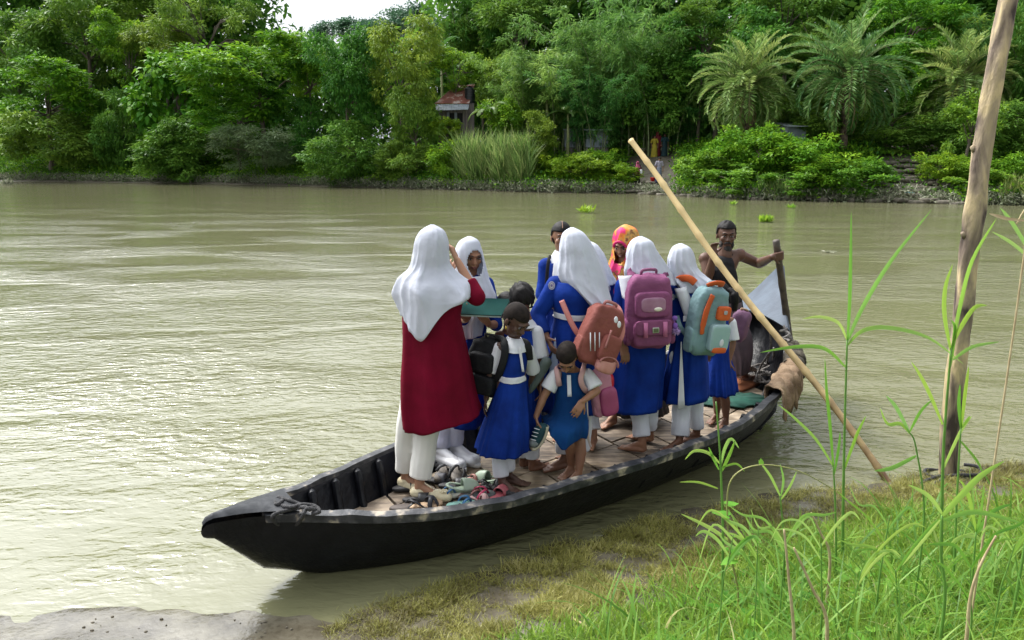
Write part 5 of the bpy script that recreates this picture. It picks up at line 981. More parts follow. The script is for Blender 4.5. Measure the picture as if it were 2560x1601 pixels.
# ---- P7: tall girl in the middle, seen from behind, long white headscarf
h1, t1, h2, t2 = fl(1424, 1168), fl(1378, 1176), fl(1462, 1160), fl(1420, 1150); p = P_((h1.y + h2.y) / 2, 1); hc = p(1437, 624); f = (-.65, .7, -.15)
P7 = girl(p, .98, 'tall girl in blue uniform with the longest white headscarf, seen from behind in the middle', SK['brown'], (hc, f), [(p(1410, 900), p(1415, 1040), h1, t1), (p(1450, 900), p(1455, 1035), h2, t2)], (p(1432, 750), p(1428, 890), p(1440, 680), p(1390, 712), p(1480, 715)),
   [((p(1388, 716), p(1343, 790, -.02), p(1368, 845, -.14)), dict(sleeve=1.85, srad=(.066, .056), palm=(1, 0, 0), curl=.4)), ((p(1480, 718), p(1500, 800, .12), p(1470, 850, .2)), dict(sleeve=1.85, srad=(.064, .05)))],
   [(p(1388, 702), p(1482, 705), .11), (p(1376, 735), p(1487, 735), .145), (p(1386, 785), p(1477, 785), .125), (p(1376, 840), p(1485, 840), .155), (p(1364, 920), p(1490, 920), .18), (p(1352, 1020), p(1492, 1022), .2)],
   [(p(1427, 569), p(1434, 569), .01), (p(1408, 583), p(1459, 582), .075), (p(1401, 612), p(1477, 608), .105), (p(1400, 645), p(1492, 642), .115), (p(1396, 672), p(1506, 680), .13), (p(1400, 695), p(1514, 715), .15), (p(1418, 715), p(1521, 745), .165), (p(1452, 742), p(1529, 775), .175), (p(1492, 776), p(1533, 797), .18)], (h1 + h2) / 2, 50, cutf=facecut(hc, f, 1), hs=.9)
loft([(p(1385, 777), p(1478, 782), .134), (p(1385, 790), p(1478, 795), .136)], 'belt', MWC, P7, (), n=48); badge(p(1379, 714, -.075), .026, P7)
patch('side_slit', M('pale_blue_cotton', (.38, .46, .62), .85, (.3, .38, .54), 8), P7, [p(1387, 845, -.17), p(1389, 845, -.17), p(1397, 935, -.2), p(1372, 935, -.17)])
# ---- P8: girl facing the camera, half hidden behind P7
h1, t1, h2, t2 = fl(1486, 1104), fl(1474, 1122), fl(1400, 1085), fl(1392, 1105); p = P_((h1.y + h2.y) / 2, 1); hc = p(1404, 594); f = (.12, -.98, -.08)
P8 = girl(p, .96, 'girl with parted black hair facing the camera, half hidden behind the tall girl', SK['mid'], (hc, f), [(p(1430, 900), p(1468, 1010), h1, t1), (p(1390, 900), p(1398, 1000), h2, t2)], (p(1408, 715), p(1410, 880), p(1405, 645), p(1366, 665), p(1448, 668)),
   [((p(1366, 668), p(1354, 738, -.03), p(1385, 765, -.15)), dict(sleeve=1.9, srad=(.062, .052))), ((p(1448, 670), p(1462, 740), p(1430, 770, -.15)), dict(sleeve=1.9, srad=(.062, .05)))],
   [(p(1368, 655), p(1447, 658), .10), (p(1358, 700), p(1455, 700), .13), (p(1362, 780), p(1452, 780), .12), (p(1350, 880), p(1465, 880), .16), (p(1345, 1000), p(1480, 1000), .2)], None, (h1 + h2) / 2, 60)
face(hc, f, .96, P8, MLIP); hairshell(hc, f, .96, 'hair', MHAIR, P8, k=1.04, front=.058, low=-.05); strip('hair_parting', SK['mid'], P8, [hc + Vector((.0, -.088, .075)), hc + Vector((.0, -.055, .108)), hc + Vector((0, -.01, .122))], .002, 1)
loft([(p(1388, 626), p(1428, 628), .055), (p(1376, 648), p(1438, 650), .11), (p(1372, 690), p(1442, 690), .145), (p(1374, 745), p(1440, 745), .15)], 'white_sash', MWC, P8, HJ, n=60, seed=64); strip('bag_strap', MBK, P8, [p(1376, 640, -.02), p(1371, 655, -.1), p(1367, 700, -.13), p(1366, 740, -.13)], .013)
# ---- P13: girl in headscarf almost hidden behind P7
h1, t1, h2, t2 = fl(1440, 1100), fl(1430, 1110), fl(1468, 1095), fl(1462, 1108); p = P_((h1.y + h2.y) / 2, .9); hc = p(1476, 645); f = (-.5, -.7, -.3)
P13 = girl(p, .88, 'girl in white headscarf almost hidden between the tall girl and the woman in orange', SK['brown'], (hc, f), [(p(1460, 900), p(1445, 1000), h1, t1), (p(1480, 900), p(1470, 1000), h2, t2)], (p(1484, 760), p(1480, 880), p(1480, 700), p(1450, 715), p(1518, 712)),
   [((p(1515, 716), p(1524, 785), p(1505, 830, -.1)), dict(sleeve=1.9, srad=(.06, .05))), ((p(1450, 718), p(1440, 790), p(1460, 830, -.1)), dict(sleeve=1.9, srad=(.06, .05)))],
   [(p(1452, 705), p(1518, 705), .10), (p(1448, 760), p(1528, 760), .13), (p(1450, 850), p(1522, 850), .14), (p(1440, 1000), p(1520, 1000), .18)],
   [(p(1468, 603), p(1475, 603), .01), (p(1452, 616), p(1494, 614), .07), (p(1444, 640), p(1509, 638), .095), (p(1440, 668), p(1520, 665), .105), (p(1438, 695), p(1529, 692), .13), (p(1442, 712), p(1533, 708), .15)], (h1 + h2) / 2, 70, cutf=facecut(hc, f, .9))
badge(p(1519, 722, -.12), .024, P13)
# ---- P9: smiling woman in an orange and pink patterned scarf
MSC, sn, sl_, sb_ = newmat('patterned_scarf'); tcx = sn.new('ShaderNodeTexCoord'); v1 = sn.new('ShaderNodeTexNoise'); v1.inputs['Scale'].default_value = 9; v1.inputs['Detail'].default_value = 5; sl_.new(tcx.outputs['Object'], v1.inputs[0]); rp = sn.new('ShaderNodeValToRGB'); e = rp.color_ramp.elements
e[0].position = .40; e[0].color = (.62, .01, .14, 1); e[1].position = .66; e[1].color = (.62, .01, .14, 1)
for ps, cl_ in ((.45, (.62, .12, .02, 1)), (.5, (.7, .25, .02, 1)), (.54, (.5, .30, .08, 1)), (.57, (.12, .04, .01, 1)), (.60, (.6, .05, .1, 1))): x = e.new(ps); x.color = cl_
sl_.new(v1.outputs['Fac'], rp.inputs[0]); sl_.new(rp.outputs[0], sb_.inputs['Base Color']); sb_.inputs['Roughness'].default_value = .7
MPK = M('hot_pink', (.62, .008, .13), .65, (.5, .006, .1), 6); MBP = M('black_print', (.015, .012, .014), .7, (.006, .006, .006), 30, col3=(.35, .12, .08), ramp=(.4, .62))
h1, t1, h2, t2 = fl(1540, 1058), fl(1514, 1068), fl(1600, 1045), fl(1590, 1058); p = P_((h1.y + h2.y) / 2, 1); hc = p(1557, 612); f = (-.38, -.82, -.38)
P9 = girl(p, .95, 'smiling woman in an orange and pink patterned headscarf looking down', SK['mid'], (hc, f), [(p(1550, 900), p(1545, 990), h1, t1), (p(1590, 900), p(1592, 980), h2, t2)], (p(1565, 730), p(1572, 880), p(1560, 665), p(1530, 690), p(1602, 690)),
   [((p(1532, 694), p(1528, 770), p(1550, 820, -.12)), dict(sleeve=1.8, srad=(.06, .05))), ((p(1600, 694), p(1612, 770), p(1590, 820, -.12)), dict(sleeve=1.8, srad=(.06, .05)))],
   [(p(1534, 682), p(1600, 682), .11), (p(1528, 760), p(1608, 760), .13), (p(1530, 850), p(1620, 850), .15), (p(1525, 950), p(1650, 950), .18), (p(1528, 1030), p(1668, 1026), .2)],
   [(p(1560, 561), p(1566, 561), .01), (p(1541, 574), p(1590, 572), .075), (p(1534, 596), p(1598, 594), .098), (p(1534, 625), p(1600, 622), .105), (p(1528, 652), p(1602, 650), .11), (p(1520, 675), p(1605, 672), .15), (p(1521, 715), p(1606, 712), .165)], (h1 + h2) / 2, 80, tmat=MBP, slv_mat=MPK, smat=MSC, cutf=facecut(hc, f, .95, .058, .080, -.014), hs=.93)
face(hc, f, .93, P9, MLIP, smile=1); fr_, rr_, uu_ = frame(f); q = MB(); q.tube([hc + (rr_ * math.cos(a) * .056 + uu_ * (math.sin(a) * .074 + .0) + fr_ * (.078 + .012 * math.sin(a))) * .95 - P9.location for a in np.linspace(.15, math.pi - .15, 14)], [.004] + [.012] * 12 + [.004], 6); q.build('scarf_edge', MPK, P9)
# ---- P10: girl with the mauve backpack
h1, t1, h2, t2 = fl(1616, 1132), fl(1569, 1124), fl(1634, 1106), fl(1574, 1094); p = P_((h1.y + h2.y) / 2, .95); hc = p(1603, 640); f = (-.3, .88, -.35)
P10 = girl(p, .95, 'girl in blue uniform and white headscarf seen from behind, wearing the mauve backpack', SK['mid'], (hc, f), [(p(1590, 900), p(1597, 1020), h1, t1, .82, (.09, .072, .068)), (p(1622, 900), p(1624, 1010, .05), h2, t2, .82, (.09, .072, .065))], (p(1604, 755), p(1604, 890), p(1604, 695), p(1560, 715), p(1652, 715)),
   [((p(1558, 718), p(1540, 800, -.02), p(1556, 862, -.12)), dict(sleeve=1.9, srad=(.062, .052))), ((p(1652, 718), p(1668, 800, .08), p(1650, 860, .15)), dict(sleeve=1.9, srad=(.062, .05)))],
   [(p(1562, 704), p(1650, 704), .10), (p(1548, 750), p(1664, 750), .14), (p(1545, 850), p(1664, 850), .16), (p(1534, 940), p(1658, 935), .19), (p(1522, 1018), p(1650, 1012), .21)],
   [(p(1598, 591), p(1605, 591), .01), (p(1578, 603), p(1628, 603), .075), (p(1569, 627), p(1641, 626), .10), (p(1567, 655), p(1655, 652), .11), (p(1564, 680), p(1670, 682), .13), (p(1575, 698), p(1678, 710), .15)], (h1 + h2) / 2, 90, cutf=facecut(hc, f, .95))
patch('white_sash', MWC, P10, [p(1545, 690, -.10), p(1580, 688, -.13), p(1572, 755, -.19), p(1556, 745, -.17)], bulge=.02)
# ---- P11: girl with the teal and orange backpack
h1, t1, h2, t2 = fl(1706, 1122), fl(1660, 1130), fl(1750, 1102), fl(1722, 1104); p = P_((h1.y + h2.y) / 2, .95); hc = p(1703, 652); f = (.15, .92, -.3)
P11 = girl(p, .90, 'girl in blue tunic with a white side slit, wearing the teal and orange backpack', SK['brown'], (hc, f), [(p(1700, 890), p(1706, 1005), h1, t1, .88, (.09, .078, .075)), (p(1738, 890), p(1738, 995, .04), h2, t2, .85, (.09, .068, .065))], (p(1726, 765), p(1715, 890), p(1712, 700), p(1690, 725), p(1772, 725)),
   [((p(1690, 730), p(1682, 800, -.02), p(1700, 860, -.06)), dict(sleeve=1.9, srad=(.06, .05))), ((p(1770, 730), p(1782, 800, .1), p(1765, 850, .18)), dict(sleeve=1.9, srad=(.058, .05)))],
   [(p(1692, 716), p(1770, 716), .10), (p(1686, 755), p(1768, 755), .12), (p(1690, 800), p(1760, 800), .12), (p(1678, 880), p(1765, 878), .16), (p(1658, 1000), p(1772, 985), .19)],
   [(p(1698, 609), p(1705, 609), .01), (p(1680, 620), p(1725, 620), .07), (p(1671, 645), p(1734, 643), .093), (p(1672, 670), p(1738, 666), .10), (p(1677, 690), p(1752, 686), .11), (p(1684, 708), p(1775, 705), .13), (p(1700, 725), p(1796, 732), .14)], (h1 + h2) / 2, 100, cutf=facecut(hc, f, .9))
patch('white_sash', MWC, P11, [p(1686, 722, -.115), p(1716, 716, -.13), p(1742, 792, -.15), p(1712, 794, -.14)], bulge=.02); patch('side_slit', MWC, P11, [p(1702, 855, -.165), p(1704, 855, -.167), p(1712, 1018, -.20), p(1694, 1025, -.185)]); patch('belt', MWC, P11, [p(1708, 790, -.15), p(1740, 790, -.15), p(1740, 804, -.152), p(1708, 804, -.152)]); badge(p(1680, 743, -.06), .022, P11)
# ---- P12: small girl at the right
h1, t1, h2, t2 = fl(1818, 1062), fl(1777, 1082), fl(1795, 1050), fl(1770, 1062); p = P_(h1.y, .8); hc = p(1798, 738); f = (-.25, .85, -.4)
P12 = child(p, .78, 'small girl with black ponytail in blue pinafore beside the teal backpack', SK['brown'], (hc, f), [(p(1812, 920), p(1811, 990), h1, t1), (p(1790, 920), p(1792, 985, .05), h2, t2)], (p(1800, 835), p(1800, 905), p(1799, 785), p(1778, 805), p(1826, 805)),
   [((p(1828, 808), p(1832, 858, -.02), p(1822, 905, -.05)), dict(sleeve=.85, srad=(.056, .062))), ((p(1776, 808), p(1768, 860), p(1775, 900)), dict(sleeve=.85, srad=(.054, .055)))],
   [(p(1782, 796), p(1820, 796), .07), (p(1776, 830), p(1824, 830), .09), (p(1775, 880), p(1822, 880), .095), (p(1768, 930), p(1830, 928), .13), (p(1762, 982), p(1838, 976), .155)], None, None, None, origin=h1, seedn=110, bare=True, extra=.86)
hairshell(hc, f, .86, 'hair', MHAIR, P12, k=1.08, low=-.05, front=.07, mess=.02); strip('ponytail', MHAIR, P12, [hc + Vector((.05, -.08, .06)), hc + Vector((.08, -.12, .03)), hc + Vector((.09, -.12, -.05)), hc + Vector((.085, -.11, -.11))], [.02] * 6 + [.034] * 6 + [.028] * 5 + [.008] * 2, .8)
# ---- P14: the boatman
h1, t1, h2, t2 = fl(1852, 955), fl(1893, 955), fl(1832, 940), fl(1850, 948); p = P_(h1.y - .15, 1); hc = p(1816, 588); f = (-.1, -1, -.12); bd = MB(); top = MB()
ch, pe, nk = p(1802, 690, -.06), p(1822, 780, .04), p(1812, 640, -.04); sL, sR = p(1763, 648), p(1849, 638); torso(bd, ch, pe, nk, sL, sR, 1.10); cap(bd, nk, .062, hc, .058); head(bd, hc, f, 1.08)
for a, b in ((sL, -1), (sR, 1)): bd.ell(a, (.062, .058, .062))
leg(bd, None, p(1802, 800), p(1828, 880, -.05), h2, t2, .95); leg(bd, None, p(1828, 800), p(1852, 880, -.08), h1, t1, .95)
arm(bd, None, sL, p(1770, 700, -.10), p(1783, 640, -.22), .98, r=(.052, .044, .029), palm=(.3, -.9, 0), tip=p(1784, 600, -.2), curl=.95, thumb=1)
arm(bd, None, sR, p(1897, 660, .1), p(1931, 643, STP[1].y - p.Y - .07), 1.05, r=(.050, .042, .028), palm=(.2, 1, .1), tip=Vector(D(1958, 640, STP[1].y - .06)), curl=1.05, thumb=-1)
P14 = finish(bd, 'bearded boatman in black vest gripping the bamboo pole and the steering pole', SK['dark'], (h1 + h2) / 2); face(hc, f, 1.08, P14, MLIPD, dark=MHAIR)
hairshell(hc, f, 1.08, 'hair', MHAIR, P14, k=1.06, front=.066, low=.0, mess=.03); q = MB(); fr_, rr_, uu_ = frame(f); R_ = rotmat(rr_, fr_, uu_); Q = lambda x, y, z: hc + (rr_ * x + fr_ * y + uu_ * z) * 1.08 - P14.location
q.ell(Q(0, .064, -.108), (.044, .040, .042), R_); q.ell(Q(.044, .042, -.072), (.020, .036, .040), R_); q.ell(Q(-.044, .042, -.072), (.020, .036, .040), R_); q.tube([Q(-.03, .085, -.058), Q(-.012, .099, -.045), Q(.012, .099, -.045), Q(.03, .085, -.058)], [.005, .009, .009, .005], 6); q.build('beard', M('grizzled_beard', (.04, .038, .036), .8, (.012, .012, .012), 80, bump=.8, bscale=150), P14)
cap(top, pe, .140, ch, .144, sq=.82, up=(0, 1, 0), n=18); cap(top, ch, .142, p(1806, 668, -.05), .118, sq=.85, up=(0, 1, 0), n=18)
for x in (1788, 1826): cap(top, p(x + 2, 680, -.06), .04, p(x, 638, -.03), .032); cap(top, p(x, 640, -.03), .03, p(x, 650, .06), .03)
fuse(top, 'vest', MBK, .008, 4, P14, wrinkle=.006, seed=5)
loft([(p(1780, 752), p(1852, 752), .15), (p(1786, 790), p(1858, 790), .14), (p(1800, 840, -.02), p(1876, 838, -.02), .15), (p(1818, 890, -.02), p(1878, 886, -.02), .13), (p(1830, 935), p(1866, 930), .10)], 'lungi', M('mauve_lungi', (.13, .085, .10), .85, (.08, .055, .065), 5, bump=.6, bscale=16), P14, [(4, .014, .3), (8, .012, -.4), (13, .006, .6)], seed=9)

# ================================================================ BAGS
def bagframe(c, yaw, tilt=0, lean=0):
    """R: local x = width, -y = outward towards the viewer, z = up"""
    return Matrix.Rotation(yaw, 3, 'Z') @ Matrix.Rotation(lean, 3, 'X') @ Matrix.Rotation(tilt, 3, 'Y')
def backpack(c, w, h, dpt, yaw, tilt, label, main, accent, lean=0, front='box', side=True, name='backpack', e=.45):
    c = Vector(c); R_ = bagframe(c, yaw, tilt, lean); root = empty(name, c); tag(root, label, 'backpack'); m1 = M('bag_' + label[:14], main, .7, tuple(k_ * .8 for k_ in main), 5, bump=.8, bscale=16, bdist=.015, spec=.2); m2 = M('bagtrim_' + label[:14], accent, .65, tuple(k_ * .8 for k_ in accent), 8, bump=.3)
    L_ = lambda x, y, z: R_ @ Vector((x, y, z)); q = MB(); roundbox(q, (0, 0, 0), (w / 2, dpt / 2, h / 2), R_, e)
    body = q.build('body', m1, root); n = len(body.data.vertices); co = np.empty(n * 3, dtype=np.float32); body.data.vertices.foreach_get('co', co); co = co.reshape(-1, 3); Rn = np.array(R_); lc = co @ Rn; lc[:, 0] *= 1 - .16 * np.clip(lc[:, 2] / h + .1, 0, 1); lc += .006 * np.sin(lc[:, [1, 2, 0]] * 48 + 1) + .004 * np.sin(lc[:, [2, 0, 1]] * 75 + 2 * np.sin(lc[:, [1, 2, 0]] * 30)); co = lc @ Rn.T; body.data.vertices.foreach_set('co', co.astype(np.float32).ravel()); body.data.update()
    q = MB(); q.tube([L_(x, -dpt * .18, math.sqrt(max(0, 1 - (abs(x) / (w * .46)) ** 2.4)) * h * .47 + .002) for x in np.linspace(-w * .455, w * .455, 18)], .005, 6); q.build('zip', m2, root)
    q = MB(); q.tube(spline([L_(-w * .16, dpt * .1, h * .49), L_(-w * .13, 0, h * .55), L_(w * .13, 0, h * .55), L_(w * .16, dpt * .1, h * .49)], 5), .011, 7, flat=.6); q.build('handle', m2, root)
    if front == 'box':
        for zc, ph_, pw in ((-h * .27, h * .17, w * .40), (h * .12, h * .17, w * .37)):
            q = MB(); roundbox(q, L_(0, -dpt * .50, zc), (pw, dpt * .22, ph_), R_, .35); pk = q.build('pocket', m1, root); q = MB(); q.tube([L_(pw * math.cos(a) * .93, -dpt * .66, zc + ph_ * (.25 + .68 * math.sin(a))) for a in np.linspace(0, math.pi, 14)], .004, 5); q.build('zip', m2, pk)
    if side:
        for sg in (-1, 1): q = MB(); roundbox(q, L_(sg * w * .47, -.01, -h * .27), (w * .07, dpt * .32, h * .18), R_, .5); q.build('side_pocket', m1, root)
    return root, R_, L_, m1, m2
def straps(root, pts, mat, w=.022):
    for P in pts: q = MB(); q.tube([x - root.location for x in spline(P, 6)], w, 8, flat=.3, up=(0, -1, 0)); q.build('strap', mat, root)
# mauve backpack
p = P_(P10.location.y, 1); c = p(1622, 778, -.24); root, R_, L_, m1, m2 = backpack(c, .33, .52, .16, .10, -.03, 'mauve backpack with two clipped front pockets and a clear window', (.25, .075, .17), (.21, .06, .14))
q = MB(); roundbox(q, L_(.0, -.115, .065), (.085, .006, .05), R_, .5); q.build('clear_window', M('window_film', (.38, .2, .3), .2, (.3, .13, .22), 12), root)
q = MB(); q.ell(L_(.03, -.122, .035), (.028, .008, .014), R_); q.build('charm_face', M('charm_cream', (.75, .72, .6), .5), root)
q = MB(); roundbox(q, L_(0, -.125, -.09), (.125, .012, .052), R_, .3); fp = q.build('flap', m1, root); q = MB(); roundbox(q, L_(.01, -.14, -.105), (.023, .004, .019), R_, .25); lb = q.build('metal_label', M('silver', (.6, .6, .58), .35, metal=.8), fp); q = MB(); roundbox(q, L_(.01, -.145, -.105), (.017, .003, .013), R_, .25); q.build('label_plate', M('olive_plate', (.12, .14, .07), .5), lb)
for x in (-.06, .075): q = MB(); q.tube([L_(x, -.14, -.05), L_(x, -.143, -.155)], .016, 6, flat=.3, up=R_ @ Vector((0, 1, 0))); q.build('buckle_strap', M('pink_strap', (.55, .16, .33), .5), fp)
straps(root, [[p(1595, 690, .02), p(1578, 678, -.07), p(1583, 700, -.15), p(1590, 715, -.18)], [p(1652, 700, .02), p(1664, 690, -.07), p(1655, 705, -.15), p(1650, 715, -.18)]], m1, .03)
q = MB(); o0 = p(1686, 800, -.3); q.tube([o0 - o0, p(1685, 815, -.3) - o0], .003, 5); q.ell(p(1687, 796, -.3) - o0, (.02, .012, .018)); q.ell(p(1688, 815, -.3) - o0, (.018, .012, .022)); t_ = q.build('doll', M('violet_fur', (.22, .10, .42), .9), loc=None); t_.location = o0; tag(t_, 'small violet doll charm with lilac pompom hanging from the mauve backpack', 'charm')
q = MB(); r = random.Random(2); cc = p(1690, 829, -.3) - o0
for k_ in range(60): a = Vector((r.gauss(0, 1), r.gauss(0, 1), r.gauss(0, 1))).normalized(); q.tube([cc, cc + a * .032], [.006, .002], 4)
q.build('pompom', M('lilac_fur', (.42, .28, .55), .9), t_)
# teal and orange backpack
p = P_(P11.location.y, 1); c = p(1768, 802, -.20); root, R_, L_, m1, m2 = backpack(c, .285, .50, .15, .38, .10, 'pale teal backpack with orange panels', (.20, .32, .34), (.17, .28, .30), front='none', lean=.06)
MOR = M('orange_fabric', (.62, .11, .018), .7, (.5, .08, .012), 8, bump=.3); MCL = M('clear_pocket', (.33, .47, .48), .15, (.28, .42, .44), 6)
q = MB(); q.tube(spline([L_(-.05, -.075, .20), L_(-.085, -.085, .10), L_(-.095, -.085, -.03), L_(-.085, -.08, -.08)], 6), [.022] * 6 + [.024] * 6 + [.018] * 6 + [.010], 8, flat=.35, up=R_ @ Vector((0, 1, 0))); q.build('orange_panel', MOR, root)
q = MB(); roundbox(q, L_(.06, -.085, .075), (.055, .02, .05), R_, .4); pk = q.build('orange_pocket', MOR, root); q = MB(); roundbox(q, L_(.06, -.108, .085), (.014, .003, .014), R_, .4); q.build('logo_tab', M('grey_tab', (.4, .42, .42), .5), pk)
q = MB(); roundbox(q, L_(.05, -.09, -.10), (.082, .03, .10), R_, .35); pk = q.build('clear_pocket', MCL, root); q = MB(); roundbox(q, L_(.055, -.105, -.185), (.062, .022, .022), R_, .5); q.build('orange_panel', MOR, root)
q = MB(); q.ell(L_(.06, -.122, -.13), (.018, .006, .028), R_); q.build('white_card', MWC, pk)
q = MB(); q.tube(spline([L_(-.05, 0, .25), L_(-.02, -.03, .275), L_(.04, -.03, .275), L_(.06, 0, .25)], 5), .026, 8, flat=.4); q.build('orange_handle', MOR, root)
straps(root, [[p(1690, 712, .02), p(1698, 698, -.09), p(1722, 697, -.14), p(1738, 708, -.15)]], MOR, .026); straps(root, [[p(1693, 790, -.1), p(1700, 815, -.16), p(1715, 838, -.16)], [p(1692, 745, -.08), p(1696, 722, -.10)]], m1, .016)
# salmon bag with three stripes
p = P_(P7.location.y, 1); c = p(1499, 838, -.26); root, R_, L_, m1, m2 = backpack(c, .27, .40, .15, .35, .38, 'salmon backpack with three white stripes hanging low from one shoulder', (.25, .078, .063), (.40, .16, .145), front='none')
for k_ in range(3): q = MB(); q.tube([L_(-.115 + .03 * k_, -.082, .0 + .01 * k_), L_(-.07 + .03 * k_, -.087, -.11 + .01 * k_)], .0035, 5); q.build('stripe', MWC, root)
q = MB(); roundbox(q, L_(.05, -.09, -.06), (.07, .03, .09), R_, .5); pk = q.build('pocket', m1, root); q = MB(); q.tube(spline([L_(.0, -.118, .06), L_(.0, -.125, -.06)], 4), .007, 6); q.build('zip', m2, pk)
q = MB(); roundbox(q, L_(.075, -.08, -.165), (.07, .035, .055), R_, .6); pk = q.build('pocket', M('pale_pink', (.6, .3, .27), .6, (.45, .15, .12), 9), root); q = MB(); q.tube([L_(.075 + .07 * math.cos(a), -.115, -.155 + .05 * math.sin(a)) for a in np.linspace(0, math.pi, 10)], .007, 5); q.build('zip', m2, pk)
for x_, y_ in ((1548, 812), (1540, 800)): q = MB(); q.ell(p(x_, y_, -.36) - root.location, (.012, .006, .022)); q.build('keyring', MWC, root)
straps(root, [[p(1404, 752, -.15), p(1418, 785, -.19), p(1435, 820, -.22), p(1452, 845, -.22)], [p(1535, 762, -.1), p(1550, 780, -.2), p(1556, 830, -.25), p(1545, 860, -.27)]], M('salmon_strap', (.55, .2, .17), .6), .018)
# black backpack
p = P_(P3.location.y, 1); c = p(1222, 915, .08); root, R_, L_, m1, m2 = backpack(c, .24, .38, .17, -.5, .06, 'black backpack on the shaven-headed child', (.014, .015, .017), (.03, .03, .035), front='box'); straps(root, [[p(1240, 845, .05), p(1258, 852, -.06), p(1262, 885, -.10), p(1250, 930, -.08), p(1238, 960, 0)], [p(1300, 852, .05), p(1318, 862, -.04), p(1324, 900, -.02)]], m1, .024)
# pink mesh backpack of the bending child
p = P_(P6.location.y, 1); c = p(1492, 972, .12); root, R_, L_, m1, m2 = backpack(c, .17, .36, .20, .5, -.12, 'pale pink backpack on the back of the bending child', (.52, .23, .30), (.60, .38, .36), front='none', lean=-.1)
q = MB(); roundbox(q, L_(.02, -.09, -.08), (.07, .03, .10), R_, .5); q.build('pocket', M('plum_mesh', (.35, .06, .16), .5, (.28, .04, .12), 12), root)
straps(root, [[p(1395, 915, .0), p(1392, 925, -.09), p(1396, 950, -.12), p(1398, 965, -.1)], [p(1462, 905, .0), p(1458, 925, -.11), p(1452, 950, -.14), p(1462, 975, -.12), p(1480, 985, -.04)]], M('blush_strap', (.55, .33, .32), .7), .018); straps(root, [[p(1466, 990, -.05), p(1468, 1040, -.06), p(1470, 1090, -.05), p(1477, 1118, -.04)]], M('cream_webbing', (.58, .47, .42), .7), .008)
c = p(1516, 965, .3); q = MB(); roundbox(q, (0, 0, 0), (.05, .05, .10), Matrix.Rotation(.1, 3, 'Y'), .7); root = empty('red_bag', c); tag(root, 'bright red bag showing behind the pale pink backpack', 'bag'); q.build('body', M('red_vinyl', (.62, .015, .03), .4), root); q = MB(); q.tube(spline([Vector((-.02, 0, .09)), Vector((0, -.01, .14)), Vector((.02, 0, .09))], 5), .006, 6); q.build('handle', MBK, root)
# grey umbrella under the arm of the tousled child
p = P_(P4.location.y, 1); o0 = p(1340, 960, -.1); q = MB(); q.tube(spline([p(1372, 895, -.12) - o0, p(1358, 920, -.12) - o0, p(1338, 955, -.12) - o0, p(1322, 985, -.12) - o0], 6), [.014, .024, .034, .036, .036, .036, .034, .034, .034, .032, .03, .03, .028, .026, .024, .02, .016, .012, .006], 10); root = empty('folded_umbrella', o0); tag(root, 'folded grey-green umbrella beside the bending child', 'umbrella'); q.build('canopy', M('umbrella_cloth', (.10, .13, .12), .7, (.06, .08, .075), 14, bump=.6), root); q = MB(); q.tube([p(1374, 892, -.12) - o0, p(1380, 880, -.12) - o0], .008, 6); q.build('handle', MBK, root)
# small mauve and tan bag of the girl at the right
p = P_(P12.location.y, 1); backpack(p(1848, 815, .16), .15, .26, .12, -.4, .25, 'dull purple and tan backpack behind the small girl', (.16, .08, .14), (.42, .28, .18), front='none', side=False)

# ================================================================ PEOPLE AND THINGS ON THE FAR BANK
def farperson(cx, cyf, hpx, Yo, label, topc, botc, headc, f=(0, -1, 0), scarf=None, skirt=True, arms=None, wide=1.0):
    Y = ysh(cx, Yo); b = d(cx, cyf, Y); tp = d(cx, cyf - hpx, Y); H = tp.z - b.z; s = H / 1.62; bd = MB(); up = Vector((0, 0, 1)); X = Vector((1, 0, 0)); c = b.copy()
    ch, pe, nk, hc = c + up * 1.22 * s, c + up * .92 * s, c + up * 1.38 * s, c + up * 1.50 * s; sL, sR = c + up * 1.33 * s - X * .17 * s, c + up * 1.33 * s + X * .17 * s
    torso(bd, ch, pe, nk, sL, sR, s); cap(bd, nk, .05 * s, hc, .05 * s); head(bd, hc, f, s); top = MB(); torso(top, ch, pe, nk, sL, sR, s, .02, True)
    for sg, sh in ((-1, sL), (1, sR)):
        el = sh + X * sg * .08 * s - up * .26 * s; wr = el - up * .2 * s + Vector((-sg * .03, -.1, 0)) * s
        if arms: el, wr = sh + X * sg * .06 * s - up * .22 * s + Vector((0, -.08, 0)), c + up * 1.18 * s + X * arms * s + Vector((0, -.22, 0))
        arm(bd, top, sh, el, wr, s, sleeve=.9, srad=(.065, .06))
    for sg in (-1, 1):
        h_ = c + X * sg * .09 * s; leg(bd, None, c + up * .88 * s + X * sg * .09 * s, c + up * .48 * s + X * sg * .09 * s, h_, h_ + Vector((sg * .05, -.2, 0)), s)
    pz = fuse(bd, 'person', headc, .014, 2, origin=b); tag(pz, label, 'person'); bpy.context.view_layer.update(); fuse(top, 'shirt', topc, .016, 3, pz, wrinkle=.01)
    w = wide * s; ring = lambda z, a, dpt: (c + up * z * s - X * a * w, c + up * z * s + X * a * w, dpt * s)
    loft([ring(1.0, .15, .13), ring(.8, .18, .15), ring(.4, .20, .17), ring(.12, .22, .19)], 'skirt', botc, pz, SK_F, n=40, rowsub=3)
    if scarf: loft([ring(1.645, .02, .02), ring(1.60, .08, .09), ring(1.5, .105, .12), ring(1.38, .12, .13), ring(1.2, .23, .17), ring(.85, .25, .2), ring(.66, .23, .2)], 'headscarf', scarf, pz, HJ, n=48, rowsub=3, cut=facecut(hc, f, s))
    else: hairshell(hc, f, s, 'hair', MHAIR, pz, k=1.06)
    return pz
FB = []
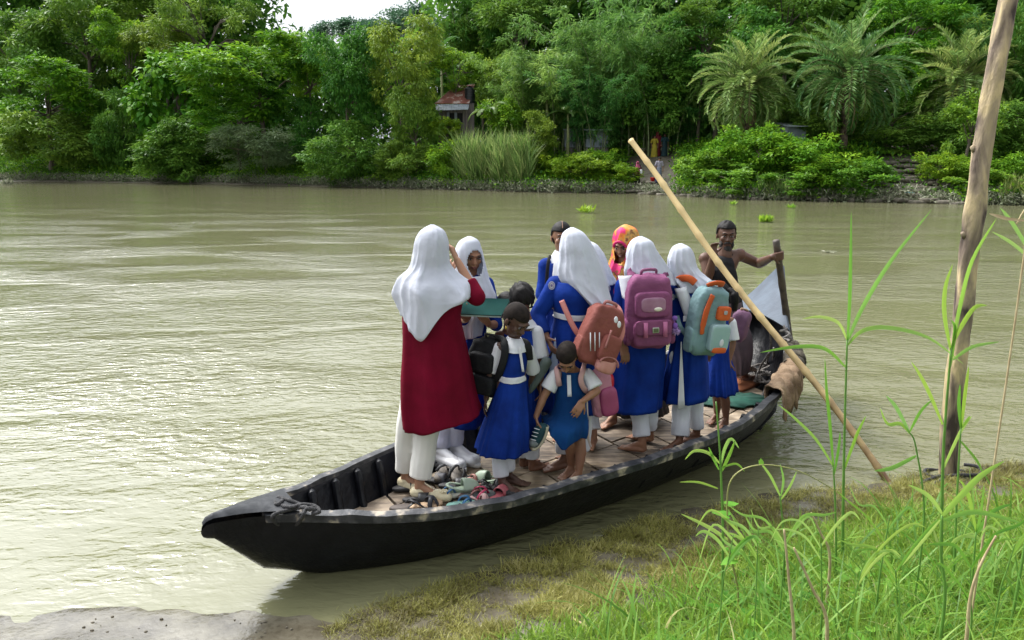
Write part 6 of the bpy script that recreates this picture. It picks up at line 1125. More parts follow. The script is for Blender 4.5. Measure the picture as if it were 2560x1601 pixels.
MPS = M('pink_print', (.50, .10, .20), .8, (.32, .05, .12), 14); MGS = M('grey_check', (.36, .33, .40), .8, (.25, .23, .3), 16); MCK = M('check_lungi', (.10, .12, .20), .8, (.3, .32, .38), 22, ramp=(.45, .55))
MYL = M('mustard_cloth', (.42, .34, .03), .8, (.3, .24, .02), 8); MMR = M('dark_red_cloth', (.16, .008, .015), .8)
farperson(1504, 436, 54, 2.2, 'woman on the far bank in pink printed shawl and black skirt', MBK, MBK, SK['brown'], (-.1, -1, 0), MPS, arms=.02)
Yc = ysh(1504, 1.75); c = d(1514, 408, Yc); bd = MB(); head(bd, c + Vector((0, 0, .28)), (-.3, -1, 0), .62); cap(bd, c, .08, c + Vector((0, 0, .15)), .07); cap(bd, c + Vector((0, 0, .15)), .03, c + Vector((0, 0, .25)), .03)
for sg in (-1, 1): cap(bd, c + Vector((.07 * sg, 0, .14)), .025, c + Vector((.12 * sg, -.05, .02)), .02); cap(bd, c + Vector((.04 * sg, 0, -.02)), .04, c + Vector((.07 * sg, -.1, -.25)), .03)
kid = fuse(bd, 'person', SK['dark'], .012, 2, origin=c); tag(kid, 'small child in a white top carried by the woman in pink on the far bank', 'person'); bpy.context.view_layer.update(); q = MB(); cap(q, c - Vector((0, 0, .02)), .10, c + Vector((0, 0, .15)), .09); fuse(q, 'shirt', MWC, .014, 2, kid); hairshell(c + Vector((0, 0, .28)), (-.3, -1, 0), .62, 'hair', MHAIR, kid)
farperson(1555, 434, 62, 2.6, 'man on the far bank in grey shirt and checked lungi', MGS, MCK, SK['brown'], (0, -1, -.2), None, wide=.9)
farperson(1544, 376, 56, 7.6, 'woman in mustard dress standing at the top of the steps', MYL, MYL, SK['brown'], (.1, -1, 0), None, wide=1.1)
farperson(1551, 374, 62, 8.4, 'woman in dark red behind the woman in mustard', MMR, MMR, SK['brown'], (.1, -1, 0), MMR)
farperson(1568, 374, 58, 8.8, 'person in dark teal in the shade right of the woman in mustard', M('dark_teal', (.01, .05, .06), .8), M('dark_teal2', (.01, .04, .05), .8), SK['dark'], (.1, -1, 0), None)
def bucket(cx, cy, Yo, col, label):
    Y = ysh(cx, Yo); b = d(cx, cy, Y); b.z = max(b.z, tz(b.x, b.y)); root = empty('bucket', b); tag(root, label, 'bucket'); m_ = M(label[:10], col, .4); q = MB(); q.lathe([(.01, .01), (.13, .01), (.14, 0), (.18, .30), (.19, .32), (.175, .32), (.13, .02), (.01, .02)], n=20); q.build('body', m_, root)
    q = MB(); q.tube([(.18 * math.cos(a), .02, .31 + .14 * math.sin(a)) for a in np.linspace(0, math.pi, 12)], .006, 5); q.build('handle', MBK, root)
bucket(1541, 430, 2.0, (.65, .01, .015), 'red plastic bucket on the bathing steps'); bucket(1552, 431, 2.1, (.01, .08, .42), 'blue plastic bucket beside the red bucket')
# sandbag and stone terraces
MST = M('mud_stone', (.20, .175, .135), .9, (.10, .09, .07), 4, bump=.8, bscale=8, bdist=.03)
def slab(name, cx, cy, Yo, wpx, hz, label, seed, dep=.5, grp='grey sandbag slabs stepping down the far bank'):
    Y = ysh(cx, Yo); b = d(cx, cy, Y); w = (d(cx + wpx, cy, Y) - b).length; b.z = tz(b.x, b.y) + hz * .3; r = np.random.RandomState(seed); q = MB(); roundbox(q, (0, 0, 0), (w, dep, hz), Matrix.Rotation(r.uniform(-.2, .2), 3, 'Z') @ Matrix.Rotation(r.uniform(-.06, .06), 3, 'Y'), .55, 22, 12)
    V_ = np.array(q.v); V_ += .12 * hz * np.sin(V_[:, [1, 2, 0]] * 6 + seed); q.v = [tuple(x) for x in V_]; o = q.build(name, MST); o.location = b; return tag(o, label, 'stone slab', grp)
r = random.Random(12); k_ = 0
SL = []
for row in range(5):
    for cx in range(1490 + 4 * row, 1640, 26 + row * 2): SL.append((cx + r.uniform(-4, 4), 455 - row * 5, .15 + row * .5, r.uniform(11, 17), .10))
for row in range(9):
    for cx in range(2060 + 5 * row, 2290 - 4 * row, 34): SL.append((cx + r.uniform(-6, 6), 468 - row * 11, .1 + row * .75, r.uniform(14, 24), .13))
for cx in range(1640, 2060, 30): SL.append((cx + r.uniform(-6, 6), 462, .15, r.uniform(8, 18), .16))
for i, (cx, cy, Yo, wp, hz) in enumerate(SL):
    zone = 'bathing steps' if cx < 1650 else ('stone terraces under the right palm' if cx > 2060 else 'rocks at the foot of the shrubs'); slab('stone_slab', cx, cy, Yo, wp, hz, 'flat grey stone slab among many on the ' + zone, i, .45, 'stone slabs on the ' + zone)
# house with rusty roof, water tank, tin sheds
MRUST = M('rusty_tin', (.25, .085, .06), .8, (.15, .05, .038), 1.6, (1, 1, 1), bump=.3, ramp=(.35, .55), col3=(.5, .42, .38)); MTIN = M('grey_tin', (.30, .34, .38), .5, (.2, .23, .26), 2.5, bump=.2); MBRD = M('board_wall', (.26, .22, .22), .9, (.13, .11, .11), 3, (4, 4, .4))
Yh = ysh(1075, 6.5)
def pt(x, y, dy=0): return d(x, y, Yh + dy)
root = empty('village_house', (pt(1075, 300).x, Yh, tz(pt(1075, 300).x, Yh))); tag(root, 'small wooden house with a rusty red tin roof among the trees', 'house'); o0 = root.location
def quadc(q, a, b, c, e, n_=40, amp=.03):
    rows_ = []
    for v in np.linspace(0, 1, 5): rows_.append([tuple(Vector(a).lerp(Vector(e), v).lerp(Vector(b).lerp(Vector(c), v), u) + Vector((0, 0, amp * (1 if k_ % 2 else 0))) - o0) for k_, u in enumerate(np.linspace(0, 1, n_))])
    q.grid(rows_)
q = MB(); quadc(q, pt(1072, 206, 2.6), pt(1122, 200, 2.6), pt(1108, 246, 0), pt(1026, 246, 0)); rf = q.build('roof', MRUST, root, smooth=False); mod(rf, 'SOLIDIFY', thickness=.03)
q = MB(); quadc(q, pt(1028, 248, -.05), pt(1108, 248, -.05), pt(1106, 260, -.9), pt(1030, 262, -.9)); aw = q.build('awning', MTIN, root, smooth=False); mod(aw, 'SOLIDIFY', thickness=.03)
a, b = pt(1034, 258, .2), pt(1104, 258, .2); zg = tz(a.x, Yh) - .3; q = MB(); q.box(((a.x + b.x) / 2 - o0.x, 1.6, (a.z + zg) / 2 - o0.z), (b.x - a.x, 2.6, a.z - zg)); q.build('wall', MBRD, root, smooth=False)
for wx_ in (1068, 1086): wpx = pt(wx_, 278, .2); q = MB(); q.box((wpx.x - o0.x, .26, wpx.z - o0.z), (.45, .08, .75)); fr = q.build('window', M('dark_opening', (.01, .01, .012), .8), root, smooth=False); q = MB(); q.box((wpx.x - .36 - o0.x, .20, wpx.z - o0.z), (.22, .04, .85)); q.build('shutter', MTIN, fr, smooth=False)
for wx_ in (1036, 1102): q = MB(); e_ = pt(wx_, 258, -.8); q.tube([(e_.x - o0.x, -.8, zg - o0.z), (e_.x - o0.x, -.8, e_.z - o0.z)], .05, 6); q.build('post', MBARK, root)
tk = pt(1110, 245, .9); rad = (d(1122, 245, Yh) - d(1110, 245, Yh)).length; hgt = (pt(1110, 205) - pt(1110, 245)).length; root = empty('water_tank', tk); tag(root, 'black ribbed plastic water tank beside the rusty roof', 'water tank'); q = MB(); prof = [(.01, 0)]
for k_ in range(9): prof += [(rad, hgt * .9 * k_ / 9), (rad * 1.06, hgt * .9 * (k_ + .3) / 9), (rad * 1.06, hgt * .9 * (k_ + .6) / 9), (rad, hgt * .9 * (k_ + .8) / 9)]
q.lathe(prof + [(rad * .7, hgt * .97), (.01, hgt)], n=20); q.build('body', M('black_plastic', (.012, .015, .02), .4), root); q = MB(); q.lathe([(.01, hgt * .98), (rad * .3, hgt * .98), (rad * .3, hgt * 1.04), (.01, hgt * 1.05)], n=14); q.build('lid', MBK, root); q = MB(); zt_ = tz(tk.x, tk.y); q.box((0, 0, (zt_ - tk.z) / 2), (rad * 1.6, rad * 1.6, tk.z - zt_)); q.build('tower', MBRD, root, smooth=False)
def shed(x0, x1, yt, yb, Yo, label, mat):
    Y = ysh((x0 + x1) / 2, Yo); a, b = d(x0, yt, Y), d(x1, yb, Y); zg = tz(a.x, Y) - .2; root = empty('tin_shed', ((a.x + b.x) / 2, Y, zg)); tag(root, label, 'shed'); w = b.x - a.x; h = a.z - zg; hb_ = b.z - zg
    q = MB(); q.grid([[(x_, .015 * (1 if k_ % 2 else -1), z_) for x_ in (-w / 2, w / 2)] for k_, z_ in enumerate(np.linspace(hb_, h, 44))]); wl_ = q.build('front_wall', mat, root, smooth=False); mod(wl_, 'SOLIDIFY', thickness=.02)
    for x_ in (-w / 2, w / 2): q = MB(); q.grid([[(x_, y_, z_ + .0) for y_ in (.03, 2.5)] for z_ in np.linspace(hb_, h, 3)]); sw = q.build('side_wall', mat, root, smooth=False); mod(sw, 'SOLIDIFY', thickness=.02)
    q = MB(); q.box((0, 1.1, h + .1), (w + .4, 3.2, .05), Matrix.Rotation(.12, 3, 'X')); q.build('roof', MTIN, root, smooth=False); q = MB(); q.box((0, 1.25, hb_ / 2 - .02), (w * .98, 2.4, max(.1, hb_ - .05))); q.build('plinth', MBRD, root, smooth=False)
shed(1385, 1435, 305, 348, 6.2, 'corrugated grey tin shed left of the bathing steps', MTIN); shed(1335, 1372, 305, 348, 7.0, 'shaded tin shed left of the brighter tin shed', MTIN); shed(1862, 1902, 296, 330, 6.5, 'small blue-grey tin shed between the left and middle palms', MTIN)

# floating water hyacinth
def hyacinth(x, y, wpx, n, label, seed, mat='lime', cat='water plant', name='water_hyacinth', h=.14):
    c = g(x, y, 0); w = (g(x + wpx, y, 0) - c).length; r = np.random.RandomState(seed); P = np.stack([r.normal(0, w * .45, n), r.normal(0, w * .35, n), np.full(n, .01)], 1); a = r.uniform(0, 6.28, n); el = r.uniform(.5, 1.4, n) if h > .1 else r.uniform(0, .3, n)
    Dd = np.stack([np.cos(a) * np.cos(el), np.sin(a) * np.cos(el), np.sin(el)], 1); P[:, :2] *= .55; V_, F_ = leaves(P, Dd, w * r.uniform(.5, .95, n), w * .15, seed); o = meshobj(name, V_, F_, MLEAF[mat], tone=r.uniform(.4, 1, n), smooth=False); o.location = c; tag(o, label, cat); return o
hyacinth(1386, 503, 30, 50, 'floating water hyacinth sprig with long stalks, left of the bamboo pole', 81); hyacinth(1806, 525, 26, 160, 'compact clump of bright water hyacinth above the boatman', 82); hyacinth(1730, 484, 16, 40, 'tiny floating weed patch near the far bank rocks', 83)
hyacinth(1960, 597, 18, 60, 'drifting mat of dry straw right of the steering pole', 84, 'mud', 'straw', 'floating_straw', .05); hyacinth(1870, 492, 16, 40, 'pale floating weed below the middle palm', 85); hyacinth(15, 437, 22, 60, 'silted weed clump at the far left waterline', 86, 'mud')
q = MB(); q.grid([[Vector((x_ * .25, y_ * .2, .02 + .06 * math.sin(x_ * 3 + y_ * 2))) for x_ in np.linspace(-1, 1, 8)] for y_ in np.linspace(-1, 1, 6)]); o = q.build('blue_plastic_sheet', M('blue_plastic', (.04, .35, .55), .4)); c = d(2148, 437, ysh(2148, 1.2)); c.z = tz(c.x, c.y) + .1; o.location = c; tag(o, 'scrap of bright blue plastic on the stone terraces', 'litter')

# ================================================================ NEAR BANK
def blades(P, az, el, L, Wd, bend, seed=0, seg=4):
    """curved grass blades as tapering ribbons"""
    n = len(P); L, Wd, bend = [np.broadcast_to(q, (n,)).astype(float) for q in (L, Wd, bend)]; rows_ = []; p = np.array(P, float); a = np.array(el, float); side = np.stack([-np.sin(az), np.cos(az), 0 * az], 1); r = np.random.RandomState(seed); tw = r.uniform(-.8, .8, n)
    side = side * np.cos(tw)[:, None] + np.stack([np.cos(az), np.sin(az), 0 * az], 1) * np.sin(tw)[:, None]
    for s in range(seg + 1):
        u = s / seg; w = Wd * .5 * (math.sin(math.pi * min(.98, .22 + .78 * u)) if s < seg else .04); rows_.append(p - side * w[:, None]); rows_.append(p + side * w[:, None])
        p = p + np.stack([np.cos(az) * np.cos(a), np.sin(az) * np.cos(a), np.sin(a)], 1) * (L / seg)[:, None]; a = a - bend / seg
    V_ = np.stack(rows_, 1).reshape(-1, 3); k_ = (seg + 1) * 2; b = np.arange(n)[:, None, None] * k_; q = np.array([[2 * s, 2 * s + 1, 2 * s + 3, 2 * s + 2] for s in range(seg)])[None]; return V_, (b + q).reshape(-1, 4)
LB = [g(1180, 1530, .08), g(1300, 1480, .1), g(1450, 1400, .15), g(1620, 1300, .18), g(1760, 1225, .2), g(1900, 1185, .2), g(2150, 1150, .2), g(2500, 1120, .2)]
lbx = [q.x for q in LB]; lby = [q.y for q in LB]
def lushd(x, y): return np.interp(x, lbx, lby) - y + .10 * fbm(x, y, 5, 21)
def dnear(x, y): return (np.interp(x, NX, NY) - y) * .93
MGR_O = leafmat('olive_grass', [(.14, .12, .035), (.25, .25, .05), (.40, .37, .11), (.5, .44, .22)], trans=.25, pos=(0, .4, .75, 1)); MGR_L = leafmat('lush_grass', [(.07, .16, .02), (.18, .33, .035), (.35, .50, .08), (.52, .48, .22)], trans=.45, pos=(0, .45, .88, 1)); MHERB = leafmat('herb_leaf', [(.05, .19, .02), (.12, .33, .035), (.22, .46, .06)], trans=.4, spec=.2, rough=.5)
def scatter(n, seed, x0=-1.6, x1=6, y0=1.2, y1=6.6):
    r = np.random.RandomState(seed); return r.uniform(x0, x1, n), r.uniform(y0, y1, n), r
x, y, r = scatter(900000, 41, -1.4, 5.5, 3.0, 6.6); dn = dnear(x, y); ld = lushd(x, y); cl = fbm(x, y, 6, 22) * .3 + fbm(x, y, 17, 23) * .25
k_ = (dn > -.03) & (ld < .35) & (x > -.95 + .25 * fbm(x, y, 3, 24)) & (dn < .75 + .35 * np.clip(x, 0, 2) + .1 * cl) & (r.rand(len(x)) < np.clip(.5 + 1.5 * cl, .03, 1) * np.clip((dn + .05) * 4, .1, 1)); x, y = x[k_][:150000], y[k_][:150000]; n = len(x); z = np.maximum(terrain(x, y), 0) - .004
az = r.uniform(0, 6.28, n); V_, F_ = blades(np.stack([x, y, z], 1), az, r.uniform(.2, 1.35, n), r.uniform(.025, .085, n) * np.clip(.5 + np.clip(cl[k_][:150000][:n], -.3, .5) + .3, .4, 1.2), r.uniform(.0025, .0045, n), r.uniform(0, 2.0, n), 1, 3)
tone = np.clip(.35 + .25 * fbm(x, y, 4, 25) + r.uniform(-.3, .3, n), 0, 1)
tag(meshobj('olive_grass', V_, F_, MGR_O, tone=np.repeat(tone, 3), smooth=False), 'short matted olive grass along the near waterline', 'grass', kind='stuff')
x, y, r = scatter(600000, 42, -.3, 5.5, 1.3, 6.0); ld = lushd(x, y); k_ = (ld > -.1) & (r.rand(len(x)) < np.clip(ld * 2.2 + .25, 0, 1) * np.clip(.6 + .35 * fbm(x, y, 7, 26), .1, 1)); x, y = x[k_][:120000], y[k_][:120000]; n = len(x); ld = lushd(x, y); z = terrain(x, y) - .004
az = r.uniform(0, 6.28, n); sc = np.clip(.45 + ld * .5, .4, 1.15); V_, F_ = blades(np.stack([x, y, z], 1), az, r.uniform(.7, 1.5, n), r.uniform(.07, .28, n) * sc, r.uniform(.003, .0075, n), r.uniform(.2, 1.8, n), 2, 4)
tone = np.clip(.38 + .12 * fbm(x, y, 5, 27) + r.uniform(-.25, .25, n) + (r.rand(n) < .05) * .5, 0, 1)
tag(meshobj('green_grass', V_, F_, MGR_L, tone=np.repeat(tone, 4), smooth=False), 'lush bright green grass covering the near bank at right', 'grass', kind='stuff')
# taller blades mixed in
x, y, r = scatter(26000, 43, .3, 5.5, 1.3, 5.2); ld = lushd(x, y); k_ = (ld > .25) & (r.rand(len(x)) < np.clip(ld * .6, 0, 1)); x, y = x[k_][:5200], y[k_][:5200]; n = len(x); z = terrain(x, y)
V_, F_ = blades(np.stack([x, y, z], 1), r.uniform(0, 6.28, n), r.uniform(.8, 1.5, n), r.uniform(.2, .55, n), r.uniform(.006, .015, n), r.uniform(.5, 2.0, n), 3, 7); tone = np.clip(r.uniform(.2, .75, n) + (r.rand(n) < .1) * .4, 0, 1)
tag(meshobj('broad_grass', V_, F_, MGR_L, tone=np.repeat(tone, 7), smooth=False), 'broader arching grass blades rising from the lush grass', 'grass', kind='stuff')
# creeping heart-leaved herbs
def hearts(P, az, el, L, seed):
    n = len(P); sh = np.array([(0, 0), (.12, .34), (-.10, .42), (-.14, .22), (0, 0), (1, 0)]); O = np.array([(0, 0, 0), (-.16, .20, .02), (-.10, .42, .05), (.25, .48, .06), (.65, .28, .03), (1.0, 0, -.05), (.65, -.28, .03), (.25, -.48, .06), (-.10, -.42, .05), (-.16, -.20, .02)])
    a = np.stack([np.cos(az) * np.cos(el), np.sin(az) * np.cos(el), np.sin(el)], 1); sd = np.stack([-np.sin(az), np.cos(az), 0 * az], 1); nr = np.cross(a, sd); V_ = P[:, None, :] + (a[:, None, :] * O[None, :, 0:1] + sd[:, None, :] * O[None, :, 1:2] + nr[:, None, :] * O[None, :, 2:3]) * L[:, None, None]
    m_ = len(O); b = np.arange(n)[:, None, None] * m_; q = np.array([[0, 1, 2, 3], [0, 3, 4, 5], [0, 5, 6, 7], [0, 7, 8, 9]])[None]; return V_.reshape(-1, 3), (b + q).reshape(-1, 4)
x, y, r = scatter(60000, 44, .0, 5.0, 1.3, 5.0); ld = lushd(x, y); k_ = (ld > .2) & (fbm(x, y, 2.3, 28) + .4 * (x > 1) > .1) & (r.rand(len(x)) < np.clip(ld, 0, 1)); x, y = x[k_][:3600], y[k_][:3600]; n = len(x); z = terrain(x, y) + r.uniform(.02, .14, n) * np.clip(lushd(x, y), .3, 1)
V_, F_ = hearts(np.stack([x, y, z], 1), r.uniform(0, 6.28, n), r.uniform(-.5, .6, n), r.uniform(.025, .06, n) * np.clip(1.6 - y * .15, .6, 1.2), 4); tag(meshobj('creeping_herbs', V_, F_, MHERB, tone=np.repeat(r.uniform(0, 1, n), 4), smooth=False), 'heart-leaved creeping plants among the near grass', 'ground cover', kind='stuff')
# mud clods at the water's edge
x, y, r = scatter(16000, 45, -3.2, 1.2, 2.7, 4.4); dn = dnear(x, y); k_ = (dn > .0) & (dn < .9) & (fbm(x, y, 4, 29) > .3); x, y = x[k_][:110], y[k_][:110]; q = MB()
for a, b in zip(x, y): s = r.uniform(.003, .009); q.ell((a, b, tz(a, b) + s * .2), (s * r.uniform(.8, 1.6), s, s * .7), None, 6, 4)
tag(q.build('mud_clods', M('mud_clod', (.14, .12, .09), .9, (.08, .07, .05), 20)), 'small lumps of dark mud by the near waterline', 'mud', kind='stuff')

MSTEM = M('reed_stem', (.14, .30, .05), .5, (.10, .22, .04), 8); MBLADE = leafmat('reed_blade', [(.10, .26, .03), (.19, .40, .05), (.32, .52, .14)], trans=.45, rough=.4); MDRY = M('dry_stalk', (.52, .42, .24), .8, (.35, .26, .14), 20)
def reed(Y, stem, lv, label, sw=.005, mat=None, name='tall_reed', cat='reed'):
    p = P_(Y, 1); st = [p(*q) for q in stem]; b = st[0].copy(); gz = tz(b.x, b.y)
    if b.z > gz: st = [Vector((b.x, b.y, gz - .02))] + st
    root = empty(name, st[0]); o0 = st[0].copy(); tag(root, label, cat, 'tall reeds on the near bank' if cat == 'reed' else None); pts = spline(st, 6); m_ = len(pts); q = MB(); q.tube([x - o0 for x in pts], [sw * (1.1 - .65 * i / m_) for i in range(m_)], 7); q.build('stem', mat or MSTEM, root)
    for L_, w in lv:
        P = spline([p(*x) for x in L_], 5); m_ = len(P); q = MB(); rws = []
        for i, c in enumerate(P):
            t = (P[min(i + 1, m_ - 1)] - P[max(i - 1, 0)]).normalized(); sd = t.cross(Vector((.15, -.9, .35))).normalized(); u = i / (m_ - 1); ww = w * (math.sin(math.pi * min(1, .12 + .88 * u)) ** .8 if u < .99 else .02); nr = sd.cross(t)
            ww *= .78; rws.append([c - sd * ww - o0 + nr * ww * .3, c - o0, c + sd * ww - o0 + nr * ww * .3])
        q.grid(rws, tone=random.Random(len(L_) + int(L_[0][0])).uniform(.2, .9)); q.build('leaf', mat if mat else MBLADE, root, tone=True)
    return root
reed(3.7, [(2106, 1400), (2108, 1250), (2112, 1050), (2118, 850)], [([(2118, 852), (2123, 760, -.02), (2126, 640, -.03), (2128, 528)], .013), ([(2119, 852), (2155, 770), (2225, 655, -.05), (2330, 523, -.1)], .015), ([(2118, 864), (2155, 828, -.04), (2220, 820, -.08), (2320, 845, -.12), (2410, 912, -.1)], .014), ([(2117, 850), (2095, 808), (2050, 793), (2005, 798)], .012), ([(2113, 918), (2060, 872, -.05), (1985, 868, -.1), (1900, 882, -.1)], .013), ([(2108, 1180), (2140, 1090), (2165, 1040)], .012)], 'tallest reed left of the leaning trunk, with a long leaf rising right', .0095)
reed(3.2, [(2352, 1500), (2354, 1300), (2360, 1100), (2378, 870)], [([(2378, 880), (2400, 760), (2430, 650, -.05), (2492, 545, -.1)], .014), ([(2376, 876), (2360, 790), (2362, 720), (2382, 660)], .015), ([(2380, 862), (2400, 820), (2435, 770), (2468, 764)], .014), ([(2382, 900), (2430, 868), (2500, 855)], .010), ([(2356, 1062), (2325, 990), (2300, 940), (2278, 905)], .013), ([(2372, 930), (2386, 830), (2378, 800)], .012), ([(2354, 1180), (2400, 1080), (2430, 1040)], .011)], 'tall reed standing in front of the leaning trunk', .0095)
reed(3.3, [(1806, 1500), (1807, 1320), (1802, 1180), (1799, 1120), (1790, 1005)], [([(1801, 1165), (1812, 1120), (1828, 1098), (1848, 1122)], .011), ([(1800, 1160), (1770, 1133), (1735, 1128), (1712, 1150)], .010), ([(1803, 1180), (1822, 1140), (1838, 1100)], .011), ([(1797, 1175), (1780, 1140), (1772, 1118)], .008), ([(1795, 1222), (1745, 1206), (1698, 1206)], .007), ([(1822, 1352), (1770, 1318), (1702, 1285)], .012), ([(1803, 1170), (1840, 1160), (1862, 1180)], .007)], 'slender reed rising in front of the boat\'s black hull', .0075)
reed(3.5, [(2090, 1420), (2088, 1260), (2083, 1168)], [([(2083, 1168), (2074, 1060), (2066, 980), (2062, 895)], .012), ([(2084, 1168), (2040, 1100), (1985, 1045), (1945, 1012)], .010), ([(2084, 1190), (2096, 1120), (2100, 1080)], .010)], 'shorter reed leaning beside the tallest reed', .007)
reed(3.1, [(2384, 1430), (2392, 1250), (2402, 1070)], [([(2402, 1072), (2396, 1010), (2400, 960)], .012), ([(2402, 1072), (2412, 980), (2422, 915)], .012), ([(2402, 1072), (2418, 1050), (2424, 1040)], .008), ([(2398, 1100), (2440, 1150), (2456, 1182)], .008)], 'young upright reed just right of the leaning trunk foot', .007)
reed(2.5, [(2362, 1500), (2352, 1380), (2355, 1290)], [([(2355, 1290), (2400, 1240), (2450, 1190), (2512, 1152)], .016), ([(2355, 1285), (2320, 1240), (2270, 1212)], .011), ([(2360, 1300), (2440, 1280), (2560, 1310)], .012), ([(2350, 1300), (2300, 1360), (2255, 1415)], .008)], 'broad-leaved reed low at the right with spreading blades', .007)
reed(2.6, [(2560, 640), (2540, 560)], [([(2562, 552), (2520, 548), (2490, 540), (2472, 534)], .008)], 'pale dry reed leaf entering from the right edge', .004, MDRY)
reed(2.7, [(2600, 1100), (2590, 700)], [([(2580, 640), (2530, 560), (2500, 520)], .012), ([(2590, 660), (2530, 610), (2480, 580)], .010)], 'reed at the right edge reaching in over the river', .006)
reed(3.3, [(1960, 1450), (1958, 1330), (1950, 1240)], [([(1950, 1240), (1925, 1190), (1895, 1150)], .009), ([(1952, 1240), (1958, 1200), (1950, 1160)], .008), ([(1952, 1250), (1975, 1215), (1992, 1178)], .008)], 'small forked reed between the slender reed and the tallest reed', .006)
reed(3.0, [(2310, 1300), (2290, 1120), (2272, 1080)], [([(2272, 1080), (2240, 1020), (2215, 990)], .012), ([(2275, 1085), (2250, 1060), (2218, 1060), (2200, 1020)], .010), ([(2290, 1140), (2230, 1170), (2185, 1178)], .012), ([(2274, 1080), (2300, 1030), (2330, 1000)], .009)], 'thin drooping reed left of the leaning trunk', .005)
reed(2.9, [(2430, 1450), (2440, 1330)], [([(2440, 1330), (2420, 1240), (2400, 1200)], .012), ([(2440, 1335), (2480, 1280), (2530, 1260)], .012), ([(2440, 1330), (2450, 1290), (2460, 1210)], .010)], 'bushy young reed near the lower right corner', .006)
rr_ = random.Random(77)
ORD = ['leftmost', 'second', 'third', 'fourth', 'fifth', 'sixth', 'seventh', 'eighth', 'ninth', 'rightmost']
for i in range(10):
    x0 = 1790 + i * 80 + rr_.uniform(-25, 25); yb = rr_.uniform(1420, 1600); hh = rr_.uniform(110, 240); ln = rr_.uniform(-45, 45); tx, ty = x0 + ln, yb - hh; L5 = []
    for k_ in range(rr_.randint(3, 5)):
        u = rr_.uniform(.45, 1); bx, by = x0 + ln * u, yb - hh * u; sg = rr_.choice((-1, 1)); l_ = rr_.uniform(70, 170); L5.append(([(bx, by), (bx + sg * l_ * .35, by - l_ * .5), (bx + sg * l_ * .75, by - l_ * rr_.uniform(.5, .9)), (bx + sg * l_, by - l_ * rr_.uniform(.1, 1.1))], rr_.uniform(.005, .009)))
    reed(rr_.uniform(2.2, 3.2), [(x0, yb), (x0 + ln * .5, yb - hh * .5), (tx, ty)], L5, ORD[i] + (' of the ten' if i in (0, 9) else ' from the left of the ten') + ' short young reeds sprouting from the lush grass', rr_.uniform(.003, .005))
for i, (P0, lb) in enumerate([([(1985, 1620), (1972, 1450), (1960, 1325)], 'tan broken stalk standing upright in the grass, leftmost of the dry stalks'), ([(2068, 1570), (2030, 1470), (1985, 1370)], 'tan dry stalk leaning left across the lower grass'), ([(2415, 1610), (2425, 1500), (2448, 1420), (2490, 1340)], 'thick pale dry stalk curving up near the lower right corner'), ([(2075, 1400), (2050, 1330), (2028, 1282)], 'short flat dry blade pointing up left of the tallest reed')]):
    reed(2.3 if i != 3 else 3.0, P0, [], lb, .007, MDRY, 'dry_stalk', 'dry stalk')
v = reed(3.1, [(1845, 1480), (1825, 1380), (1818, 1290), (1822, 1215), (1850, 1178), (1900, 1163), (1960, 1168), (2020, 1188), (2090, 1228)], [], 'thin vine arching over from the grass towards the tallest reed', .0045, M('vine_stem', (.30, .30, .10), .6), 'arching_vine', 'vine'); p = P_(3.1, 1)
P = np.array([tuple(p(*q)) for q in ((1903, 1160), (1820, 1290), (1819, 1262), (1826, 1380), (1835, 1400), (1828, 1340))]); V_, F_ = hearts(P - np.array(v.location), np.array([1.6, 2.8, .3, .5, 3.4, 1.0]), np.array([1.2, .1, .0, -.3, -.2, -.5]), np.array([.025, .075, .06, .08, .07, .07]), 3); meshobj('vine_leaves', V_, F_, MHERB, v, tone=np.repeat([.9, .5, .6, .4, .8, .5], 4), smooth=False)
q = MB(); a = G(1500, 1540, .12); q.tube(spline([G(1388, 1518, .10), G(1430, 1545, .12), G(1480, 1575, .13)], 5), [.006] * 11, 7); tag(recentre(q.build('dry_stick', MDRY), a), 'pale dry stick lying on the short grass at bottom centre', 'stick')
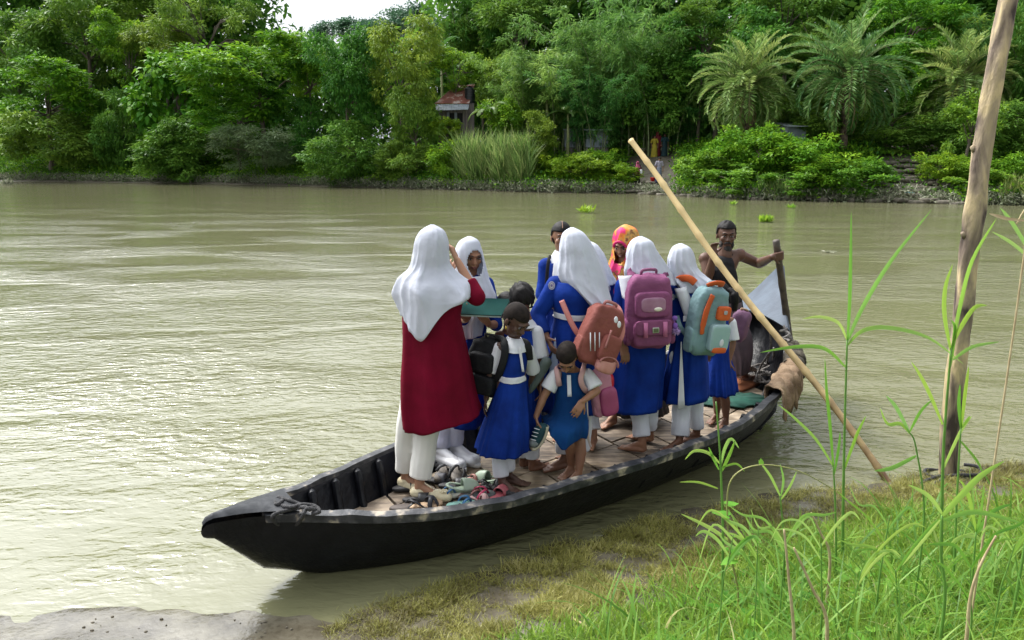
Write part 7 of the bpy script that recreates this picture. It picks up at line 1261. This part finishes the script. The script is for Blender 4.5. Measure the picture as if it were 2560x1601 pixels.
# leaning trunk planted at the water's edge
MTK, n_, l_, b_ = newmat('peeling_bark'); tcx = n_.new('ShaderNodeTexCoord'); mp = n_.new('ShaderNodeMapping'); mp.inputs['Scale'].default_value = (1, 1, .32); l_.new(tcx.outputs['Object'], mp.inputs[0]); a1 = n_.new('ShaderNodeTexNoise'); a1.inputs['Scale'].default_value = 6.5; a1.inputs['Detail'].default_value = 7; a1.inputs['Distortion'].default_value = .8; l_.new(mp.outputs[0], a1.inputs[0])
rp = n_.new('ShaderNodeValToRGB'); e = rp.color_ramp.elements; e[0].position = .38; e[0].color = (.05, .035, .028, 1); e[1].position = .62; e[1].color = (.56, .44, .24, 1)
for ps, cc_ in ((.44, (.18, .135, .10, 1)), (.52, (.33, .26, .17, 1))): x = e.new(ps); x.color = cc_
l_.new(a1.outputs['Fac'], rp.inputs[0]); l_.new(rp.outputs[0], b_.inputs['Base Color']); b_.inputs['Roughness'].default_value = .8; a2 = n_.new('ShaderNodeTexNoise'); a2.inputs['Scale'].default_value = 22; a2.inputs['Detail'].default_value = 5; l_.new(mp.outputs[0], a2.inputs[0]); ad = n_.new('ShaderNodeMath'); l_.new(a1.outputs['Fac'], ad.inputs[0]); l_.new(a2.outputs['Fac'], ad.inputs[1]); bp = n_.new('ShaderNodeBump'); bp.inputs['Strength'].default_value = .9; bp.inputs['Distance'].default_value = .02; l_.new(ad.outputs[0], bp.inputs['Height']); l_.new(bp.outputs[0], b_.inputs['Normal'])
C_ = spline([Vector(D(x, y, 5.24)) for x, y in ((2372, 1215), (2374, 1100), (2386, 960), (2408, 770), (2424, 620), (2440, 500), (2462, 340), (2490, 170), (2518, 20), (2545, -120), (2562, -200))], 9); V_ = []; r = np.random.RandomState(8); N_ = 36
for i, c in enumerate(C_):
    u = i / (len(C_) - 1); rd = .064 - .006 * u + .008 * math.exp(-((u - .47) / .03) ** 2)
    for j in range(N_): a = 2 * math.pi * j / N_; w = rd * (1 + .05 * math.sin(3 * a + u * 9) + .035 * math.sin(5 * a - u * 30) + .03 * math.sin(u * 70 + 2 * a) + .02 * r.normal()); V_.append((c.x + w * math.cos(a), c.y + w * math.sin(a), c.z + w * math.cos(a) * .18))
F_ = [(i * N_ + j, i * N_ + (j + 1) % N_, (i + 1) * N_ + (j + 1) % N_, (i + 1) * N_ + j) for i in range(len(C_) - 1) for j in range(N_)]; root = empty('leaning_trunk', C_[0]); tag(root, 'tall bare tree trunk with peeling bark leaning right at the water\'s edge', 'tree trunk'); tk = meshobj('trunk', np.array(V_) - np.array(C_[0]), F_, MTK, root)
q = MB()
for t_, a, l2 in ((38, 3.4, .05), (52, 3.0, .03), (30, .3, .03)): c = C_[t_] - C_[0]; q.tube([c + Vector((math.cos(a) * .05, math.sin(a) * .05, 0)), c + Vector((math.cos(a) * (.065 + l2 * .3), math.sin(a) * .07, .03))], [.022, .014], 8)
q.build('knot', MTK, root)
rope('trunk_rope', 'dark wet rope wound round the foot of the leaning trunk', [[C_[0] + Vector((math.cos(a) * (.10 + .01 * a), math.sin(a) * .09, .03 + .008 * a + .01 * math.sin(a * 3))) for a in np.arange(0, 14, .5)], [G(2350, 1190, .03), G(2320, 1200, .02), G(2300, 1212, .02), G(2325, 1215, .02), G(2360, 1195, .04)]], .013, MROPE, C_[0])
